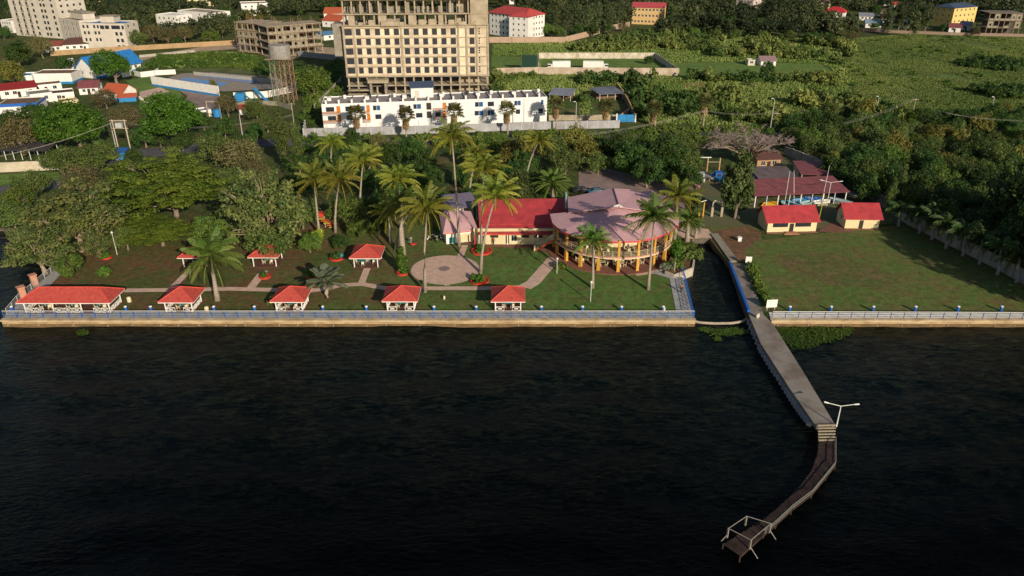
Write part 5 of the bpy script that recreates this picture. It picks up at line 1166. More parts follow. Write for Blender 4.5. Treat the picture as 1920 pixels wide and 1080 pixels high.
truck((1112,131), -.1, 9, 'pair sized white trailer truck parked at the middle of the enclosure', 1)
house((1402,123),(1415,123),4,2.6,'tiny pale hut standing alone on the meadow',kind='flat',roofm=BEIGE,wall=BEIGE,nwin=1,side=0,name='hut',cat='hut')
house((1426,124),(1454,124),7,2.6,'small hut with grey pink roof on the meadow',roofm=mat('pinkish_sheet_roof', (.30,.20,.21), .8),wall=WHITE,rise=1.5,nwin=3,name='hut',cat='hut')
house((1184,45),(1243,47),12,10.5,'three storey orange and yellow building with red roof at the edge of the wood',wall=mat('orange_render', (.62,.38,.16), .8, (.55,.42,.2), .4),roofm=mat('pink_red_roof', (.50,.08,.10), .7),floors=3,nwin=8,rise=2.4,name='school_building',cat='building')
house((1378,23),(1410,26),10,9,'pink and white building with a small roof tower far behind',wall=mat('pink_white_render', (.66,.55,.52), .8),kind='flat',roofm=RED,floors=3,nwin=5,name='far_house')
house((1543,37),(1581,39),12,5.5,'white villa with bright red hipped roof far behind',roofm=mat('bright_red_roof', (.55,.03,.04), .7),kind='hip',rise=2.6,hip=5,floors=2,nwin=5)
house((1783,46),(1826,42),14,10,'yellow three storey building with dark blue roof at the upper right',wall=mat('yellow_render', (.70,.50,.14), .8, (.6,.45,.2), .3),roofm=mat('navy_roof', (.06,.09,.16), .6),floors=3,nwin=5,kind='hip',rise=2,hip=4,name='apartment_house',cat='building')
skeleton((1846,66),(1908,67),14,3,4,6,'brown unfinished building with open floors near the upper right corner',poles=False,fillp=.3,seed=5,m=mat('brown_concrete', (.22,.18,.14), .9))
house((1868,10),(1915,14),14,9,'pale tall building cut by the top edge at the upper right',wall=CONC_P,kind='flat',floors=4,nwin=5,roofm=CONC,name='far_building',cat='building')
house((1778,60),(1800,61),8,3,'low red roofed shop beside the marsh edge',roofm=MAROON,nwin=2,name='shop',cat='shop')
house((1800,56),(1820,57),8,3,'low pale blue roofed shop beside the yellow building',roofm=GREYR,nwin=2,name='shop',cat='shop')
house((1686,52),(1702,53),6,2.5,'blue roofed stall among the trees near the marsh',roofm=BLUER,nwin=1,name='stall',cat='stall')
wall_line([(1600,58),(1680,62),(1780,66),(1960,70)], 1.6, mat('far_wall', (.30,.22,.17), .9), 'low brown wall along the far edge of the marsh field')
for i, (u, v, w_, c, l) in enumerate([(1610,38,26,GREYR,'grey'),(1640,30,24,RUST,'rusty'),(1652,42,22,MAROON,'maroon'),(1622,52,30,mat('pale_blue_sheet', (.25,.33,.42), .6),'pale blue'),(1668,16,22,TERRA,'terracotta'),(1590,8,24,BLUER,'blue'),(1640,10,30,RUST,'brown'),(1320,42,26,TERRA,'orange'),(1345,50,16,RUST,'brown rusty')]):
    house((u,v),(u+w_,v+1),9,3,l+' roofed low house in the far settlement '+['left of the market roofs','among the market roofs','at the right of the market roofs','in front of the market roofs','behind the tall pines','near the top edge','at the top edge above the market','by the far road left of the scrub','behind the orange roofed far house'][i],roofm=c,nwin=3,rise=1.6,name='far_house')
house((1725,5),(1760,6),12,5,'white house at the top edge behind the tall trees',nwin=3,roofm=GREYR,name='far_house')
house((1395,10),(1430,9),12,5,'pale house with brown roof at the top edge',nwin=3,roofm=BROWNR,name='far_house')
house((1530,18),(1556,17),10,5,'small cream house near the top edge right of the far wood',wall=CREAM,nwin=2,roofm=RUST,name='far_house')
for i, (u0, v0, u1, v1, d, h, fl_, l) in enumerate([(296,52,335,55,12,8,2,'white modern house with stepped flat roof left of the scrubby trees'),(336,40,402,46,14,7,2,'white modern villa with wide flat roof among the trees'),(352,16,426,14,14,8,2,'cream and white villa near the top edge'),(455,30,505,28,16,8,2,'white building behind the grey unfinished block'),(955,8,1008,8,12,5,1,'white house with pale roof at the top edge right of the tower'),(6,60,26,62,10,7,2,'pale concrete house left of the tall apartment tower'),(165,18,190,18,12,5,1,'cream house half hidden in the wood'),(212,8,232,8,10,5,1,'small pinkish house at the top of the wood')]):
    house((u0,v0),(u1,v1),d,h,l,kind='flat' if i not in (4,) else 'gable',roofm=CONC_P if i else WHITE,floors=fl_,nwin=4,name='villa',wall=CREAM if i in (2,6) else WHITE)
house((605,50),(638,52),14,4,'white house with orange tiled roof behind the concrete tower',roofm=TERRA,nwin=3,rise=3)
house((608,36),(640,36),14,4,'farther house with orange tiled roof behind the concrete tower',roofm=TERRA,nwin=3,rise=3)
house((608,76),(646,72),10,3,'blue roofed white shed with red wall behind the concrete tower',roofm=mat('mid_blue_sheet', (.10,.25,.45), .6),nwin=2,rise=1.2)
wall_line([(560,106),(656,116)], 2.6, mat('blueish_wall', (.28,.29,.31), .9), 'grey blue wall left of the concrete tower')
wall_line([(590,205),(620,175),(640,152)], 1.8, mat('fence_pale', (.40,.38,.34), .9), 'row of pale fence posts climbing left of the white apartment block', name='fence', posts=2.2, th=.06)
wall_line([(-60,325),(0,323),(110,318)], 2.6, mat('cream_road_wall', (.55,.49,.38), .9, (.42,.36,.27), .4), 'cream roadside wall with a dark coping at the left edge', posts=5)
shed((-20,300),(90,300),6,2.8,mat('dark_shed_roof', (.06,.055,.06), .8),'low dark roofed shed behind the cream roadside wall',legs=8)
wall_line([(1484,296),(1560,330),(1640,378),(1700,420),(1800,470),(1870,505),(1960,556)], 2.6, mat('grey_boundary', (.42,.40,.37), .9, (.28,.26,.23), .4, .02, 2), 'long pale boundary wall behind the row of plume palms at the right', posts=3.6, postm=mat('boundary_post', (.30,.28,.25), .9))
# poles, wires
def pole(q, top_v, label, name='street_lamp', arm=None, lean=0, m=PIPE, r=.15, cross=False):
    h = HT(q[0], q[1], top_v); t = thing(name, label, 'street lamp' if name == 'street_lamp' else 'utility pole', G(*q))
    MB().tube([(0,0,0),(lean,0,h)], [r,r*.6], 8).build('pole', m, t)
    if arm:
        MB().tube([(lean,0,h-.05),(lean+arm*.5,0,h+.45),(lean+arm,-.2,h+.5)], .05, 6).build('arm', m, t); MB().box(lean+arm-.35,-.35,h+.4,lean+arm+.35,-.05,h+.55).build('lamp_head', WHITE, t)
    if cross: MB().box(lean-1.1,-.08,h-.55,lean+1.1,.08,h-.4).build('crossarm', m, t)
    return t, G(*q)+Vector((lean,0,h))
for q, tv, a, l in [((219,283),230,.8,'grey street lamp left of the transformer poles'),((456,262),213,.7,'grey street lamp in front of the pool compound'),((982,242),190,.6,'grey street lamp right of the white apartment block road'),((1443,250),187,-.8,'tall street lamp beside the road above the bare tree'),((1640,222),183,-.7,'street lamp in the scrub left of the marsh'),((1850,236),184,-.7,'street lamp at the right above the grove'),((1079,242),193,-.6,'street lamp beside the yard wall right of the white block')]:
    pole(q, tv, l, arm=a)
pts = []
for q, tv, l in [((341,260),217,'leaning pale wooden pole behind the bright green dome tree'),((1318,240),207,'pale wooden power pole beside the tall fan palm'),((1452,245),210,'thin wooden power pole right of the tall street lamp'),((1708,226),184,'leaning wooden power pole above the grove'),((1455,50),30,'far power pole standing against the trees'),((552,238),192,'wooden power pole right of the tall narrow tree'),((354,268),240,'short power pole with crossarm behind the huge layered tree')]:
    pts.append(pole(q, tv, l, 'power_pole', m=WOODP, r=.14, cross=True)[1])
def wire(a, b, sag, label, z=0):
    t = thing('power_line', label, 'power line', a)
    for k in (-.8, 0, .8):
        P = [a.lerp(b, i/12)+Vector((0, k, -sag*4*(i/12)*(1-i/12)))-a for i in range(13)]; MB().tube(P, .018, 3, False).build('wire', mat('pale_wire', (.45,.43,.36), .6), t)
wire(pts[1], G(1000,262,7), 1.5, 'pale power wires running left from the pole beside the tall fan palm')
wire(pts[1], pts[2], 1.0, 'pale power wires between the two wooden poles above the bare tree')
wire(G(1580,232,8), pts[3], .8, 'pale power wires left of the leaning pole above the grove')
wire(pts[3], G(1775,212,8), .5, 'pale power wires just right of the leaning pole above the grove'); wire(G(1775,212,8), G(1960,226,7), .8, 'pale power wires at the right edge above the grove')
t = thing('transformer_poles', 'pale twin pole transformer frame at the roadside on the left', 'utility pole', G(235,286)); h = 9.5
for x in (-1.7, 1.7): MB().tube([(x,0,0),(x,0,h)], .18, 8).build('pole', mat('pale_pole', (.50,.44,.34), .9), t)
for z in (h-.4, h-2.6): MB().box(-2.4,-.12,z,2.4,.12,z+.25).build('crossarm', WOODP, t)
MB().box(-.9,-.5,h-2.3,.9,.5,h-.9).build('transformer', PIPE, t)
wire(G(235,286)+Vector((0,0,9.3)), G(-60,304,8), 1.2, 'pale wires running left from the twin pole transformer'); wire(G(235,286)+Vector((0,0,9.3)), pts[6], .8, 'pale wires between the transformer frame and the short pole')
wire(pts[6], pts[5]-Vector((0,0,4)), .8, 'pale wires along the road behind the tall narrow tree')
t = thing('market_stall', 'bright blue roadside stall beside the transformer poles', 'stall', G(228,298)); MB().box(-2,-1,0,2,1,2.1).build('counter', BLUE2, t); MB().slab([(-2.6,-1.6,2.5),(2.4,-1.6,2.5),(2.4,1.3,2.9),(-2.6,1.3,2.9)], .08).build('awning', BLUE, t)
# ================================================================== THE CLUB
def lattice(b, x0, y0, x1, y1, z, h):
    """one crossed balustrade panel in a frame between two points"""
    p, q = Vector((x0,y0,z)), Vector((x1,y1,z)); H = Vector((0,0,h)); r = .045
    for a, c in ((p,q),(p+H,q+H),(p,p+H),(q,q+H),(p,q+H),(q,p+H)): b.tube([a,c], r, 4)
    m = p.lerp(q,.5)+H*.5; d = (q-p)*.22
    for s in (-1,1): b.tube([m-d*s+H*.22*0, m+H*.3], r*.8, 4); b.tube([m-d*s, m-H*.3], r*.8, 4)
def gazebo(q, W, D, label, n=2, panels=True, ridge=0, base=.12, group='red roofed garden shelters', eave=2.45, rise=1.6, over=.75, front=((0,.36),(.64,1))):
    p = G(q[0], q[1]); t = thing('gazebo', label, 'gazebo', p, 0, group)
    MB().box(-.35,-.3,0,W+.35,D+.35,base).build('floor', mat('gazebo_floor', (.13,.055,.04), .8, (.09,.045,.035), 2), t)
    me = MB().cbox(0,0,base,.16,.16,eave-base).mesh('post', WHITE)
    for k in range(n):
        for y in (0, D): put('post', me, t, (W*k/(n-1), y, 0))
    o = over; cx = W/2; cy = D/2; r0, r1 = (cx-ridge/2, cx+ridge/2); z0 = eave-.1; z1 = z0+rise
    A, B, C_, E_ = (-o,-o,z0), (W+o,-o,z0), (W+o,D+o,z0), (-o,D+o,z0); R0, R1 = (r0,cy,z1), (r1,cy,z1); b = MB()
    if ridge: b.slab([A,B,R1,R0], .1).slab([C_,E_,R0,R1], .1).slab([B,C_,R1], .1).slab([E_,A,R0], .1)
    else: b.slab([A,B,R0], .1).slab([B,C_,R0], .1).slab([C_,E_,R0], .1).slab([E_,A,R0], .1)
    rf = b.build('roof', REDG, t); b = MB(); hc = mat('ridge_cap_red', (.72,.10,.07), .5)
    for a, c in ((A,R0),(E_,R0),(B,R1),(C_,R1)): b.tube([Vector(a)+Vector((0,0,.04)), Vector(c)+Vector((0,0,.05))], .07, 5)
    if ridge: b.tube([Vector(R0)+Vector((0,0,.05)), Vector(R1)+Vector((0,0,.05))], .07, 5)
    b.build('ridge_cap', hc, rf)
    b = MB(); b.box(-o,-o-.02,z0-.2,W+o,-o+.05,z0-.08); b.box(W+o-.05,-o+.05,z0-.2,W+o+.02,D+o,z0-.08); b.box(-o-.02,-o+.05,z0-.2,-o+.05,D+o,z0-.08); b.build('fascia', WHITE, t)
    if panels:
        for f0, f1 in front:
            b = MB(); k = max(1, round((f1-f0)*W/1.5)); 
            for j in range(k): lattice(b, W*(f0+(f1-f0)*j/k)+.1, -.02, W*(f0+(f1-f0)*(j+1)/k)-.1, -.02, base+.05, .8)
            b.build('lattice_panel', WHITE, t)
        for x in (0, W):
            b = MB(); k = max(2, round(D/1.4))
            for j in range(k): lattice(b, x, D*j/k+.12, x, D*(j+1)/k-.12, base+.05, .8)
            b.build('lattice_panel', WHITE, t)
    return t
gx = [((312.6,586),4.5,3.9,'square red roofed gazebo with white lattice, second from the left on the front row',0),((519.4,585),4.4,3.9,'square red roofed gazebo with white lattice at the middle of the front row',0),((727,584),4.55,3.9,'square red roofed gazebo with white lattice, second from the right on the front row',0),((929,584.5),4.3,3.9,'square red roofed gazebo with white lattice at the right end of the front row',0)]
for q, W, D, l, r in gx: gazebo(q, W, D, l, 2)
gazebo((50,587), 14.3, 3.9, 'long red roofed gazebo at the left end of the seawall', 4, ridge=10.2, front=((.01,.22),(.345,.66),(.80,.985)))
gazebo((346,501.5), 4.4, 4.0, 'open red roofed shelter behind the leaning green palm', 2, False)
gazebo((476.6,500.5), 4.3, 4.0, 'open red roofed shelter half hidden by the dusty tree', 2, False)
gazebo((665,502), 4.5, 4.2, 'open red roofed shelter left of the climbing plant palm, facing the round patio', 2, False)
# furniture prototypes
def chair_proto():
    t = thing('chair', 'c', 'chair'); MB().box(-.25,-.25,.42,.25,.25,.47).build('seat', PLASTIC, t); MB().slab([(-.25,.22,.95),(.25,.22,.95),(.25,.30,.95),(-.25,.30,.95)], .5).build('backrest', PLASTIC, t)
    for x in (-.21,.21):
        for y in (-.21,.21): MB().cbox(x,y,0,.05,.05,.42).build('leg', PLASTIC, t)
    return learn(t)
def table_proto(m, name='table'):
    t = thing(name, 't', 'table'); MB().box(-.55,-.4,.70,.55,.4,.75).build('tabletop', m, t)
    for x in (-.45,.45):
        for y in (-.3,.3): MB().cbox(x,y,0,.06,.06,.70).build('leg', m, t)
    return learn(t)
chP = chair_proto(); tbP = table_proto(TEAL); tbW = table_proto(mat('cream_table', (.6,.52,.36), .6)); used = {}
def place(pr, loc, rz, label, group):
    if pr.name not in used: used[pr.name] = 1; pr.location = loc; pr.rotation_euler.z = rz; pr['label'] = label; pr['group'] = group; return pr
    return dup(pr, loc, rz, label, group)
def dining(c, z, where, n=4, tp=None, rad=.85, rz=0, s=1.25):
    place(tp or tbP, (c[0],c[1],z), rz, ('green' if (tp or tbP) is tbP else 'cream')+' table '+where, 'garden tables').scale = (s,s,1.05)
    for k in range(n):
        a = rz+k*2*PI/n+PI/4; sd_ = ('far right','far left','near left','near right')[int((math.degrees(a) % 360)//90)]
        place(chP, (c[0]+math.cos(a)*rad*1.15, c[1]+math.sin(a)*rad*1.15, z), a-PI/2, 'cream chair %s of the table %s' % (sd_, where), 'cream plastic chairs')
nm = ['in the second gazebo from the left','in the middle front gazebo','in the second gazebo from the right','in the right end gazebo']
for (q, W, D, l, r), s in zip(gx, nm): p = G(*q); dining((p.x+W/2, p.y+D*.45), .12, s)
p = G(50,587)
for i, x in enumerate((2.6, 7.2, 12)): dining((p.x+x, p.y+2), .12, 'in the %s bay of the long gazebo' % ['left','middle','right'][i])
p = G(665,502); dining((p.x+1.2,p.y+1.6), .12, 'at left in the patio side shelter', 3); dining((p.x+3.2,p.y+2.6), .12, 'at right in the patio side shelter', 3)
p = G(346,501.5); dining((p.x+2.2,p.y+2), .12, 'in the shelter behind the leaning green palm'); p = G(476.6,500.5); dining((p.x+2.2,p.y+2), .12, 'in the shelter half hidden by the dusty tree')
# planters
def planter(q, r, label, tall=None, lm=L_BRIGHT, seed=1, square=False, cut=None):
    t = thing('planter', label, 'planter', G(*q)); b = MB(); b.lathe((0,0,0), [(r,0),(r,.38),(r-.22,.38),(r-.22,.2),(.02,.2)], 28); b.build('ring', REDP, t)
    v, f, tt, C = crown_data(seed, R=(r*.7,r*.7,.5), n_cl=12, per=50, leaf=.3, rc=.45, low=-.1); v = v+np.array([0,0,.5]); put('plants', npmesh('plants', v, f, lm, tt), t)
    if tall:
        v, f, tt, C = crown_data(seed+5, R=(.75,.75,tall/2), n_cl=40, per=40, leaf=.4, rc=.5, low=-1, shell=.4); v = v+np.array([0,0,tall/2+.2]); put('climber', npmesh('climber', v, f, L_BRIGHT, tt), t)
    return t
planter((903,472), 2.1, 'red ring planter at the foot of the palm before the red roofed wing', seed=2)
planter((899,528), 1.75, 'red ring planter at the right front edge of the round patio', seed=3)
planter((755,513), 1.2, 'red ring planter with a tall bright climbing plant left of the round patio', tall=5.0, seed=4)
planter((632,485), 1.5, 'red ring planter with low round bush in the upper garden', seed=5, lm=L_DARK)
planter((583,521), 1.0, 'small red ring planter with bright grass left of the grey green fan palm', seed=6)
planter((497,520), 1.1, 'red drum shaped planter at the foot of the dusty tree', seed=7)
planter((200,484), 1.0, 'dark red drum planter beside the crooked pale tree', seed=8)
v, f, tt, C = crown_data(55, R=(1.0,1.0,1.6), n_cl=22, per=40, leaf=.35, rc=.5, low=-1); v = v+np.array([0,0,2.2]); tag(put('climbing_plant', npmesh('climbing_plant', v, f, leafmat('leaf_lime', (.20,.26,.02), (.30,.34,.04)), tt), loc=G(597,462)), 'lime yellow climbing plant wrapped round the base of a palm trunk', 'plant')
for q, l, s in (((520,590-20),'leafy bush left of the middle front gazebo',1.1),((130,521),'low bright bush right behind the long gazebo',1.0),((195,520),'dark bush at the foot of the crooked tree',1.2),((1050,505),'round dark green bush in front of the restaurant steps',.8),((1318,588-60),'bush',0)):
    if s:
        v, f, tt, C = crown_data(int(q[0]), R=(1.1*s,1.1*s,.8*s), n_cl=16, per=50, leaf=.3, rc=.5, low=-.1); v = v+np.array([0,0,.7*s]); tag(put('bush', npmesh('bush', v, f, L_MID, tt), loc=G(*q)), l, 'bush')
def drum(q, m, label, name='litter_bin', h=.9, r=.35): tag(MB().lathe((0,0,0), [(r,0),(r*1.05,h*.8),(r*.9,h),(r*.5,h*1.1)], 12).build(name, m, loc=G(*q)), label, name.replace('_',' '))
drum((641,484), TEAL, 'green litter bin beside the low round bush planter'); drum((388,583), PLASTIC, 'cream urn right of the second gazebo', 'urn', .8); drum((243,566), PLASTIC, 'cream urn at the right corner of the long gazebo', 'urn', .9); drum((833,561), PLASTIC, 'small cream stump light on the front lawn', 'garden_light', .6, .18)
drum((1245,584), PLASTIC, 'small pale spotlight at the right end of the front lawn', 'garden_light', .7, .2); drum((796,534), PLASTIC, 'white box at the foot of the patio palm', 'urn', .8, .3)
def lamp_post(q, top, label):
    h = HT(q[0], q[1], top); t = thing('garden_lamp', label, 'lamp', G(*q)); MB().tube([(0,0,0),(0,0,h-.3)], .09, 8).build('pole', mat('pale_green_pole', (.45,.50,.42), .6), t); MB().lathe((0,0,h-.3), [(.05,0),(.2,.08),(.22,.3),(.05,.42)], 10).build('lantern', WHITE, t)
lamp_post((1107,566), 528, 'slim white lamp post in the middle of the lawn before the restaurant'); lamp_post((1044,513), 484, 'slim white lamp post beside the path to the restaurant')
lamp_post((220,478), 435, 'thin leaning lamp post beneath the layered tree'); lamp_post((253,455), 430, 'short pale post under the layered tree')
# ------------------------------------------------------------------ round restaurant
def restaurant():
    C = Vector((20.2,141.6,0)); R = 12.0; t = thing('restaurant', 'round two storey restaurant with faded pink roof, ochre columns and curved balcony', 'restaurant', C)
    A0, A1 = math.radians(172), math.radians(372)
    def arc(r, n=40, a0=A0, a1=A1): return [(r*math.cos(a0+(a1-a0)*i/n), r*math.sin(a0+(a1-a0)*i/n)) for i in range(n+1)]
    P = arc(R+1.1)+[(R+1.1,5),(-R-1.1,5)]; b = MB(); b.slab([(x,y,.16) for x,y in P], .16); b.build('terrace', mat('terrace_tiles', (.24,.10,.07), .85, (.17,.075,.055), 1.2), t)
    P = arc(R)+[(R,6),(-R,6)]; b = MB(); b.slab([(x,y,3.2) for x,y in P], .3); b.build('balcony_floor', mat('balcony_tiles', (.30,.17,.12), .85), t)
    o = arc(R+.06, 48); o2 = arc(R+.02, 48); b = MB()
    for i in range(48): b.poly([(*o[i],2.72),(*o[i+1],2.72),(*o[i+1],3.18),(*o[i],3.18)])
    b.build('balcony_fascia', mat('fascia_cream', (.72,.62,.45), .7), t)
    o = arc(R+.10, 48); b = MB()
    for i in range(48): b.poly([(*o[i],2.98),(*o[i+1],2.98),(*o[i+1],3.14),(*o[i],3.14)])
    b.build('pink_band', mat('pink_band', (.62,.16,.14), .7), t)
    for k in range(11):
        a = A0+(A1-A0)*(k+.35)/11; x, y = (R-.28)*math.cos(a), (R-.28)*math.sin(a)
        MB().cbox(x,y,.16,.55,.55,2.74,a).build('column', YELLOW, t); MB().cbox(x,y,3.2,.42,.42,3.3,a).build('column', YELLOW, t)
        MB().cbox(x,y,.16,.62,.62,.25,a).build('column_foot', YELLOW, t)
    rp = arc(R-.1, 48); posts = MB().cbox(0,0,3.2,.07,.07,1.0).mesh('rail_post', CREAM)
    for i in range(0, 49, 2): put('rail_post', posts, t, (*rp[i],0))
    for z in (4.2, 3.9, 3.6, 3.35): b = MB(); b.tube([(*p,z) for p in rp], .045 if z > 4 else .03, 5); b.build('balcony_rail', mat('pale_rail', (.58,.54,.36), .6), t)
    b = MB(); w_ = arc(R*.60, 18, math.radians(185), math.radians(355))
    for i in range(18): b.poly([(*w_[i],3.2),(*w_[i+1],3.2),(*w_[i+1],4.0),(*w_[i],4.0)])
    b.build('upper_counter', CREAM, t)
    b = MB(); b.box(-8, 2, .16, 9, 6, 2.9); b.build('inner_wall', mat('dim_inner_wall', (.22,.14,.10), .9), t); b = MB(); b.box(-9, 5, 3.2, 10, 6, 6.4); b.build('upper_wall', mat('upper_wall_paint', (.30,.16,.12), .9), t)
    # fan roof over the terrace
    ap = G(1160,388,9.4)-C; ev = [(1031,401,6.9),(1036,418,6.5),(1052,433,6.3),(1080,442,6.3),(1115,449,6.3),(1155,453,6.3),(1195,451.5,6.3),(1230,445,6.3),(1256,435,6.3),(1272,421,6.5),(1274,405,6.7)]
    E_ = [G(u,v,z)-C for u,v,z in ev]; b = MB(); f = MB()
    for i in range(len(E_)-1): b.slab([E_[i], E_[i+1], ap], .15)
    for i in range(len(E_)-1):
        p, q = E_[i].copy(), E_[i+1].copy(); p2, q2 = p*1.012, q*1.012; p2.z, q2.z = p.z+.03, q.z+.03
        f.poly([(p2.x,p2.y,p2.z-.32),(q2.x,q2.y,q2.z-.32),(q2.x,q2.y,q2.z),(p2.x,p2.y,p2.z)])
    b.build('fan_roof', MAUVE, t); f.build('roof_fascia', mat('red_fascia', (.62,.07,.09), .6), t)
    # rear pitched roof
    def L(u, v, z): return G(u,v,z)-C
    a1, a2 = L(1064,370,7.9), L(1066,398,7.9); r1, r2 = L(1150,353,10.2), L(1161,388,9.9); c1, c2 = L(1224,357,8.0), L(1268,402,7.4); nn = L(1186,355,9.0)
    b = MB(); b.slab([a2, r2, r1, a1], .15); b.slab([r2, c2, c1, L(1190,361,8.9), nn, r1], .15); b.build('rear_roof', MAUVE, t)
    b = MB(); b.tube([r1+Vector((0,0,.05)), r2+Vector((0,0,.05))], .14, 5); b.build('ridge_cap', mat('dark_ridge', (.22,.15,.18), .7), t)
    b = MB(); b.slab([L(1150,386,10.0), L(1168,387.5,10.0), L(1160,383,10.3)], .1); b.build('apex_cap', WHITE, t)
    b = MB(); x0, x1 = a2.x+.4, c2.x-1; y0, y1 = a2.y+.5, a1.y-.6; b.wall((x0,y0),(x1,y0),3.2,7.3); b.wall((x1,y0),(x1,y1),0,7.0); b.wall((x1,y1),(x0,y1),0,7.4); b.wall((x0,y1),(x0,y0),0,7.4); b.build('rear_wall', CREAM, t)
    b = MB(); p, q = G(1061,398,6.2)-C, G(1061,372,6.8)-C; b.tube([p+Vector((0,0,.9)), q+Vector((0,0,1.2))], .22, 6); b.build('gutter', mat('pale_teal_gutter', (.35,.48,.5), .5), t)
    # stair up to the balcony on the left
    s0, s1 = G(1005,467,.1)-C, Vector((-R*.97,-R*.2,3.2)); n = 14; d = s1-s0; nrm = Vector((-d.y,d.x,0)).normalized()*.75; b = MB(); r_ = MB(); st_ = MB()
    for k in range(n): p = s0+d*(k+.5)/n; a = math.atan2(d.y,d.x); b.cbox(p.x, p.y, p.z-.12, math.hypot(d.x,d.y)/n+.02, 1.5, .16, a)
    b.build('stair_treads', CONC, t)
    for s in (-1,1):
        st_.slab([s0+nrm*s*1.02, s1+nrm*s*1.02, s1+nrm*s*1.08, s0+nrm*s*1.08], .35)
        for h in (1.0,.65,.3): r_.tube([s0+nrm*s+Vector((0,0,h)), s1+nrm*s+Vector((0,0,h))], .04, 4)
        for k in range(7): p = s0+nrm*s+d*k/6; r_.tube([p, p+Vector((0,0,1.0))], .04, 4)
    st_.build('stringer', mat('bright_red_stringer', (.65,.08,.03), .6), t); r_.build('stair_rail', mat('pale_rail', (.58,.54,.36), .6), t)
    b = MB(); b.cbox(s0.x-.3, s0.y, 0, .3, 1.6, 1.1, 0); b.build('newel', CREAM, t)
    rr = random.Random(6); k = 0
    for a, r in ((205,7.6),(225,9.2),(240,6.8),(252,9.3),(262,7.2),(273,9.4),(284,7.0),(296,9.2),(308,7.4),(322,9.0),(338,8.0)):
        x, y = C.x+r*math.cos(math.radians(a)), C.y+r*math.sin(math.radians(a)); dining((x,y), .17, 'under the balcony, %s from the stair' % ['first','second','third','fourth','fifth','sixth','seventh','eighth','ninth','tenth','last'][k], 4, tbW, rz=rr.uniform(0,1)); k += 1
    for k, a in enumerate((232,258,285,312)):
        x, y = C.x+9.4*math.cos(math.radians(a)), C.y+9.4*math.sin(math.radians(a)); dining((x,y), 3.21, 'up on the balcony, %s from the left' % ['first','second','third','fourth'][k], 4, tbW, rz=rr.uniform(0,1))
restaurant()
def redwing():
    a = G(890,457); t = thing('bar_building', 'low cream bar wing with broad bright red sheet roof beside the round restaurant', 'building', (a.x,141.6+1.8,0)); O = t.location; W = G(1048,455).x-a.x+1
    ops = [(1.2,2.2,.1,2.0),(6.4,7.1,.2,2.1),(7.5,8.7,.7,2.1),(9.6,11.2,1.5,2.1),(12.2,14,1.5,2.1),(3.2,4.9,1.5,2.1)]
    block(t, W, 8, 2.9, CREAM, ops, parapet=0, wins=False)
    for i, o in enumerate(ops):
        if i == 2: window(t, (o[0]+o[1])/2, o[2], o[1]-o[0], o[3]-o[2], 0, 0, GLASS, WHITE)
        else: MB().box(o[0],.12,o[2],o[1],.16,o[3]).build('shutter' if i else 'door', DARKIN if i != 1 else WOOD, t)
    b = MB(); z0 = 2.55; yf = -2.0
    def K(u, v, z): return G(u,v,z)-O
    e0, e1, e2, e3 = K(897,437.5,2.7), K(1052,440,2.7), K(1052,421,3.6), K(899,421,3.6)
    b.slab([e0,e1,e2,e3], .1); b.build('veranda_roof', RED, t)
    b = MB(); r0, r1 = K(896,373,6.6), K(1063,372,6.6); b.slab([e3+Vector((0,-.15,.14)), e2+Vector((1.2,-.15,.14)), r1, r0], .12); b.build('main_roof', RED, t)
    b = MB(); b.poly([e0-Vector((0,0,.1)), e3-Vector((0,0,.1)), r0-Vector((0,0,.15)), (r0.x, r0.y, 0), (e3.x, 0, 0)]); b.poly([(r0.x,r0.y,0),(r1.x,r0.y,0),(r1.x,r1.y,6.4),(r0.x,r0.y,6.4)]); b.build('end_wall', CREAM, t)
    b = MB(); b.box(-.2,.02,2.9,W,.25,3.5); b.build('upper_band', CREAM, t)
    for u in (899,951.5,1008): p = G(u,459)-O; MB().cbox(p.x,p.y,0,.2,.2,2.45).build('post', WHITE, t)
    MB().box(e0.x,e0.y-.03,2.35,e1.x,e0.y+.03,2.58).build('fascia', mat('bright_red_stringer', (.65,.08,.03), .6), t)
    MB().cbox(.1,-1.1,0,.22,.22,2.6).build('red_post', REDP, t)
redwing()
def leftwing():
    p0, p1 = (837,458), (893,452); a, rz, W = frame(p0, p1); t = thing('kiosk_building', 'small white kiosk with faded mauve pyramid roof left of the red roofed wing', 'building', a, rz)
    block(t, W, 6.5, 2.7, WHITE, [(.6,1.7,.1,1.4),(2.6,5.6,.15,1.9)], parapet=0, wins=False); MB().box(2.6,.2,.15,5.6,.25,1.9).build('shutter', CREAM, t); MB().box(.6,.1,.1,1.7,.16,1.4).build('door', TEAL, t)
    o = .7; z0 = 2.75; z1 = 5.6; A, B, C_, E_ = (-o,-o,z0), (W+.3,-o,z0), (W+.6,7.2,z0+1.2), (0,7.2,z0+1.2); X = (1.6,5.4,z1)
    b = MB(); b.slab([A,B,X], .1).slab([B,C_,X], .1).slab([C_,E_,X], .1).slab([E_,A,X], .1); b.build('roof', MAUVE, t)
    MB().box(-o,-o-.02,z0-.25,W+.3,-o+.06,z0-.1).build('fascia', mat('bright_red_stringer', (.65,.08,.03), .6), t)
leftwing()
shed((843,420),(895,414),6,3.6,mat('blueish_mauve', (.20,.17,.24), .7),'mauve roofed lean to behind the kiosk',rise=1.0,legs=3,walls=CREAM)
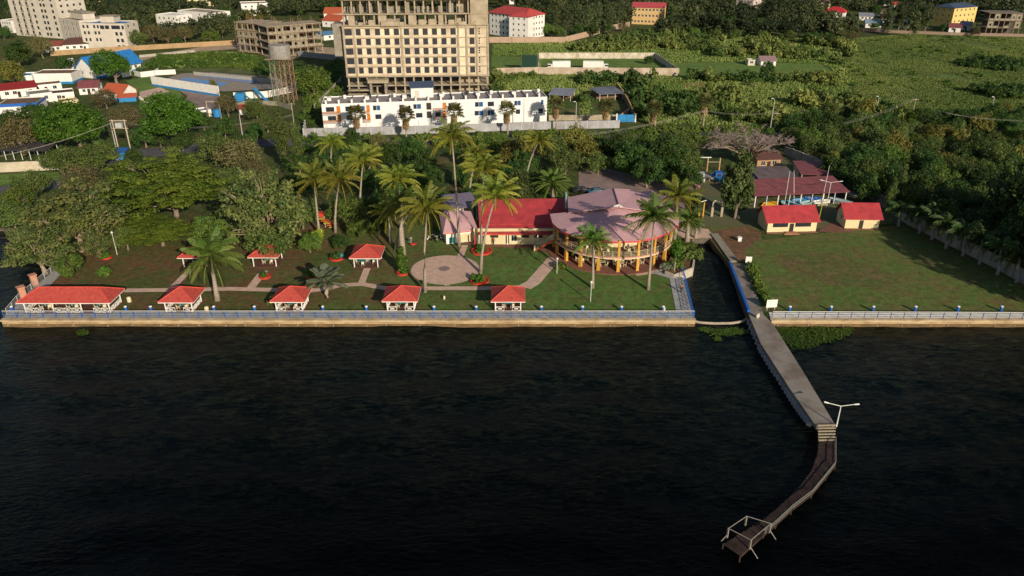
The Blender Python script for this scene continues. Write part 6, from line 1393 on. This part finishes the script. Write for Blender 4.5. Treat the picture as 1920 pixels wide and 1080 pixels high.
# playground, statue, motorcycles
t = thing('playground', 'red and yellow wooden playground frame between the two palms', 'playground', G(613,428)); MB().box(-2.0,0,2.6,-.4,1.6,3.4).build('red_roof', REDP, t)
for k in range(5): MB().box(-1.6+k*.55,-.4-k*.1,2.2-k*.45,-.2+k*.55,.6,2.3-k*.45).build('step', ORANGE if k % 2 else mat('yellow_plank', (.6,.42,.06), .6), t)
for x in (-1.9, -.5): MB().cbox(x,.8,0,.14,.14,2.6).build('post', WHITE, t)
MB().slab([(.2,-.4,2.2),(2.2,-.9,.3),(2.2,-.2,.3),(.2,.3,2.2)], .08).build('slide', REDP, t)
t = thing('playground', 'yellow climbing frame under the layered tree', 'playground', G(300,440)); MB().box(-1.3,0,.8,1.3,1,2.2).build('box', mat('yellow_plank', (.6,.42,.06), .6), t)
for x in (-1.2, 1.2): MB().cbox(x,.5,0,.14,.14,.8).build('leg', WHITE, t)
MB().slab([(-1.3,0,2.0),(-3.2,-.4,.3),(-3.2,.3,.3),(-1.3,.8,2.0)], .08).build('slide', REDP, t)
def motorcycle(q, rz, label, m):
    t = thing('motorcycle', label, 'motorcycle', G(*q), rz, 'parked motorcycles')
    for x in (-.65, .65): b = MB(); b.tube([(x,-.06,.3),(x,.06,.3)], .3, 12); b.build('wheel', RUBBER, t)
    MB().tube([(-.6,0,.35),(-.1,0,.62),(.35,0,.8),(.62,0,.35)], [.1,.17,.15,.05], 7).build('body', m, t); MB().box(-.65,-.12,.72,.05,.12,.82).build('seat', RUBBER, t); MB().tube([(.38,-.32,1.02),(.42,0,.95),(.38,.32,1.02)], .03, 5).build('handlebar', PIPE, t)
for i, (u, v) in enumerate(((803,451),(811,449),(819,452),(827,449))): motorcycle((u,v), 1.2+i*.2, ['white','black','grey','white and black'][i]+' motorcycle, '+['first','second','third','fourth'][i]+' of the row parked left of the kiosk', [WHITE, RUBBER, PIPE, WHITE][i])
# ------------------------------------------------------------------ people
SKIN = mat('brown_skin', (.16,.08,.045), .6)
def person(loc, rz, label, shirt, trousers, seed=0):
    def skinned(name, V, Ed, Rr, m, parent=None):
        me = bpy.data.meshes.new(name); me.from_pydata(V, Ed, []); me.materials.append(m); o = put(name, me, parent); md = o.modifiers.new('skin', 'SKIN'); 
        for i, r in enumerate(Rr): me.skin_vertices[0].data[i].radius = (r, r) if not isinstance(r, tuple) else r
        me.skin_vertices[0].data[0].use_root = True; o.modifiers.new('sub', 'SUBSURF').levels = 1; o.modifiers['sub'].render_levels = 1; return o
    V = [(0,0,.92),(0,0,1.15),(0,0,1.38),(0,.0,1.48),(0,-.01,1.58),(0,-.02,1.72),(-.18,0,1.40),(-.26,.0,1.12),(-.25,-.10,.88),(-.25,-.13,.80),(.18,0,1.40),(.27,0,1.12),(.27,-.06,.88),(.27,-.09,.80),(-.09,0,.86),(-.11,-.08,.47),(-.11,.03,.08),(-.11,-.12,.03),(.09,0,.86),(.12,.06,.48),(.12,.14,.09),(.12,.0,.03)]
    Ed = [(0,1),(1,2),(2,3),(3,4),(4,5),(2,6),(6,7),(7,8),(8,9),(2,10),(10,11),(11,12),(12,13),(0,14),(14,15),(15,16),(16,17),(0,18),(18,19),(19,20),(20,21)]
    Rr = [.13,.12,.13,.055,.085,.075,.055,.042,.032,.035,.055,.042,.032,.035,.085,.06,.04,.035,.085,.06,.04,.035]
    b = skinned('person', V, Ed, Rr, SKIN); b.location = loc; b.rotation_euler.z = rz; tag(b, label, 'person')
    skinned('shirt', [V[i] for i in (0,1,2,6,7,10,11)], [(0,1),(1,2),(2,3),(3,4),(2,5),(5,6)], [.155,.145,.15,.075,.06,.075,.06], shirt, b)
    skinned('trousers', [V[i] for i in (0,14,15,16,18,19,20)], [(0,1),(1,2),(2,3),(0,4),(4,5),(5,6)], [.15,.105,.08,.06,.105,.08,.06], trousers, b)
    MB().lathe((0,.005,1.66), [(.098,0),(.10,.08),(.07,.13),(.01,.15)], 12).build('hair', RUBBER, b); return b
person(G(1277,548,.1), 2.6, 'person in a pinkish top and dark trousers walking on the channel walkway', mat('pink_cloth', (.45,.20,.16), .9), mat('dark_cloth', (.03,.03,.04), .9))
person(G(771,457), .6, 'person in a white cap and grey clothes on the lawn left of the patio palm', mat('grey_cloth', (.30,.33,.34), .9), mat('grey_cloth2', (.2,.22,.24), .9))
t = thing('lawn_mower', 'low red mower beside the person in grey clothes', 'mower', G(776,460)); MB().box(-.6,-.3,.15,.6,.3,.45).build('deck', REDP, t); MB().tube([(-.5,0,.4),(-1.1,.1,.95)], .03, 5).build('handle', PIPE, t)
for x in (-.5,.5): MB().tube([(x,-.36,.15),(x,-.3,.15)], .15, 8).build('wheel', RUBBER, t)
person(G(925,459,.1), .3, 'person in a dark red top standing on the veranda of the red roofed wing', mat('maroon_cloth', (.25,.04,.05), .9), mat('dark_cloth', (.03,.03,.04), .9))
# planting island by the channel
t = thing('planting_island', 'white walled planting bed jutting into the channel by the restaurant', 'planter', G(1265,505)); O = t.location
pl = [G(u,v)-O for u,v in ((1247,515),(1264,521.5),(1298,508),(1301,492),(1262,470))]; b = MB(); b.slab([p+Vector((0,0,.5)) for p in pl], .48); b.build('soil', MATS['red_earth'], t); b = MB()
for i in range(3): d = (pl[i+1]-pl[i]).normalized(); n = Vector((d.y,-d.x,0))*.15; b.slab([pl[i]+n+Vector((0,0,.75)), pl[i+1]+n+Vector((0,0,.75)), pl[i+1]-n+Vector((0,0,.75)), pl[i]-n+Vector((0,0,.75))], 2.6)
b.build('kerb_wall', mat('pale_bank_wall', (.55,.50,.42), .9, (.38,.33,.27), .8), t)
v, f, tt, C = crown_data(61, R=(1.6,1.6,1.0), n_cl=30, per=50, leaf=.32, rc=.6, low=-.2)
for (u, vv), m_, s, l in (((1290,487),L_OLIVE,1.2,'olive bush leaning over the channel from the planting island'),((1265,503),L_MID,.7,'low green bush in the planting island'),((1275,478),L_MID,1.3,'big bush behind the planting island'),((1250,506),L_GREY,.6,'pale variegated bush at the left of the planting island')):
    o = tag(put('bush', npmesh('bush', v+np.array([0,0,1.0]), f, m_, tt), loc=G(u,vv,.4)), l, 'bush'); o.scale = (s,s,s)
v, f, tt, C = crown_data(63, R=(.75,.75,2.0), n_cl=34, per=40, leaf=.32, rc=.45, low=-1, shell=.4)
t = thing('young_tree', 'bright green columnar young tree with pale trunk on the planting island', 'tree', G(1264,509,.4)); put('crown', npmesh('crown', v+np.array([0,0,4.3]), f, L_BRIGHT, tt), t); MB().tube([(0,0,0),(0,0,3.2)], .13, 7).build('trunk', BARKP, t)
# ------------------------------------------------------------------ cabins, sheds, boat yard
def cabin(p0, p1, D, label, front, side, H=2.6, rise=2.3, roofdx=0):
    a, rz, W = frame(p0, p1); t = thing('cabin', label, 'cabin', a, rz); cp_ = mat('cream_cabin', (.72,.62,.38), .75, (.62,.53,.32), .6)
    block(t, W, D, H, cp_, [o[:4] for o in front], side, (), parapet=0, wins=False)
    for o in front:
        if o[4] == 'w': window(t, (o[0]+o[1])/2, o[2], o[1]-o[0], o[3]-o[2], 0, 0, GLASS, WOOD, mull=2)
        else: MB().box(o[0],.15,o[2],o[1],.2,o[3]).build('door', DARKIN, t)
    b = MB(); o = .55; my = D*.62; zr = H+rise
    b.slab([(-o,-o,H-.15),(W+o,-o,H-.15),(W+o,my,zr),(-o,my,zr)], .12); b.slab([(W+o,D+o,H-.1),(-o,D+o,H-.1),(-o,my,zr),(W+o,my,zr)], .12); b.build('roof', RED, t)
    b = MB()
    for x in (.02, W-.02): b.poly([(x,0,H),(x,D,H),(x,my,zr-.12)])
    b.build('gable', mat('cabin_side', (.50,.47,.40), .8) if 0 else cp_, t)
    b = MB(); b.box(-.2,-.7,0,W+.2,-.003,.14); b.build('plinth', mat('brick_paving', (.22,.10,.07), .9), t)
    return t
cabin((1437.5,436.5),(1529,434.5),5.6,'cream cabin with bright red roof and ribbon windows facing the lawn',[(1.1,4.4,1.2,2.15,'w'),(4.75,5.7,.1,2.0,'d'),(5.95,9.4,1.2,2.15,'w')],())
cabin((1583,429),(1646,430),5.2,'smaller cream cabin with red roof at the right of the yard',[(2.9,3.8,.1,2.0,'d')],[(2,3,1.4,2.2)])
MB_ = MB(); MB_.box(-1.6,-.6,0,1.6,.6,.18); MB_.box(-1.2,-.3,.18,1.2,.6,.34); tag(MB_.build('door_step', mat('orange_step', (.40,.20,.12), .9), loc=G(1483,438.5)), 'reddish concrete step in front of the larger cabin door', 'step')
land('cabin_paving', [(1532,434),(1560,418),(1590,416),(1604,436),(1560,437)], .07, mat('brick_paving', (.22,.10,.07), .9))
def boatshed():
    a, rz, W = frame((1414,389),(1583,381)); t = thing('boat_shed', 'long open boat shed with faded maroon roof and white posts', 'shed', a, rz); D = 7.5
    b = MB(); b.slab([(-.6,-.6,3.0),(W+.6,-.6,3.0),(W+.3,D,4.4),(-.3,D,4.4)], .12); b.build('roof', MAROON, t)
    for k in range(9):
        for y in (0, D-.5): MB().cbox(W*k/8,y,0,.2,.2,2.85 if y == 0 else 4.1).build('post', mat('white_blue_post', (.45,.55,.66), .6) if k % 2 else WHITE, t)
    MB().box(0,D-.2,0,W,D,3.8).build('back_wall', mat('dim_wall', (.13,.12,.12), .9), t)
boatshed()
shed((1422,357),(1490,356),8,3.0,mat('grey_maroon_sheet', (.17,.13,.135), .7, (.10,.08,.08), .5),'grey maroon roofed open shed behind the long boat shed, with blue walls',walls=BLUE)
shed((1500,347),(1590,350),9,3.0,MAROON,'second maroon roofed shed behind the right part of the boat shed',walls=CREAM)
house((1418,318),(1462,316),6,3.0,'small orange cream building with brown roof behind the boat sheds',wall=mat('orange_cream', (.45,.28,.15), .8),roofm=BROWNR,nwin=3,rise=1.2)
wall_line([(1470,290),(1530,312),(1562,335)], 2.4, mat('yard_back_wall', (.38,.31,.26), .9), 'pinkish grey wall closing the boat yard at the back')
def boat(q, L, w_, rz, label, m, h=.7, cover=None, kayak=False, z=.25, mast=0, name='boat', group=None, trim=WHITE_M):
    t = thing(name, label, 'boat', G(q[0],q[1]) if not isinstance(q, Vector) else q, rz, group); b = MB(); n = 9; k0 = []
    for i in range(n):
        f = i/(n-1); x = (f-.5)*L; s = (math.sin(PI*(f**.75 if not kayak else f)))**(.6 if not kayak else .8) if 0 < f < 1 else .04; s = max(s, .55 if (f == 0 and not kayak) else .04)
        sh = h*(1+.35*(f**2 if not kayak else (2*f-1)**2)); y = w_/2*s; b.v += [(x,-y,z+sh),(x,-y*.85,z+sh*.4),(x,0,z),(x,y*.85,z+sh*.4),(x,y,z+sh)]
    for i in range(n-1):
        for j in range(4): b.f.append((i*5+j, i*5+j+1, i*5+5+j+1, i*5+5+j))
    b.f.append((0,1,2,3,4)); b.f.append(tuple((n-1)*5+j for j in (4,3,2,1,0))); b.build('hull', m, t, smooth=False)
    d = MB()
    for i in range(n-1):
        a, c = b.v[i*5], b.v[i*5+4]; e, g_ = b.v[i*5+5], b.v[i*5+9]; dz = .04 if (kayak or cover) else .25
        d.poly([(a[0],a[1]*.92,a[2]-dz),(e[0],e[1]*.92,e[2]-dz),(g_[0],g_[1]*.92,g_[2]-dz),(c[0],c[1]*.92,c[2]-dz)])
    d.build('deck', cover or trim, t)
    if mast: MB().tube([(.3*L*0,0,z+h*.5),(mast[1],0,mast[0])], [.07,.045], 7).build('mast', WHITE_M, t)
    MB().box(-L*.3,-w_*.3,0,L*.3,-w_*.2,z+.1).box(-L*.3,w_*.2,0,L*.3,w_*.3,z+.1).build('cradle', WOODP, t)
    return t
boat((1314,338),6,2.2,-PI/2,'white cabin boat parked at the left end of the boat row',WHITE); MB().box(-.7,-1.4,1.0,.7,.6,1.9).build('wheelhouse', WHITE_M, [o for o in COL.objects if o.name == 'boat'][0])
boat((1327,335),6.2,2.3,-PI/2+.3,'upturned looking white hull second in the boat row',mat('pale_hull', (.55,.55,.56), .5),cover=mat('pale_cover', (.35,.35,.38), .8))
t = boat((1347,340),6.4,3.0,-PI/2,'broad bright blue boat in the middle of the boat row',BLUE2,h=1.0,cover=BLUE2); MB().box(-1.8,-.9,1.2,.2,.9,2.3).build('cabin', BLUE, t); MB().box(.21,-.5,1.35,.26,.5,2.0).build('hatch', DARKIN, t)
boat((1366,337),5.5,2.0,-PI/2+.1,'grey white boat at the right end of the boat row beside the tree',mat('grey_hull', (.40,.42,.45), .5),cover=mat('pale_cover', (.35,.35,.38), .8))
boat((1304,352),3.5,1.4,-PI/2+.4,'small pink and white dinghy below the white cabin boat',mat('pink_hull', (.55,.30,.30), .6))
YEL = mat('kayak_yellow', (.75,.42,.02), .4)
for i in range(3): boat((1443+i*1.5,389-i*3),4.2,.8,.05+i*.08,'yellow kayak, %s of three under the left of the boat shed' % ['front','middle','back'][i],YEL,h=.32,cover=YEL,kayak=True,z=.15+i*.02,name='kayak',group='yellow kayaks')
CY = mat('cyan_hull', (.05,.33,.48), .4)
boat((1470,388),3.8,1.5,-PI/2-.2,'light blue sailing dinghy with upright mast under the boat shed',CY,mast=(8.6,0)); boat((1488,387),4.0,1.5,-PI/2+.5,'light blue sailing dinghy with leaning mast under the boat shed',CY,mast=(8.2,-1.6)); 
boat((1512,386),4.2,1.5,.5,'pale turquoise dinghy under the middle of the boat shed',mat('pale_turquoise_hull', (.25,.45,.48), .5)); boat((1540,384),4.2,1.6,.2,'white dinghy with tall mast under the right of the boat shed',WHITE,mast=(9.4,.2))
boat((1575,382),5.2,1.5,-.7,'long pale blue hull lying at the right end of the boat shed',mat('pale_blue_hull', (.35,.48,.55), .5)); boat((1594,368),5,1.8,-1.0,'white and blue dinghy outside the right end of the boat shed',WHITE,cover=BLUE2)
boat((1612,364),4.4,1.6,-1.1,'dark blue dinghy outside the right end of the boat shed',BLUE,cover=BLUE); boat((1498,381),4,1.4,.3,'deep blue dinghy at the back under the boat shed',BLUE2); boat((1524,378),3.8,1.4,-.2,'small blue dinghy at the back right under the boat shed',BLUE)
# hoist frames
t = thing('hoist_frame', 'pale grey arched pipe frame on the grass before the tall leafy tree', 'frame', G(1334,406)); w_ = (G(1352,406)-G(1334,406)).x
MB().tube([(0,0,0),(0,0,3.2),(.3,0,3.7),(w_-.3,0,3.7),(w_,0,3.2),(w_,0,0)], .16, 8).build('arch', mat('pale_frame', (.50,.46,.42), .8), t)
for x in (0, w_): MB().cbox(x,0,0,.5,.5,2.2).build('pier', CONC_P, t)
t = thing('hoist_frame', 'yellow post frame beside the date palms at the channel head', 'frame', G(1310,408))
for x in (0,.9): MB().cbox(x,0,0,.25,.25,3.6).build('post', YELLOW, t)
MB().tube([(-.3,0,3.6),(1.3,0,4.1)], .1, 6).build('arm', WHITE, t)
t = thing('boat_gantry', 'cream gantry with pale beams behind the parked boats', 'frame', G(1325,322))
for x in (0,3.2): MB().cbox(x,0,0,.3,.3,3.8).build('post', mat('orange_cream', (.62,.35,.16), .8), t)
MB().box(-2.5,-.1,3.8,.8,.1,4.0).build('beam', WHITE, t); MB().box(-.2,-.1,2.6,3.4,.1,2.75).build('brace', WOODP, t)
MB().cbox(0,0,0,.18,.18,2.6).cbox(0,0,2.6,.22,.22,.3)
b = MB(); b.tube([(0,0,0),(.2,0,4.8)], [.11,.08], 7); tag(b.build('yellow_pole', mat('olive_yellow_pole', (.42,.38,.05), .7), loc=G(1535,412)), 'olive yellow pole right behind the larger cabin', 'pole')
# parked car
def car(q, rz, label, m):
    t = thing('car', label, 'car', G(*q), rz); b = MB(); pr = [(-2.1,.45),(-2.15,.85),(-1.2,.95),(-.8,1.42),(.7,1.42),(1.25,.98),(2.1,.85),(2.15,.4)]
    n = len(pr)
    for y in (-.85,.85): b.v += [(x,y*(.86 if z > 1.2 else 1),z) for x,z in pr]
    b.f += [tuple(range(n)), tuple(range(2*n-1,n-1,-1))]+[(i,n+i,n+(i+1)%n,(i+1)%n) for i in range(n)]; b.build('body', m, t)
    MB().box(-1.0,-.83,1.0,.95,.83,1.36).build('windows', GLASS, t)
    for x in (-1.35,1.35):
        for y in (-.8,.8): MB().tube([(x,y-.1,.33),(x,y+.1,.33)], .33, 12).build('wheel', RUBBER, t)
car((1118,363), .15, 'dark teal car parked behind the pink restaurant roof', mat('teal_car', (.02,.12,.2), .3, spec=.6)); car((1090,361), .1, 'black car half hidden beside the teal one', mat('black_car', (.02,.02,.025), .3, spec=.6))
# ------------------------------------------------------------------ the far wood grows round the houses already built
CLEAR = []
for o in list(COL.objects):
    if o.parent is None and o.type == 'EMPTY' and o.get('category') in ('house','building','shop','stall','hut') and o.location.y > 330:
        W_ = max([max(abs(v.co.x) for v in c.data.vertices) for c in o.children if c.name.startswith('wall') and c.data.vertices] or [20])
        c_ = Vector((W_/2, 5, 0)); c_.rotate(o.rotation_euler); CLEAR.append(((o.location.x+c_.x, o.location.y+c_.y), W_/2+5))
stuff('far_wood', 'far wood filling the background behind the houses', L_FAR, 3600, [[(-40,70),(30,66),(130,30),(240,50),(430,50),(640,22),(920,12),(1020,40),(1170,50),(1250,48),(1400,60),(1600,52),(1700,50),(1960,44),(1960,-16),(-40,-16)],[(1240,52),(1400,60),(1590,56),(1600,75),(1560,80),(1400,76),(1230,72)],[(200,80),(240,45),(430,45),(440,72),(330,80)]], (.8,1.2), (.7,1.25), 1, WOODP_, clear=CLEAR)
